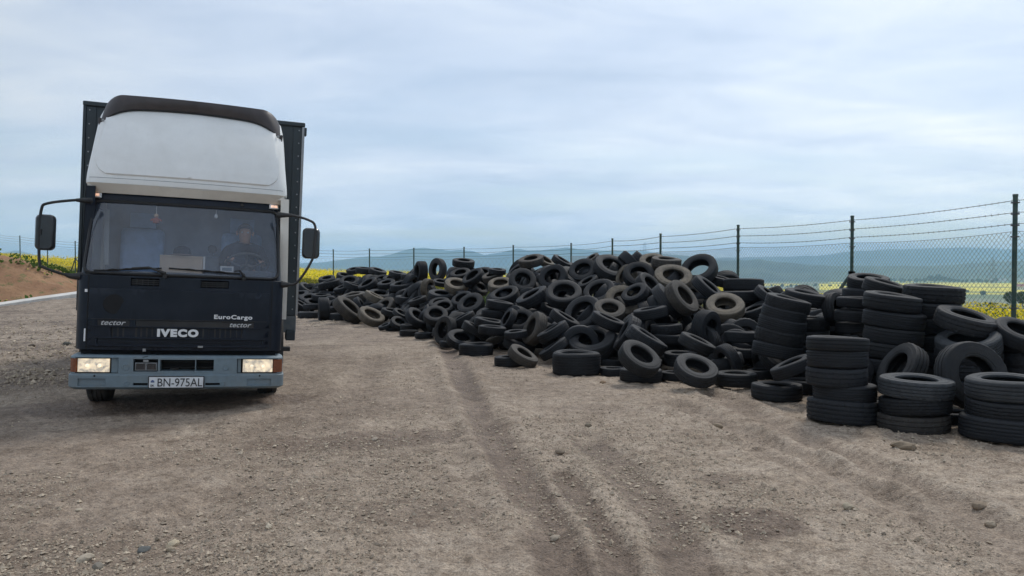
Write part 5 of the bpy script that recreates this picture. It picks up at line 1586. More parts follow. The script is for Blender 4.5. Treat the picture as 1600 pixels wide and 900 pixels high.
3.451 13.576 1.183 0.565 -0.333 0.755 0.300 0.180 1 k|black tyre showing its tread right of the steep dusty open tyre
3.350 14.214 1.035 0.484 -0.611 0.627 0.232 0.139 1 b2|brownish tyre tilted open right of the steep dusty open tyre
3.566 12.840 0.882 -0.146 -0.526 0.838 0.328 0.197 1 b|light tan ring facing up on the right shoulder of the heap
4.085 12.886 0.812 -0.366 -0.045 0.930 0.256 0.154 1 k|black tyre showing its tread right of the light tan ring on the right shoulder
4.402 13.199 1.060 0.499 -0.297 0.814 0.262 0.157 1 k|black tyre showing its tread left of the bowed stack top
3.006 11.862 0.612 0.660 -0.747 -0.076 0.281 0.214 2 k|black tyre standing on edge with its round hole facing right
3.065 13.262 0.670 0.788 -0.357 0.501 0.246 0.148 1 k|black tyre showing its tread above left of the upright tyre right of centre
3.293 13.806 0.832 0.439 -0.269 0.857 0.189 0.113 1 b2|brownish tyre showing its tread below right of the steep dusty open tyre
2.687 11.138 0.431 0.399 -0.133 0.907 0.285 0.171 1 g|greyish ribbed tread slab sloping low at the right of the heap
2.995 10.625 0.246 -0.911 -0.257 -0.323 0.253 0.152 1 k|arched black tyre leaning forward low at the right of the heap
2.355 9.811 0.223 0.166 -0.450 0.877 0.289 0.174 1 g|squashed grey ring open towards us at the right foot of the heap
2.930 10.045 0.082 0.000 0.000 1.000 0.290 0.174 1 k|flat black tyre on the ground right of the squashed grey ring
3.455 11.466 0.505 0.027 0.064 0.998 0.278 0.167 1 k|black tyre lying flat right of the upright tyre right of centre
3.502 11.458 0.285 0.017 -0.059 0.998 0.248 0.149 1 k|black tyre lying flat above right of the arched forward leaning tyre
3.514 10.783 0.050 -0.049 0.011 0.999 0.211 0.126 1 k|black tyre lying flat above left of the single flat tyre
3.594 10.000 1.066 0.213 -0.120 0.970 0.298 0.179 1 k|top tyre of the bowed stack left of the braced post
3.545 10.000 0.933 0.202 -0.101 0.974 0.298 0.179 1 k|second tyre from the top in the bowed stack
3.521 10.000 0.799 0.174 -0.078 0.982 0.306 0.184 1 k|ribbed third tyre down in the bowed stack
3.489 10.000 0.640 0.163 -0.057 0.985 0.315 0.189 1 k|fourth tyre down in the bowed stack
3.457 10.000 0.465 0.137 -0.030 0.990 0.315 0.189 1 k|lowest visible tyre of the bowed stack
3.980 10.400 1.127 0.169 -0.137 0.976 0.301 0.180 1 k|black tyre tilted over the bowed stack against the yellow field
4.296 10.245 0.987 0.677 -0.714 0.177 0.234 0.140 1 k|upright tyre with its hole facing right beside the bowed stack
4.425 9.900 1.096 0.014 -0.031 0.999 0.219 0.131 1 k|upper short tyre of the pair left of the tall back stack
4.410 9.900 0.922 0.020 -0.051 0.999 0.236 0.141 1 k|lower tyre of the pair left of the tall back stack
4.456 10.000 0.757 -0.017 0.028 0.999 0.230 0.138 1 k|black tyre lying flat below the lower tyre left of the tall back stack
4.921 10.600 1.341 -0.017 -0.198 0.980 0.279 0.168 1 k|round topped tyre right in front of the braced fence post
4.860 10.600 1.191 -0.055 -0.033 0.998 0.279 0.168 1 k|black tyre lying flat below the round topped tyre at the braced post
4.890 10.700 1.045 -0.026 0.024 0.999 0.273 0.164 1 k|black tyre lying flat right of the upper tyre left of the tall back stack
4.681 9.600 1.276 0.226 -0.199 0.953 0.286 0.171 1 k|thin tyre sloping right behind the tall back stack
4.359 8.800 1.141 0.109 -0.092 0.990 0.322 0.187 1 k|top tyre of the tall back stack
4.383 8.800 0.942 0.087 -0.059 0.994 0.329 0.191 1 k|second tyre of the tall back stack with scuffed marks on its tread
4.378 8.800 0.758 0.111 -0.050 0.993 0.329 0.191 1 k|third tyre of the tall back stack
4.358 8.800 0.574 0.119 -0.033 0.992 0.329 0.191 1 k|fourth tyre of the tall back stack
4.345 8.800 0.397 0.081 0.006 0.997 0.322 0.187 1 k|fifth tyre of the tall back stack
4.347 8.800 0.220 0.026 0.053 0.998 0.322 0.187 1 k|lowest tyre of the tall back stack
4.945 9.000 1.230 0.045 -0.063 0.997 0.337 0.195 1 k|wide top tyre of the stack against the far yellow field
4.902 9.000 1.042 0.023 -0.030 0.999 0.329 0.191 1 k|second tyre under the wide top one against the field
4.867 9.000 0.854 0.001 0.003 1.000 0.329 0.191 1 k|third tyre of the stack under the wide top one
4.854 9.000 0.666 0.010 0.019 1.000 0.329 0.191 1 k|fourth tyre of the stack under the wide top one
4.856 9.000 0.478 0.019 0.035 0.999 0.329 0.191 1 k|fifth tyre of the stack under the wide top one
4.858 9.000 0.289 0.027 0.051 0.998 0.329 0.191 1 k|lowest tyre of the stack under the wide top one
4.952 8.374 0.945 0.167 -0.279 0.946 0.319 0.192 1 g|shiny grey tyre tilted down right with a narrow dark hole
4.895 8.217 0.720 -0.247 -0.192 0.950 0.321 0.192 1 g2|pale grey rimmed ring lying tilted above the large upright ring
4.906 8.250 0.584 -0.011 0.026 1.000 0.323 0.194 1 k|tyre directly under the pale grey rimmed ring
4.908 8.250 0.418 0.004 0.057 0.998 0.316 0.189 1 k|second tyre under the pale grey rimmed ring
4.910 8.250 0.252 0.009 0.007 1.000 0.316 0.189 1 k|third tyre under the pale grey rimmed ring
5.385 8.132 0.821 0.129 -0.440 0.889 0.269 0.161 1 k|arched tyre cut by the right edge with yellow field under it
5.491 8.200 0.699 0.049 0.034 0.998 0.272 0.163 1 k|tyre below the arched one at the right edge
5.500 8.200 0.562 -0.051 0.070 0.996 0.279 0.167 1 k|second tyre below the arched one at the right edge
5.502 8.200 0.425 0.034 -0.020 0.999 0.279 0.167 1 k|third tyre below the arched one at the right edge
5.504 8.200 0.273 0.019 0.000 1.000 0.279 0.167 1 k|lowest tyre below the arched one at the right edge
4.454 7.437 0.486 0.063 -0.975 0.212 0.331 0.199 1 g|large dark ring standing upright between the two front right stacks
4.079 8.005 0.473 -0.872 -0.066 0.485 0.292 0.175 1 g|ring leaning open behind the front stack of three left of the upright one
3.851 7.300 0.396 0.017 -0.037 0.999 0.335 0.174 0 g2|top tyre of the front stack of three with a pale upper rim
3.840 7.300 0.224 -0.032 0.071 0.997 0.323 0.161 0 k|middle tyre of the front stack of three
3.824 7.300 0.065 -0.047 0.016 0.999 0.316 0.177 1 b3|bottom brownish tyre of the front stack of three
4.444 6.850 0.452 -0.008 -0.023 1.000 0.344 0.186 0 g2|top tyre of the stack cut by the right edge
4.429 6.850 0.280 0.003 -0.037 0.999 0.344 0.165 0 k|middle tyre of the stack cut by the right edge
4.415 6.850 0.096 0.054 0.023 0.998 0.367 0.213 1 k|bottom wide tyre of the stack cut by the right edge
3.272 7.700 0.767 0.038 0.046 0.998 0.301 0.145 0 k|top thin tyre of the leaning front stack of five
3.267 7.700 0.619 -0.003 0.082 0.997 0.288 0.184 1 k|second tyre of the front stack of five
3.262 7.700 0.445 -0.014 0.033 0.999 0.295 0.188 1 k|third tyre of the front stack of five
3.348 7.700 0.284 0.017 0.040 0.999 0.308 0.172 1 k|fourth tyre of the front stack of five set to the right
3.337 7.700 0.103 0.026 0.059 0.998 0.353 0.233 2 k|widest bottom tyre of the front stack of five
3.115 9.000 0.086 0.000 0.000 1.000 0.287 0.184 1 k|single flat tyre on the ground left of the front stack of five
3.581 9.479 0.074 0.000 0.000 1.000 0.266 0.160 1 k|flat tyre half hidden behind the front stack of five
3.220 8.800 0.390 -0.407 0.103 0.907 0.247 0.148 1 k|ribbed tyre leaning against the front stack of five
4.407 7.600 0.044 0.000 0.000 1.000 0.200 0.120 1 k|dark tyre on the ground in the gap right of the front stack of three
4.009 10.400 0.789 -0.019 -0.011 1.000 0.292 0.175 1 k|black tyre lying flat below the tilted tyre over the bowed stack
4.011 10.400 0.597 -0.067 0.044 0.997 0.292 0.175 1 k|black tyre lying flat left of the front stack of five
4.000 10.300 0.416 -0.004 0.041 0.999 0.289 0.173 1 k|black tyre lying flat above right of the leaning ribbed tyre
-8.750 29.752 0.536 0.859 -0.261 0.440 0.336 0.224 2 k|black tyre half buried above left of the flat ground tyre beside the truck box
-8.921 30.547 0.661 0.237 0.888 0.394 0.293 0.171 1 g|dark grey tyre half buried above left of the flat ground tyre beside the truck box
3.855 11.340 0.574 -0.636 0.418 0.648 0.280 0.159 1 k|black tyre half buried below left of the bowed stack top
-7.493 25.675 0.244 -0.134 -0.547 0.826 0.298 0.185 1 g|dark grey tyre half buried left of the flat ground tyre beside the truck box
3.754 10.589 0.322 0.088 -0.711 0.698 0.334 0.199 1 k|black tyre half buried above left of the leaning ribbed tyre
-8.065 30.342 0.783 -0.344 0.285 0.895 0.334 0.193 1 k|black tyre half buried above left of the upright tyre near the truck box
-7.512 26.773 0.211 -0.084 -0.067 0.994 0.281 0.169 1 k|black tyre half buried left of the upright tyre near the truck box
1.865 12.863 0.433 0.318 -0.399 0.860 0.298 0.172 1 g|dark grey tyre half buried left of the large sloped tread
2.961 11.138 0.183 0.322 0.045 0.946 0.284 0.191 2 k|black tyre half buried left of the arched forward leaning tyre
4.891 12.822 0.973 0.768 0.420 0.483 0.309 0.203 1 k|black tyre half buried below the tilted tyre over the bowed stack
-8.283 29.237 0.562 0.067 0.628 0.775 0.294 0.165 1 k|black tyre half buried left of the leaning pale edged tyre at the far left foot
-8.317 28.104 0.322 0.096 0.762 0.640 0.311 0.204 1 k|black tyre half buried left of the rusty spotted arched tyre
4.606 12.260 0.976 0.148 -0.086 0.985 0.325 0.187 1 k|black tyre half buried below left of the tilted tyre over the bowed stack
3.421 12.083 0.343 0.000 -0.990 0.144 0.331 0.204 1 g|dark grey tyre half buried above the arched forward leaning tyre
-4.775 23.497 0.419 0.941 -0.302 0.154 0.283 0.159 1 k|black tyre half buried right of the leaning pale edged tyre at the far left foot
0.748 13.486 0.384 -0.186 0.138 0.973 0.325 0.203 1 k|black tyre half buried right of the tall narrow brown tyre
3.743 13.332 0.668 -0.870 -0.377 0.317 0.328 0.209 1 k|black tyre half buried below the light tan ring on the right shoulder
0.702 13.333 0.318 0.687 -0.357 0.633 0.326 0.183 1 k|black tyre half buried below right of the tall narrow brown tyre
1.979 16.271 1.491 -0.093 0.971 0.218 0.308 0.175 1 g|dark grey tyre half buried below left of the large open tyre on the crest
0.803 16.212 1.314 0.878 -0.417 0.236 0.311 0.175 1 g|dark grey tyre half buried below left of the large ring below the crest tread block
-8.273 28.461 0.364 0.019 -0.250 0.968 0.318 0.182 1 k|black tyre half buried left of the top tyre of the far left heap
4.409 12.001 0.849 -0.688 0.713 0.135 0.312 0.175 1 k|black tyre half buried below right of the bowed stack top
-8.327 29.374 0.498 0.877 0.341 0.340 0.315 0.197 1 g|dark grey tyre half buried left of the upright tyre near the truck box
4.346 11.528 0.771 0.858 -0.021 0.512 0.304 0.180 1 g|dark grey tyre half buried below right of the bowed stack top
-0.621 15.006 0.312 -0.350 0.935 0.053 0.307 0.187 1 k|black tyre half buried left of the greenish sloping tyre
2.106 12.683 0.481 0.748 -0.285 0.600 0.340 0.219 1 k|black tyre half buried above left of the large sloped tread
3.749 13.079 0.626 0.444 -0.322 0.836 0.318 0.188 1 k|black tyre half buried right of the upright tyre right of centre
-3.231 21.851 0.637 -0.037 -0.072 0.997 0.318 0.200 1 k|black tyre half buried below left of the bluish tilted ring
-8.565 30.628 0.730 -0.734 -0.515 0.443 0.282 0.177 1 k|black tyre half buried left of the pale sloping tyre
4.142 14.317 0.980 0.165 0.064 0.984 0.318 0.189 1 k|black tyre half buried above right of the light tan ring on the right shoulder
4.084 10.901 0.438 -0.358 -0.662 0.658 0.331 0.216 1 g|dark grey tyre half buried above the leaning ribbed tyre
-1.061 15.923 0.348 0.378 -0.667 0.642 0.332 0.208 1 k|black tyre half buried right of the tall ring at the heap foot
-8.453 29.108 0.435 0.560 0.762 0.324 0.292 0.193 2 k|black tyre half buried left of the brown open tyre at the far left foot
-7.904 27.294 0.334 -0.725 -0.409 0.553 0.329 0.215 1 k|black tyre half buried below left of the top tyre of the far left heap
2.322 13.215 0.668 0.959 -0.130 0.253 0.310 0.192 1 k|black tyre half buried above the large sloped tread
-6.464 27.963 0.908 -0.365 -0.367 0.856 0.287 0.173 1 g|dark grey tyre half buried above left of the rusty spotted arched tyre
-4.985 24.079 0.554 -0.740 -0.082 0.668 0.331 0.219 2 k|black tyre half buried below the rusty spotted arched tyre
-4.621 25.537 1.099 -0.462 0.560 0.687 0.296 0.201 2 g|dark grey tyre half buried below right of the top tyre of the far left heap
-4.719 22.714 0.291 0.482 0.607 0.632 0.296 0.194 1 k|black tyre half buried below the leaning pale edged tyre at the far left foot
1.348 13.972 0.644 -0.092 -0.135 0.986 0.326 0.197 1 k|black tyre half buried below right of the large greyish ring
-4.628 23.658 0.537 -0.054 -0.374 0.926 0.286 0.173 1 k|black tyre half buried below right of the rusty spotted arched tyre
1.290 16.085 1.327 0.438 -0.402 0.804 0.340 0.195 1 g|dark grey tyre half buried below left of the crest ring with grey lumps inside
2.751 15.929 1.625 0.700 -0.165 0.694 0.328 0.212 1 k|black tyre half buried below left of the brown tyre at the highest point
-0.432 15.578 0.561 -0.013 -0.480 0.877 0.307 0.179 1 k|black tyre half buried above the greenish sloping tyre
0.064 14.549 0.521 -0.793 -0.548 0.265 0.331 0.225 2 k|black tyre half buried left of the tall narrow brown tyre
-7.055 28.571 0.807 0.016 0.011 1.000 0.286 0.167 1 g|dark grey tyre half buried above the upright tyre near the truck box
1.975 15.851 1.419 -0.789 -0.013 0.615 0.286 0.176 1 k|black tyre half buried below left of the large open tyre on the crest
3.941 11.636 0.441 0.407 0.415 0.814 0.297 0.189 1 k|black tyre half buried above right of the arched forward leaning tyre
-8.881 31.017 0.681 0.302 0.936 0.182 0.283 0.176 1 k|black tyre half buried left of the thin brown ring
4.151 10.977 0.601 -0.937 0.327 0.120 0.283 0.188 2 k|black tyre half buried left of the front stack of five
1.281 13.005 0.274 0.581 0.448 0.680 0.295 0.169 1 k|black tyre half buried below left of the big grey ring above the wide tyre
1.962 11.527 0.165 0.278 -0.085 0.957 0.289 0.169 1 k|black tyre half buried below the gaping pale rimmed tyre
-2.198 20.027 0.899 -0.528 -0.849 0.023 0.281 0.190 2 g|dark grey tyre half buried below left of the pale brown upright tyre
4.181 15.154 1.193 -0.081 0.825 0.560 0.335 0.205 1 k|black tyre half buried left of the flat tyre right of the crest
1.278 12.760 0.278 -0.338 -0.533 0.776 0.325 0.188 1 k|black tyre half buried below the big grey ring above the wide tyre
3.720 12.240 0.446 -0.126 -0.990 0.057 0.295 0.181 1 g|dark grey tyre half buried right of the upright tyre right of centre
4.565 13.732 0.993 -0.431 0.378 0.819 0.323 0.188 1 k|black tyre half buried left of the bowed stack top
-1.481 19.802 1.294 -0.322 -0.108 0.940 0.287 0.173 1 k|black tyre half buried above left of the brown topped tilted tyre
-1.372 16.100 0.157 0.188 0.079 0.979 0.314 0.189 1 k|black tyre half buried below right of the tall ring at the heap foot
2.336 13.999 0.920 0.318 0.033 0.948 0.295 0.200 2 k|black tyre half buried right of the light brown centre ring
-7.519 26.063 0.152 -0.105 -0.222 0.969 0.284 0.169 1 k|black tyre half buried left of the flat ground tyre beside the truck box
3.588 12.186 0.445 -0.051 0.021 0.998 0.319 0.195 1 k|black tyre half buried right of the greyish low tread slab
2.947 11.897 0.336 -0.769 -0.625 0.135 0.326 0.194 1 k|black tyre half buried below left of the upright tyre right of centre
-8.738 30.949 0.700 0.083 0.155 0.984 0.323 0.194 1 k|black tyre half buried left of the bluish tilted ring
-3.045 23.133 1.314 -0.030 -0.092 0.995 0.298 0.193 1 k|black tyre half buried below left of the edge on upright tyre
4.461 11.653 0.672 -0.133 0.737 0.662 0.311 0.185 1 k|black tyre half buried below left of the upright tyre beside the bowed stack
-0.758 19.041 1.389 -0.129 -0.408 0.904 0.308 0.194 1 k|black tyre half buried left of the light brown tilted tyre
2.224 12.460 0.441 0.730 -0.634 0.254 0.285 0.181 1 k|black tyre half buried above right of the large sloped tread
-8.770 30.068 0.619 -0.103 -0.025 0.994 0.323 0.196 1 k|black tyre half buried left of the edge on upright tyre
3.055 15.441 1.528 0.217 -0.438 0.872 0.338 0.198 1 k|black tyre half buried below the brownish crest tyre
-6.956 28.254 0.706 -0.370 0.231 0.900 0.311 0.197 1 k|black tyre half buried above the upright tyre near the truck box
4.043 11.414 0.441 -0.667 0.205 0.717 0.282 0.165 1 k|black tyre half buried above the leaning ribbed tyre
-7.996 27.619 0.335 0.950 0.249 0.188 0.323 0.194 1 k|black tyre half buried left of the pale brown upright tyre
4.599 12.598 0.890 0.184 -0.886 0.426 0.311 0.199 1 g|dark grey tyre half buried below left of the tilted tyre over the bowed stack
-3.080 23.344 1.302 -0.752 -0.235 0.616 0.301 0.201 2 g|dark grey tyre half buried below left of the edge on upright tyre
4.424 12.134 0.712 0.812 -0.017 0.584 0.282 0.162 1 k|black tyre half buried below the bowed stack top
2.912 14.552 1.226 -0.661 0.122 0.741 0.333 0.197 1 g|dark grey tyre half buried below left of the pale brown ring below the crest top
3.974 13.824 0.827 -0.091 -0.025 0.996 0.297 0.194 1 k|black tyre half buried below right of the light tan ring on the right shoulder
-2.890 20.998 0.699 0.080 -0.090 0.993 0.307 0.208 2 k|black tyre half buried below the bluish tilted ring
2.112 14.107 0.867 0.545 -0.385 0.744 0.328 0.196 1 g|dark grey tyre half buried below right of the light brown centre ring
4.422 14.515 1.074 0.090 0.047 0.995 0.298 0.190 1 k|black tyre half buried below the flat tyre right of the crest
1.057 15.008 0.950 -0.872 -0.483 0.080 0.306 0.195 1 k|black tyre half buried below the thick grey ring in the upper middle
-3.392 22.936 0.890 -0.071 0.983 0.169 0.294 0.183 1 k|black tyre half buried above left of the bluish tilted ring
1.674 13.751 0.612 -0.954 0.124 0.273 0.293 0.167 1 g|dark grey tyre half buried above right of the big grey ring above the wide tyre
0.185 17.697 1.508 -0.600 0.628 0.497 0.282 0.186 2 k|black tyre half buried above the round ring with rubbish inside
-3.878 21.505 0.271 0.504 -0.257 0.825 0.338 0.192 1 g|dark grey tyre half buried below left of the thin brown ring
-9.072 30.677 0.571 -0.683 -0.638 0.357 0.309 0.178 1 k|black tyre half buried left of the low grey ring
-3.008 21.449 0.687 0.677 -0.728 0.103 0.291 0.177 1 k|black tyre half buried right of the thin brown ring
1.253 14.723 0.868 0.324 -0.314 0.893 0.288 0.196 2 g|dark grey tyre half buried above left of the large greyish ring
2.473 15.919 1.626 0.722 0.023 0.692 0.320 0.217 2 k|black tyre half buried above left of the big black crest ring
4.725 12.317 0.927 -0.111 0.952 0.286 0.283 0.179 1 k|black tyre half buried right of the bowed stack top
1.319 13.768 0.633 -0.736 0.229 0.637 0.315 0.181 1 k|black tyre half buried above the big grey ring above the wide tyre
3.588 13.274 0.746 -0.724 -0.417 0.550 0.283 0.159 1 k|black tyre half buried below left of the light tan ring on the right shoulder
-5.032 24.279 0.571 0.140 -0.077 0.987 0.284 0.178 1 k|black tyre half buried above the leaning pale edged tyre at the far left foot
-5.999 25.347 0.344 0.244 -0.255 0.936 0.285 0.185 1 g|dark grey tyre half buried above right of the upright tyre near the truck box
"""
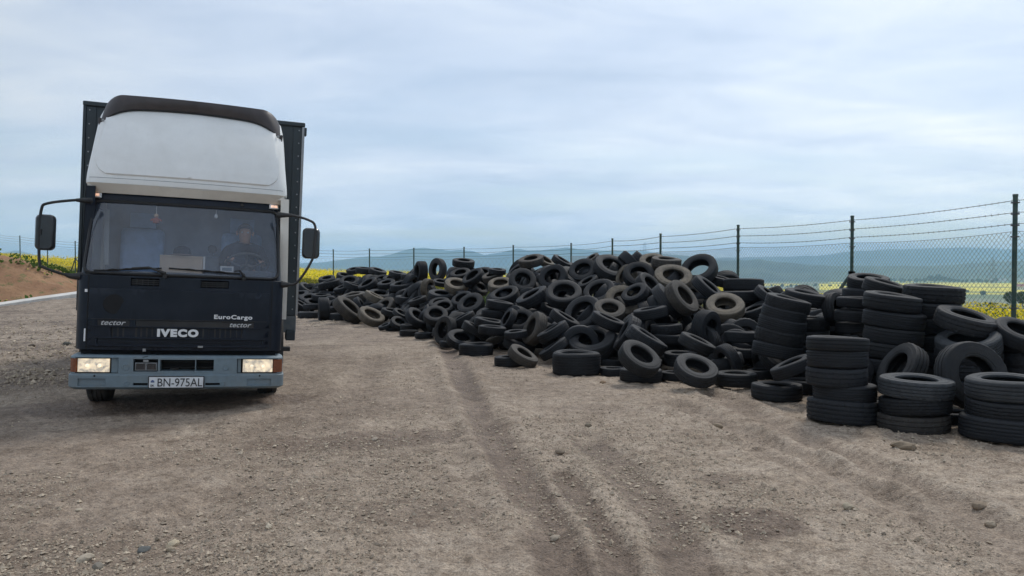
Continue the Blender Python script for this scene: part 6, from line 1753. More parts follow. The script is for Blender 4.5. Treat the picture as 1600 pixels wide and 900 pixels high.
CORE = """
-5.38 25.90 0.62 0.45 -0.83 0.33 0.30 0.21
1.51 14.97 0.62 -0.03 -0.25 0.97 0.29 0.18
2.54 12.45 0.22 -0.17 0.32 0.93 0.32 0.22
0.04 18.11 1.27 -0.52 -0.26 0.82 0.34 0.21
-0.00 14.51 0.27 -0.46 -0.36 0.82 0.32 0.22
-0.44 16.65 0.48 -0.38 0.07 0.92 0.32 0.22
4.54 11.33 0.35 0.85 0.46 0.26 0.34 0.20
-4.43 23.76 0.43 0.03 -0.43 0.90 0.32 0.20
-1.28 16.55 0.25 0.37 0.19 0.91 0.31 0.22
2.14 15.16 0.99 0.32 0.91 0.26 0.29 0.21
-2.74 21.48 0.63 -0.97 0.03 0.25 0.33 0.20
-7.89 27.89 0.22 0.13 0.41 0.90 0.30 0.20
-0.06 15.16 0.39 0.65 0.20 0.73 0.32 0.22
2.66 15.21 1.11 0.26 0.23 0.94 0.30 0.21
4.31 13.43 0.75 -0.34 0.49 0.80 0.30 0.21
0.42 13.91 0.20 -0.00 0.08 1.00 0.32 0.21
1.64 17.37 1.40 -0.62 0.32 0.72 0.30 0.19
-3.23 23.85 1.06 -0.80 -0.12 0.58 0.32 0.21
2.76 13.96 0.91 0.45 -0.08 0.89 0.30 0.21
3.14 12.64 0.34 -0.42 0.73 0.55 0.34 0.23
4.80 12.39 0.73 0.72 -0.66 0.21 0.29 0.18
4.43 10.11 0.21 0.44 0.04 0.90 0.30 0.18
-0.27 17.34 0.84 -0.23 -0.64 0.73 0.31 0.22
-4.68 23.22 0.29 -0.06 -0.74 0.67 0.30 0.20
4.30 9.77 0.32 -0.77 -0.56 0.29 0.30 0.21
-0.25 15.77 0.35 -0.74 0.29 0.61 0.30 0.21
1.27 15.90 0.93 -0.35 0.70 0.62 0.31 0.19
0.40 16.51 0.99 -0.80 -0.52 0.30 0.31 0.19
3.09 14.55 0.90 0.68 0.63 0.39 0.29 0.19
1.36 13.34 0.26 0.36 0.39 0.85 0.32 0.20
-8.01 26.97 0.32 0.53 -0.49 0.69 0.33 0.21
-8.33 29.00 0.30 -0.36 0.74 0.57 0.29 0.20
-0.71 15.60 0.24 -0.18 -0.47 0.86 0.30 0.20
1.78 14.67 1.00 -0.74 0.47 0.48 0.29 0.19
3.53 11.74 0.24 0.44 0.18 0.88 0.33 0.20
2.66 14.65 0.85 -0.14 -0.11 0.98 0.31 0.21
5.07 11.52 0.74 0.66 -0.72 0.20 0.33 0.23
4.32 12.40 0.46 0.37 0.54 0.75 0.29 0.21
-2.77 20.12 0.20 -0.01 -0.18 0.98 0.33 0.21
4.63 13.77 0.82 0.77 0.05 0.64 0.31 0.22
-2.51 19.87 0.31 -0.89 0.45 0.02 0.31 0.20
4.95 12.86 0.61 -0.50 -0.78 0.38 0.32 0.20
-1.50 20.58 1.29 0.84 -0.53 0.14 0.33 0.22
1.93 12.94 0.26 0.04 0.52 0.85 0.33 0.21
-1.82 18.23 0.27 -0.59 0.22 0.78 0.30 0.19
-7.78 26.46 0.27 0.23 -0.56 0.79 0.30 0.21
-9.16 30.54 0.38 -0.65 0.64 0.41 0.34 0.22
-8.28 29.62 0.43 -0.08 -1.00 0.05 0.30 0.18
-7.21 28.23 0.53 0.27 -0.72 0.65 0.31 0.21
1.22 15.01 0.68 0.51 0.59 0.62 0.30 0.19
-4.89 23.28 0.30 0.03 0.18 0.98 0.29 0.19
3.34 15.98 1.45 0.02 0.04 1.00 0.33 0.24
4.49 10.01 0.32 0.88 -0.05 0.48 0.30 0.20
3.16 12.78 0.33 0.27 -0.71 0.65 0.34 0.23
-5.89 25.92 0.39 0.55 -0.53 0.65 0.32 0.22
4.78 11.07 0.87 -0.28 -0.95 0.09 0.29 0.21
-5.08 24.54 0.30 0.24 -0.08 0.97 0.30 0.21
-2.69 20.43 0.32 0.59 -0.45 0.67 0.33 0.21
2.35 15.64 1.03 -0.93 -0.04 0.36 0.33 0.22
-0.15 16.15 0.75 0.95 0.25 0.18 0.33 0.21
-2.55 20.92 0.95 -0.59 0.45 0.67 0.31 0.21
-4.26 24.13 0.62 -0.36 0.76 0.55 0.31 0.21
-1.16 18.93 0.84 0.03 0.47 0.88 0.32 0.22
-0.34 16.43 0.69 -0.93 0.30 0.22 0.31 0.19
4.19 12.76 0.32 0.23 -0.26 0.94 0.30 0.21
-1.41 19.88 1.20 0.45 -0.81 0.38 0.32 0.20
2.23 13.51 0.47 0.16 -0.80 0.58 0.33 0.21
-4.15 22.62 0.32 -0.16 0.87 0.46 0.31 0.19
-3.20 22.79 0.77 -0.55 -0.05 0.84 0.30 0.19
2.12 14.08 0.72 0.13 -0.13 0.98 0.30 0.20
-4.01 24.40 0.78 -0.18 0.96 0.22 0.29 0.19
-0.81 16.76 0.40 0.14 0.65 0.74 0.32 0.22
1.62 13.93 0.27 0.60 -0.03 0.80 0.32 0.21
-4.41 25.36 0.98 -0.27 0.78 0.57 0.30 0.19
0.26 18.21 1.35 -0.62 0.30 0.73 0.33 0.23
2.57 13.17 0.47 0.25 -0.06 0.97 0.29 0.18
3.54 13.30 0.32 -0.12 -0.84 0.52 0.32 0.20
0.55 14.24 0.36 -0.22 0.89 0.39 0.31 0.20
4.23 14.15 0.65 -0.50 -0.74 0.45 0.31 0.19
4.53 13.08 0.49 0.94 -0.34 0.09 0.30 0.20
1.80 14.44 0.41 -0.35 0.72 0.59 0.29 0.21
-2.30 20.34 0.57 -0.01 0.55 0.84 0.29 0.20
1.70 13.33 0.38 0.42 -0.08 0.91 0.30 0.19
1.28 16.43 1.19 0.81 -0.26 0.52 0.34 0.24
-7.32 28.63 0.46 -0.24 -0.49 0.84 0.32 0.20
4.04 9.46 0.32 0.45 0.89 0.06 0.32 0.20
3.64 8.40 0.17 0.08 -0.22 0.97 0.30 0.21
1.67 15.78 0.90 0.57 0.77 0.29 0.31 0.21
-3.64 22.05 0.32 0.25 0.39 0.88 0.33 0.21
2.62 13.51 0.60 0.85 -0.33 0.41 0.29 0.21
-4.43 24.04 0.53 -0.51 -0.32 0.80 0.31 0.20
-8.83 30.21 0.41 -0.07 -0.65 0.76 0.32 0.22
-3.76 21.53 0.31 -0.04 0.70 0.71 0.33 0.22
-4.99 26.25 0.96 0.73 0.52 0.45 0.29 0.21
5.47 12.08 0.98 -0.80 0.34 0.50 0.31 0.19
2.19 16.91 1.39 -0.65 0.64 0.41 0.33 0.22
2.64 13.70 0.65 0.40 -0.18 0.90 0.32 0.22
2.03 14.45 0.57 0.26 -0.18 0.95 0.30 0.20
5.21 11.88 0.96 -0.05 0.52 0.85 0.30 0.18
-1.19 16.78 0.32 0.97 -0.19 0.11 0.31 0.21
0.66 16.75 1.23 -0.13 0.40 0.91 0.29 0.20
1.21 17.42 1.42 0.40 -0.68 0.62 0.32 0.20
3.74 10.99 0.29 0.22 0.72 0.66 0.29 0.20
3.22 12.73 0.25 0.44 -0.27 0.86 0.31 0.22
-6.55 27.65 0.63 -0.14 -0.99 0.06 0.30 0.21
-8.44 28.60 0.29 0.48 0.62 0.62 0.29 0.20
-0.44 18.88 1.16 0.60 -0.14 0.79 0.29 0.19
4.77 10.73 0.57 0.33 0.41 0.85 0.31 0.22
-1.38 17.69 0.24 0.03 -0.02 1.00 0.33 0.21
4.54 10.76 0.55 0.39 0.45 0.80 0.31 0.20
0.47 16.87 1.16 -0.04 0.94 0.34 0.31 0.20
4.44 13.64 0.57 -0.19 -0.12 0.97 0.29 0.19
1.17 14.66 0.48 -0.95 -0.32 0.08 0.30 0.21
2.13 16.90 1.43 -0.35 0.19 0.92 0.31 0.20
2.68 14.16 0.59 -0.11 -0.99 0.00 0.32 0.21
4.43 11.40 0.44 -0.50 0.36 0.79 0.30 0.18
-8.01 28.65 0.33 -0.56 -0.72 0.41 0.31 0.21
0.54 16.63 1.12 0.54 -0.59 0.60 0.33 0.20
3.85 14.06 0.87 -0.07 -0.09 0.99 0.34 0.22
-5.68 26.67 0.68 0.75 0.21 0.63 0.30 0.19
3.86 13.97 0.51 0.92 0.05 0.39 0.33 0.21
2.07 15.07 0.78 -0.36 -0.81 0.46 0.32 0.23
1.66 14.70 0.51 0.14 0.13 0.98 0.29 0.19
2.50 14.51 0.76 0.05 -0.62 0.78 0.30 0.19
2.07 15.88 1.00 0.53 -0.83 0.18 0.32 0.20
-0.79 16.25 0.31 0.74 0.28 0.62 0.31 0.22
-0.66 16.91 0.57 -0.31 0.13 0.94 0.31 0.21
4.63 11.10 0.84 -0.14 0.19 0.97 0.33 0.24
4.55 11.21 0.22 0.13 0.02 0.99 0.30 0.20
-8.61 28.84 0.39 -0.86 -0.36 0.36 0.30 0.21
-3.52 22.32 0.38 -0.13 0.80 0.59 0.31 0.21
4.47 10.25 0.36 -0.77 0.15 0.62 0.30 0.21
5.33 12.26 0.92 0.53 0.68 0.50 0.31 0.19
3.95 9.08 0.30 0.59 -0.23 0.78 0.34 0.21
-1.07 19.27 1.01 -0.46 -0.88 0.07 0.30 0.18
3.66 12.47 0.44 0.76 0.21 0.62 0.30 0.21
1.12 14.09 0.33 -0.50 -0.27 0.83 0.31 0.21
4.11 13.65 0.55 0.48 -0.20 0.85 0.34 0.20
1.00 16.10 1.05 0.66 -0.38 0.64 0.30 0.18
4.43 12.44 0.46 0.41 0.02 0.91 0.30 0.20
2.92 16.24 1.45 -0.22 0.60 0.77 0.30 0.19
2.68 15.62 1.13 0.19 0.35 0.92 0.31 0.19
0.64 14.00 0.37 0.63 -0.77 0.10 0.29 0.20
1.04 13.96 0.31 0.50 -0.47 0.72 0.33 0.22
1.36 16.61 1.18 -0.34 -0.64 0.68 0.32 0.20
1.92 12.79 0.19 -0.27 -0.04 0.96 0.32 0.22
-3.02 21.48 0.57 -0.21 -0.98 0.02 0.29 0.18
-5.62 25.23 0.40 -0.03 -0.36 0.93 0.31 0.21
-2.65 21.14 0.53 0.49 -0.10 0.87 0.30 0.18
-4.61 25.32 1.06 0.65 -0.51 0.56 0.34 0.20
3.82 11.11 0.14 -0.10 -0.00 1.00 0.31 0.21
-5.06 25.61 0.66 0.39 -0.18 0.90 0.34 0.21
-1.93 19.57 0.50 -0.19 -0.08 0.98 0.30 0.20
3.14 14.86 1.29 0.87 -0.21 0.45 0.32 0.21
1.11 12.43 0.31 0.03 1.00 0.02 0.31 0.20
-1.02 17.91 0.62 0.24 -0.66 0.71 0.29 0.19
-4.29 22.84 0.30 -0.61 -0.44 0.66 0.31 0.19
4.69 13.03 0.80 0.61 -0.64 0.46 0.29 0.18
4.01 12.25 0.28 -0.69 -0.09 0.72 0.31 0.19
-1.71 18.33 0.24 0.07 0.21 0.98 0.31 0.20
-3.58 24.18 0.86 0.30 0.76 0.58 0.31 0.21
0.45 14.67 0.45 0.05 0.92 0.40 0.30 0.20
-1.94 18.28 0.31 -0.31 0.93 0.21 0.30 0.19
-1.17 20.27 1.29 -0.23 -0.94 0.24 0.33 0.23
2.43 14.73 0.76 -0.12 0.92 0.38 0.30 0.20
1.96 15.66 0.99 0.05 -0.31 0.95 0.30 0.20
-7.31 29.77 0.81 0.35 0.20 0.91 0.34 0.21
2.02 11.81 0.19 0.25 -0.11 0.96 0.32 0.21
-4.93 25.97 1.06 -0.40 0.51 0.76 0.31 0.22
0.40 15.10 0.47 0.47 -0.67 0.57 0.31 0.20
4.19 14.86 0.74 0.73 -0.67 0.13 0.32 0.19
4.43 10.75 0.64 -0.04 0.95 0.32 0.29 0.18
-0.08 16.32 0.82 -0.26 0.07 0.96 0.30 0.20
-2.97 21.96 0.68 -0.04 0.86 0.51 0.33 0.23
1.61 15.24 0.61 0.53 -0.01 0.85 0.30 0.20
-6.49 27.35 0.47 0.25 0.21 0.94 0.30 0.18
-7.32 28.98 0.53 0.65 -0.31 0.69 0.30 0.21
-4.56 25.43 0.91 -0.51 0.24 0.83 0.32 0.20
-4.61 22.25 0.18 0.05 -0.29 0.96 0.29 0.19
-8.80 29.47 0.31 -0.69 0.67 0.27 0.29 0.18
-3.93 23.45 0.53 0.66 -0.30 0.69 0.29 0.19
1.69 14.55 0.40 -0.07 0.52 0.85 0.30 0.19
-1.52 19.04 0.71 -0.62 -0.27 0.74 0.33 0.20
2.88 13.80 0.91 0.90 -0.32 0.31 0.32 0.19
-7.37 27.79 0.27 0.69 -0.02 0.72 0.30 0.19
-2.67 21.90 0.93 -0.51 -0.11 0.85 0.29 0.20
0.83 13.64 0.30 0.88 -0.48 0.00 0.30 0.18
-3.44 22.73 0.56 0.62 0.53 0.58 0.30 0.20
0.20 17.42 1.13 -0.04 0.06 1.00 0.32 0.22
-5.08 25.00 0.51 0.04 0.08 1.00 0.31 0.20
3.96 8.91 0.31 -0.89 -0.02 0.46 0.30 0.21
-5.62 25.29 0.42 0.21 0.15 0.97 0.29 0.18
-6.57 28.09 0.78 -0.83 0.36 0.42 0.33 0.23
-5.90 25.20 0.24 0.01 -0.51 0.86 0.31 0.19
0.42 15.71 0.76 0.43 -0.90 0.01 0.33 0.22
0.35 17.35 1.34 0.35 -0.12 0.93 0.29 0.20
-5.87 25.68 0.33 0.09 -0.54 0.83 0.34 0.24
-1.66 18.97 0.60 -0.90 0.22 0.39 0.30 0.22
-1.02 17.74 0.54 -0.33 -0.08 0.94 0.32 0.20
-0.98 17.68 0.49 -0.34 -0.27 0.90 0.30 0.20
-7.88 26.42 0.26 -0.43 0.43 0.79 0.31 0.20
-1.07 16.17 0.23 0.52 0.01 0.85 0.29 0.18
3.67 13.73 0.46 0.48 -0.68 0.55 0.32 0.22
-3.53 23.78 0.84 -0.22 -0.75 0.62 0.33 0.20
0.84 14.48 0.37 0.05 -0.99 0.11 0.31 0.22
-8.10 27.42 0.20 -0.04 0.37 0.93 0.30 0.18
-0.04 17.53 1.07 0.73 0.61 0.31 0.31 0.21
0.95 15.18 0.54 -0.51 -0.57 0.64 0.31 0.20
3.00 14.90 1.26 0.71 0.14 0.69 0.29 0.18
4.86 11.93 0.68 0.07 0.59 0.81 0.31 0.21
1.30 13.47 0.24 0.09 0.51 0.86 0.30 0.19
5.09 11.30 0.56 -0.42 0.10 0.90 0.29 0.21
-8.72 29.52 0.36 -0.08 -0.68 0.72 0.29 0.19
2.60 15.11 1.20 0.95 -0.01 0.31 0.31 0.19
3.68 8.54 0.33 -0.72 -0.26 0.64 0.33 0.23
-5.49 27.17 1.02 -0.42 -0.71 0.56 0.29 0.19
2.43 16.41 1.31 -0.57 0.44 0.70 0.34 0.21
-6.71 28.35 0.69 -0.90 0.13 0.41 0.32 0.22
0.74 13.09 0.30 -0.82 -0.56 0.08 0.29 0.18
4.76 11.75 0.42 -0.26 -0.15 0.95 0.32 0.21
4.28 12.12 0.27 0.19 -0.20 0.96 0.30 0.21
2.11 16.79 1.35 0.45 -0.13 0.88 0.29 0.21
1.92 16.16 1.41 -0.43 -0.07 0.90 0.30 0.18
-8.51 30.18 0.57 0.34 0.80 0.49 0.32 0.20
-4.28 22.93 0.41 -0.17 -0.42 0.89 0.33 0.20
1.30 17.65 1.43 0.09 -0.70 0.71 0.32 0.20
-1.04 18.16 0.66 -0.13 0.98 0.17 0.30 0.20
-0.79 19.80 1.24 -0.94 -0.33 0.04 0.32 0.20
0.47 17.57 1.33 -0.49 -0.05 0.87 0.34 0.23
-0.45 14.75 0.30 0.66 -0.30 0.69 0.32 0.20
-3.22 23.30 0.84 0.37 0.55 0.75 0.33 0.21
4.62 10.35 0.30 0.81 0.06 0.58 0.30 0.20
-7.91 29.16 0.43 -0.68 -0.03 0.73 0.31 0.19
3.24 14.48 0.83 0.22 0.97 0.12 0.30 0.20
-0.34 15.76 0.32 -0.15 -0.84 0.52 0.29 0.18
-2.04 20.36 0.75 0.28 -0.13 0.95 0.29 0.19
0.37 15.98 0.83 -0.05 -0.99 0.09 0.32 0.21
0.98 12.81 0.22 -0.07 0.44 0.90 0.29 0.19
2.92 15.44 1.30 -0.30 -0.88 0.36 0.29 0.20
-1.20 18.46 0.70 0.90 0.41 0.17 0.34 0.21
1.89 13.94 0.35 0.95 -0.25 0.21 0.31 0.20
4.34 13.03 0.60 0.40 -0.37 0.84 0.29 0.19
-8.07 30.70 0.69 0.15 -0.01 0.99 0.31 0.20
1.97 15.33 0.99 0.07 1.00 0.03 0.31 0.22
-7.00 29.15 0.73 -0.27 0.04 0.96 0.33 0.22
3.41 12.41 0.31 0.44 -0.86 0.27 0.30 0.19
-1.29 20.37 1.28 -0.19 -0.19 0.96 0.30 0.18
3.94 10.53 0.30 0.39 0.91 0.16 0.29 0.18
3.01 10.97 0.18 -0.26 0.06 0.96 0.30 0.20
4.04 14.98 0.82 0.38 -0.52 0.76 0.29 0.20
-1.69 19.53 0.73 0.31 0.39 0.87 0.30 0.22
1.10 17.19 1.29 -0.83 0.29 0.47 0.32 0.22
0.21 16.85 0.92 -0.04 0.98 0.19 0.30 0.19
3.51 14.28 0.79 0.49 -0.87 0.05 0.31 0.22
2.36 12.35 0.10 0.02 0.04 1.00 0.30 0.18
4.37 14.31 0.64 -0.38 -0.01 0.92 0.33 0.20
-3.02 22.61 1.13 -0.83 0.35 0.45 0.29 0.21
3.16 13.72 0.50 -0.69 0.45 0.56 0.30 0.20
0.13 13.45 0.20 0.32 -0.14 0.94 0.29 0.20
-8.54 28.77 0.31 0.80 -0.24 0.55 0.31 0.19
-9.18 31.28 0.48 0.86 -0.36 0.35 0.30 0.20
-2.34 19.52 0.30 0.82 -0.12 0.56 0.30 0.21
2.57 15.01 1.14 -0.85 -0.01 0.53 0.30 0.20
-6.20 26.16 0.29 0.16 -0.15 0.98 0.31 0.22
-0.03 15.10 0.29 0.40 0.36 0.84 0.31 0.21
1.22 15.63 0.81 -0.86 -0.36 0.36 0.31 0.22
0.29 15.72 0.72 0.29 -0.29 0.91 0.31 0.20
3.74 12.99 0.22 0.06 -0.47 0.88 0.30 0.18
-6.07 25.78 0.34 0.02 0.98 0.21 0.32 0.23
-8.68 30.99 0.58 -0.90 -0.26 0.35 0.31 0.21
2.35 13.76 0.37 0.13 -0.66 0.74 0.30 0.21
0.61 16.36 0.94 -0.92 0.13 0.37 0.34 0.21
-3.11 23.65 1.18 0.43 0.07 0.90 0.29 0.20
-4.95 24.31 0.59 0.45 -0.48 0.75 0.30 0.19
-6.65 27.61 0.60 0.26 0.17 0.95 0.31 0.19
2.04 14.69 0.86 -0.47 0.63 0.61 0.30 0.20
-1.89 18.92 0.41 0.61 -0.33 0.72 0.33 0.21
-1.17 19.74 1.05 0.40 0.01 0.92 0.34 0.22
1.52 16.72 1.40 0.48 0.37 0.80 0.32 0.20
1.21 15.41 0.87 0.52 0.24 0.82 0.32 0.21
-7.11 29.14 0.72 0.18 0.58 0.79 0.33 0.20
-3.71 22.20 0.25 -0.28 -0.18 0.94 0.32 0.20
-1.34 17.26 0.21 0.08 0.39 0.92 0.31 0.19
5.12 13.37 0.77 0.50 0.03 0.87 0.34 0.23
1.66 16.17 1.30 -0.03 0.82 0.57 0.31 0.21
4.61 15.02 0.85 0.52 -0.67 0.53 0.31 0.20
-2.91 20.71 0.25 0.26 -0.40 0.88 0.32 0.23
0.98 16.18 0.89 -0.05 0.31 0.95 0.32 0.21
-2.13 20.10 0.57 0.12 0.20 0.97 0.29 0.19
-3.17 24.17 1.20 -0.57 0.50 0.65 0.34 0.20
-3.21 22.65 0.62 0.10 -0.82 0.57 0.30 0.20
-8.07 28.09 0.31 -0.59 0.67 0.44 0.29 0.21
-7.25 27.86 0.30 0.18 0.21 0.96 0.32 0.22
2.63 16.33 1.33 -0.56 -0.81 0.17 0.30 0.18
-2.82 23.22 1.24 -0.75 0.53 0.40 0.30 0.20
-9.31 31.31 0.50 0.36 0.93 0.09 0.33 0.21
2.76 12.95 0.16 -0.23 -0.02 0.97 0.31 0.19
2.17 13.71 0.34 -0.62 0.78 0.06 0.34 0.21
0.74 17.21 1.20 -0.31 0.50 0.81 0.32 0.21
-5.75 26.14 0.45 -0.36 -0.28 0.89 0.30 0.18
-7.64 26.64 0.30 0.97 -0.18 0.15 0.29 0.18
3.24 12.23 0.34 -0.23 -0.96 0.15 0.32 0.22
4.81 14.29 0.81 0.42 0.46 0.78 0.30 0.20
-0.97 17.25 0.33 -0.26 -0.95 0.15 0.31 0.21
0.94 15.29 0.57 0.38 -0.46 0.80 0.31 0.19
-0.58 15.28 0.33 0.46 -0.81 0.35 0.32 0.19
-2.44 19.93 0.37 0.45 -0.57 0.69 0.30 0.20
-0.48 19.02 1.21 0.24 -0.02 0.97 0.30 0.20
-2.95 20.96 0.29 0.56 -0.10 0.82 0.30 0.19
-5.38 25.09 0.40 -0.27 -0.82 0.50 0.33 0.20
5.40 12.22 0.95 0.21 0.53 0.82 0.33 0.20
-6.36 28.06 0.89 -0.54 0.52 0.66 0.31 0.21
1.48 16.60 1.14 -0.12 0.36 0.92 0.32 0.20
0.18 15.40 0.48 0.28 0.33 0.90 0.30 0.22
1.94 14.82 0.92 0.24 -0.06 0.97 0.31 0.20
-7.29 29.08 0.70 -0.08 -0.93 0.35 0.31 0.19
4.90 11.42 0.93 0.45 0.63 0.63 0.33 0.23
-4.94 26.43 1.04 0.24 0.88 0.40 0.33 0.23
-4.65 24.91 0.67 0.71 0.23 0.67 0.30 0.21
3.48 11.91 0.30 -0.20 -0.94 0.27 0.29 0.18
-4.35 24.79 0.71 -0.22 0.42 0.88 0.30 0.20
3.67 8.29 0.30 0.67 -0.60 0.44 0.29 0.20
2.12 12.97 0.22 0.40 -0.08 0.91 0.30 0.20
-3.64 23.59 0.69 -0.78 0.61 0.13 0.30 0.20
2.55 13.19 0.83 0.76 -0.39 0.52 0.29 0.18
-6.20 27.89 0.78 0.74 0.10 0.66 0.31 0.21
4.26 9.56 0.35 -0.82 -0.57 0.05 0.32 0.22
-5.16 24.05 0.18 0.16 0.05 0.99 0.31 0.20
4.93 12.30 0.59 -0.57 0.77 0.30 0.30 0.19
-2.55 20.46 0.37 0.13 0.33 0.93 0.32 0.21
"""
for k, line in enumerate(TYRES.strip().split('\n')):
    num, lab = line.split('|')
    c = num.split()
    x, y, z, ax, ay, az_, rad_, wid = map(float, c[:8]); v = int(c[8])
    g2 = random.Random(900 + k)
    me = TYV[v][g2.randrange(len(TYV[v]))]
    o = bpy.data.objects.new("scrap_tyre", me); COL.objects.link(o)
    qn = Vector((0, 0, 1)).rotation_difference(Vector((ax, ay, az_)).normalized()) @ Quaternion((0, 0, 1), g2.uniform(0, 6.28))
    o.rotation_mode = 'QUATERNION'; o.rotation_quaternion = qn
    o.location = (x, y, z); o.scale = (rad_, rad_ * g2.uniform(.975, 1.0), wid / (2 * WRV[v]))
    o.material_slots[0].link = 'OBJECT'; o.material_slots[0].material = TYM[c[9]]
    props(o, lab, "tyre", "scrap tyres heaped and stacked along the fence")

# the tyres buried deeper in the heap, past the three hundred that show
prof = np.array([(.58, .36), (.62, .48), (.80, .50), (.95, .45), (1.0, .36), (1.0, -.36), (.95, -.45), (.80, -.50), (.62, -.48), (.58, -.36), (.66, -.36), (.93, -.3), (.93, .3), (.66, .36)])
t = np.arange(22) * 2 * np.pi / 22
base = np.stack([prof[None, :, 0] * np.cos(t)[:, None], prof[None, :, 0] * np.sin(t)[:, None], np.repeat(prof[None, :, 1], 22, 0)], -1)
ii = np.arange(base.shape[0] * base.shape[1]).reshape(base.shape[:2]); jj = np.roll(ii, -1, 0)
Fb = np.stack([ii, jj, np.roll(jj, -1, 1), np.roll(ii, -1, 1)], -1).reshape(-1, 4)
VV, FF = [], []
for k, line in enumerate(CORE.strip().split('\n')):
    x, y, z, ax, ay, az_, rad_, wid = map(float, line.split())
    M = np.array(Vector((0, 0, 1)).rotation_difference(Vector((ax, ay, az_)).normalized()).to_matrix())
    VV.append((base.reshape(-1, 3) * np.array([rad_, rad_, wid])) @ M.T + np.array([x, y, z])); FF.append(Fb + k * base.shape[0] * base.shape[1])
core = np_mesh("buried_tyres", np.concatenate(VV), np.concatenate(FF), TYM['k'], True, kind='stuff')
core.data.set_sharp_from_angle(angle=R(50))

# ================================================================== wire fence
post_m = material("green_post_paint", (.018, .055, .045), .5, var=.2, vscale=12, dust=.25, dscale=6)
wire_m = material("galvanised_wire", (.33, .355, .355), .5, metal=.6, var=.2)
barb_m = material("dark_barbed_wire", (.085, .085, .088), .6, metal=.5, var=.3)
fence = empty("wire_fence", label="long green post fence with chain link and barbed wire behind the tyres", cat="fence")
FZ = [float(ground_z(x, y)[0]) for x, y in FENCE]
PH = 2.5
pm = {}
for i, ((x, y), z) in enumerate(zip(FENCE, FZ)):
    if 'm' not in pm:
        q = MB(); q.tube([(0, 0, -.4), (0, 0, PH)], .030, 12); q.tube([(0, 0, PH - .02), (0, 0, PH + .012)], .034, 12)
        pm['m'] = q.mesh("post", post_m)
    o = bpy.data.objects.new("post", pm['m']); COL.objects.link(o); o.parent = fence; o.location = (x, y, z)
    if y < 20:
        for k, hz in enumerate((.15, 1.0, 1.95, 2.1, 2.25, 2.4)):
            c = MB(); c.box((x, y, z + hz), (.075, .075, .018)); c.build("clip", barb_m, fence)


def brace(i, dirs, h):
    x, y = FENCE[i]; z = FZ[i]
    for dx, dy in dirs:
        q = MB(); q.tube([(x, y, z + h), (x + dx, y + dy, z - .05)], .029, 10); q.box((x, y, z + h), (.09, .09, .05))
        q.build("brace", post_m, fence)


def fdir(i, j):
    a = Vector((*FENCE[i], 0)); b = Vector((*FENCE[j], 0)); d = (b - a).normalized(); return (d.x, d.y)


d1 = fdir(4, 5); d2 = fdir(4, 3)
brace(4, [(-.95, .25), (d2[0] * 1.1, d2[1] * 1.1)], 1.48)
dl = fdir(18, 17); dr = fdir(18, 19)
brace(18, [(dl[0] * 1.5, dl[1] * 1.5), (dr[0] * 1.5, dr[1] * 1.5)], 1.5)


def sag(t, amt): return -amt * 4 * t * (1 - t)


for hz, am in ((2.12, .03), (2.27, .025), (2.43, .03)):
    q = MB()
    for i in range(len(FENCE) - 1):
        a = Vector((*FENCE[i], FZ[i] + hz)); b = Vector((*FENCE[i + 1], FZ[i + 1] + hz))
        jit = rnd.uniform(.6, 1.5) * am
        pts = [a.lerp(b, t) + Vector((0, 0, sag(t, jit))) for t in np.linspace(0, 1, 9)]
        q.tube(pts, .0028 + .00012 * a.y if a.y < 30 else .0062, 4, caps=False)
        if a.y < 22 and b.y > 2:
            L = (b - a).length; nb_ = int(L / .115)
            for k in range(nb_):
                t = (k + .5) / nb_; p = a.lerp(b, t) + Vector((0, 0, sag(t, jit)))
                for s in (-1, 1):
                    dv = Vector((rnd.uniform(-.5, .5), rnd.uniform(-.5, .5), s * rnd.uniform(.5, 1))).normalized() * .017
                    q.tube([p - dv, p + dv], .0022, 3, caps=False)
    q.build("barbed_wire", barb_m, fence, smooth=0)
# chain link: two families of slanting wires and three tension wires in every span
for i in range(len(FENCE) - 1):
    a = Vector((*FENCE[i], FZ[i])); b = Vector((*FENCE[i + 1], FZ[i + 1]))
    L = (b - a).length; H = 1.98
    if max(a.y, b.y) < 2: continue
    farp = min(a.y, b.y) > 27
    step = .26 if farp else .078
    rad_ = .0030 if farp else .0019 + .00009 * a.y
    q = MB()
    u = (b - a) / L
    s0 = -H
    topsag = rnd.uniform(.02, .06)
    while s0 < L:
        for sg in (1, -1):
            lo, hi = (s0, 0), (s0 + H, H)
            t0 = max(0, -s0); t1 = min(H, L - s0)
            if t1 - t0 > .02:
                if sg == 1: A_ = (s0 + t0, t0); B_ = (s0 + t1, t1)
                else: A_ = (L - s0 - t0, t0); B_ = (L - s0 - t1, t1)
                P0 = []
                for k in range(4):
                    f = k / 3; w = A_[0] + (B_[0] - A_[0]) * f; h_ = A_[1] + (B_[1] - A_[1]) * f
                    P0.append(a + u * w + Vector((0, 0, .04 + h_ * (1 + sag(w / L, topsag) / H))))
                q.tube(P0, rad_, 3, caps=False)
        s0 += step * 1.4142 * .75
    for hz in (.06, 1.0, 2.02):
        q.tube([a.lerp(b, t) + Vector((0, 0, hz + sag(t, topsag if hz > 1.5 else .01))) for t in np.linspace(0, 1, 9)], rad_ * 1.3, 4, caps=False)
    q.build("chain_link_panel", wire_m, fence, smooth=0)

# ================================================================== far things in the valley
tree_leaf = leafmat("far_tree_leaf", (.050, .085, .030), .4)
bark = material("bark", (.09, .07, .05), .95)


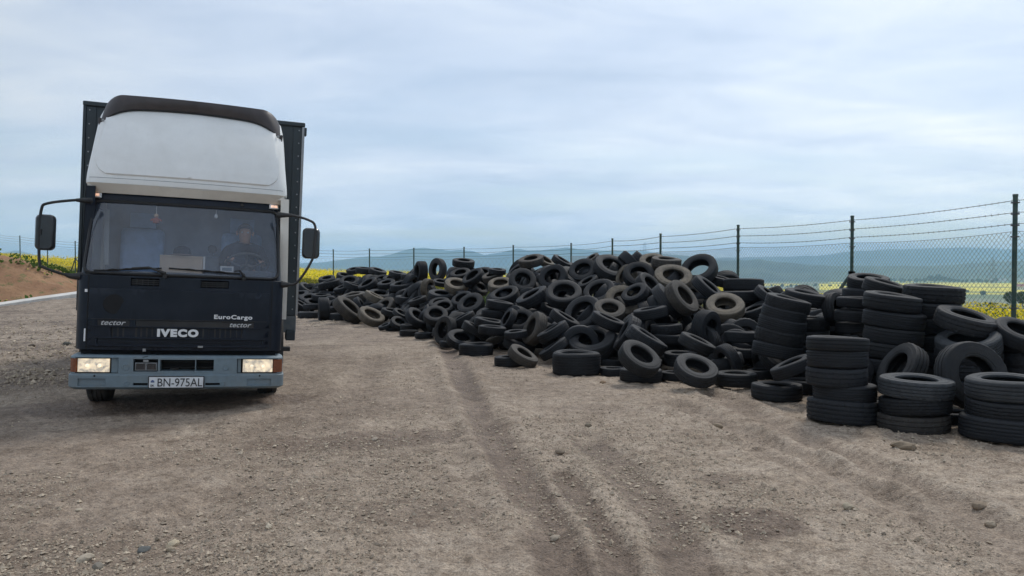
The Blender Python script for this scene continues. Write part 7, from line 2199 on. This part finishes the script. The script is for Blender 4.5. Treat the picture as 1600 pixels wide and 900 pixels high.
def tree_mesh(seed, h):
    g = np.random.default_rng(seed)
    n = 420
    u = g.normal(size=(n, 3)); u /= np.linalg.norm(u, axis=1)[:, None]
    r = g.uniform(.35, 1, n) ** .5
    lob = .75 + .5 * fbm(u[:, 0] * 2 + 5, u[:, 1] * 2 + u[:, 2] * 2, seed, 3)
    P = u * (r * lob)[:, None] * np.array([.36 * h, .36 * h, .40 * h]) + np.array([0, 0, .60 * h])
    V, F = quads(P, .085 * h, seed + 1)
    return V, F


protos = []
for k in range(4):
    V, F = tree_mesh(60 + k, 1.0)
    o = np_mesh("crown", V, F, tree_leaf, False); protos.append(o.data); bpy.data.objects.remove(o)
tq = MB(); tq.tube([(0, 0, -.05), (.01, 0, .25), (0, .01, .6)], [.03, .024, .012], 7)
tq.tube([(0, 0, .3), (.12, .03, .55)], [.014, .006], 5); tq.tube([(0, 0, .36), (-.1, -.06, .6)], [.014, .006], 5)
trunk_me = tq.mesh("trunk", bark)


def far_tree(px, py, hpx, k, label, group):
    p = on_ground(px, py)
    h = hpx * p.y / FOC
    t = empty("tree", label=label, cat="tree", group=group); t.location = p; t.scale = (h * 1.25, h * 1.25, h); t.rotation_euler = (0, 0, k * 1.7)
    a = bpy.data.objects.new("crown", protos[k % 4]); COL.objects.link(a); a.parent = t
    b = bpy.data.objects.new("trunk", trunk_me); COL.objects.link(b); b.parent = t


g3 = random.Random(4)
k = 0
for px in np.arange(1392, 1560, 7.5):
    far_tree(px + g3.uniform(-2, 2), 441.5 + g3.uniform(-.8, .8) + (px - 1392) * .005, g3.uniform(5, 8.5) + (4 if 1450 < px < 1475 else 0), k,
             "small hazy tree in the row above the far yellow field", "trees along the far yellow field"); k += 1
for px in np.arange(1205, 1330, 8.):
    far_tree(px + g3.uniform(-3, 3), 448.5 + g3.uniform(-.8, .8), g3.uniform(3, 6), k, "small hazy tree in the low row left of the braced post", "trees low in the valley left of the braced post"); k += 1
for px, py, hp, lab in [(1549, 484, 12, "round bush alone in the near yellow field left of the tall post"), (1578, 476, 20, "dark rounded tree just left of the tall fence post"),
                        (1598, 479, 24, "dark rounded tree at the right edge behind the tall post"), (1536, 463, 9, "low dark clump of bushes on the scrubland"),
                        (1512, 458, 5, "low flat bush at the edge of the scrubland")]:
    far_tree(px, py, hp, k, lab, None); k += 1
    bpy.data.objects[[o.name for o in COL.objects if o.name.startswith("tree")][-1]]
# village
wall_m = material("render_wall", (.72, .70, .66), .9); roof_m = material("red_tiles", (.36, .12, .08), .9); pane_m = material("far_pane", (.06, .07, .08), .3)
for px, py, w, lab, rf in [(1557, 441, 9, "white far house in the village left of the tall post", .0), (1568, 440, 7, "small white far house nearest the tall post on its left", .0),
                           (1546, 440, 6, "leftmost small white far house of the village", .0), (1594, 453, 13, "red roofed building at the right edge behind the tall post", 1.),
                           (1596, 441, 8, "white far house right of the tall post", .0)]:
    p = on_ground(px, py); s = p.y / FOC
    hroot = empty("house", label=lab, cat="house", group="houses of the far village"); hroot.location = p; hroot.rotation_euler = (0, 0, g3.uniform(-.4, .4))
    W_, D_, H_ = w * s, w * s * .7, w * s * .42
    q = MB(); q.bb(-W_ / 2, W_ / 2, -D_ / 2, D_ / 2, -2, H_); q.build("wall", wall_m, hroot, smooth=0)
    q = MB(); e = .06 * W_
    q.add([(-W_ / 2 - e, -D_ / 2 - e, H_ + .02), (W_ / 2 + e, -D_ / 2 - e, H_ + .02), (W_ / 2 + e, D_ / 2 + e, H_ + .02), (-W_ / 2 - e, D_ / 2 + e, H_ + .02), (-W_ / 2 - e, 0, H_ * 1.75), (W_ / 2 + e, 0, H_ * 1.75)],
          [(0, 1, 5, 4), (2, 3, 4, 5), (0, 4, 3), (1, 2, 5), (3, 2, 1, 0)])
    q.build("roof", roof_m if rf else material("grey_roof", (.32, .28, .27), .9), hroot, smooth=0)
    for wx in (-.3, 0, .3):
        q = MB(); q.bb(W_ * wx - W_ * .06, W_ * wx + W_ * .06, -D_ / 2 - .06, -D_ / 2 + .03, H_ * .35, H_ * .75); q.build("window", pane_m, hroot, smooth=0)
# lattice pylons
steel = material("pylon_steel", (.16, .17, .18), .6, metal=.3)
for px, pyt, pyb, lab in [(1551, 402, 452, "tall lattice pylon in the valley left of the tall post"), (1007, 379, 432, "small lattice pylon on the skyline above the tyre crest")]:
    p = on_ground(px, pyb); s = p.y / FOC; H_ = (pyb - pyt) * s
    t = empty("pylon", label=lab, cat="pylon"); t.location = p
    q = MB(); bw, tw = H_ * .09, H_ * .015; rr_ = .0028 * H_
    lv = [0, .18, .34, .48, .60, .71, .82, 1.0]
    for sx_ in (-1, 1):
        for sy_ in (-1, 1):
            q.tube([(sx_ * (bw + (tw - bw) * l), sy_ * (bw + (tw - bw) * l), l * H_) for l in lv], rr_, 4)
    for l0, l1 in zip(lv[:-1], lv[1:]):
        w0 = bw + (tw - bw) * l0; w1 = bw + (tw - bw) * l1
        for s_ in (-1, 1):
            q.tube([(-w0, s_ * w0, l0 * H_), (w1, s_ * w1, l1 * H_)], rr_ * .6, 3); q.tube([(w0, s_ * w0, l0 * H_), (-w1, s_ * w1, l1 * H_)], rr_ * .6, 3)
            q.tube([(s_ * w0, -w0, l0 * H_), (s_ * w1, w1, l1 * H_)], rr_ * .6, 3)
    q.build("tower", steel, t, smooth=0)
    for l in (.62, .74, .86):
        q = MB(); q.tube([(-H_ * .15, 0, l * H_), (0, 0, (l + .03) * H_), (H_ * .15, 0, l * H_)], rr_ * .9, 4); q.tube([(-H_ * .15, 0, l * H_), (H_ * .15, 0, l * H_)], rr_ * .9, 4)
        q.build("cross_arm", steel, t, smooth=0)

# ================================================================== air
hz = MB(); hz.bb(-14000, 14000, -11500, 13600, -82, 420)
hm = bpy.data.materials.new("haze"); hm.use_nodes = True
N = NT(hm.node_tree); N.n.clear()
pv = N.new('ShaderNodeVolumePrincipled', i_Color=(.46, .74, 1.0), i_Density=1.30e-4, i_Anisotropy=.0)
N.new('ShaderNodeOutputMaterial', i_Volume=pv.outputs[0])
hz.build("haze", hm, smooth=0, kind='stuff')
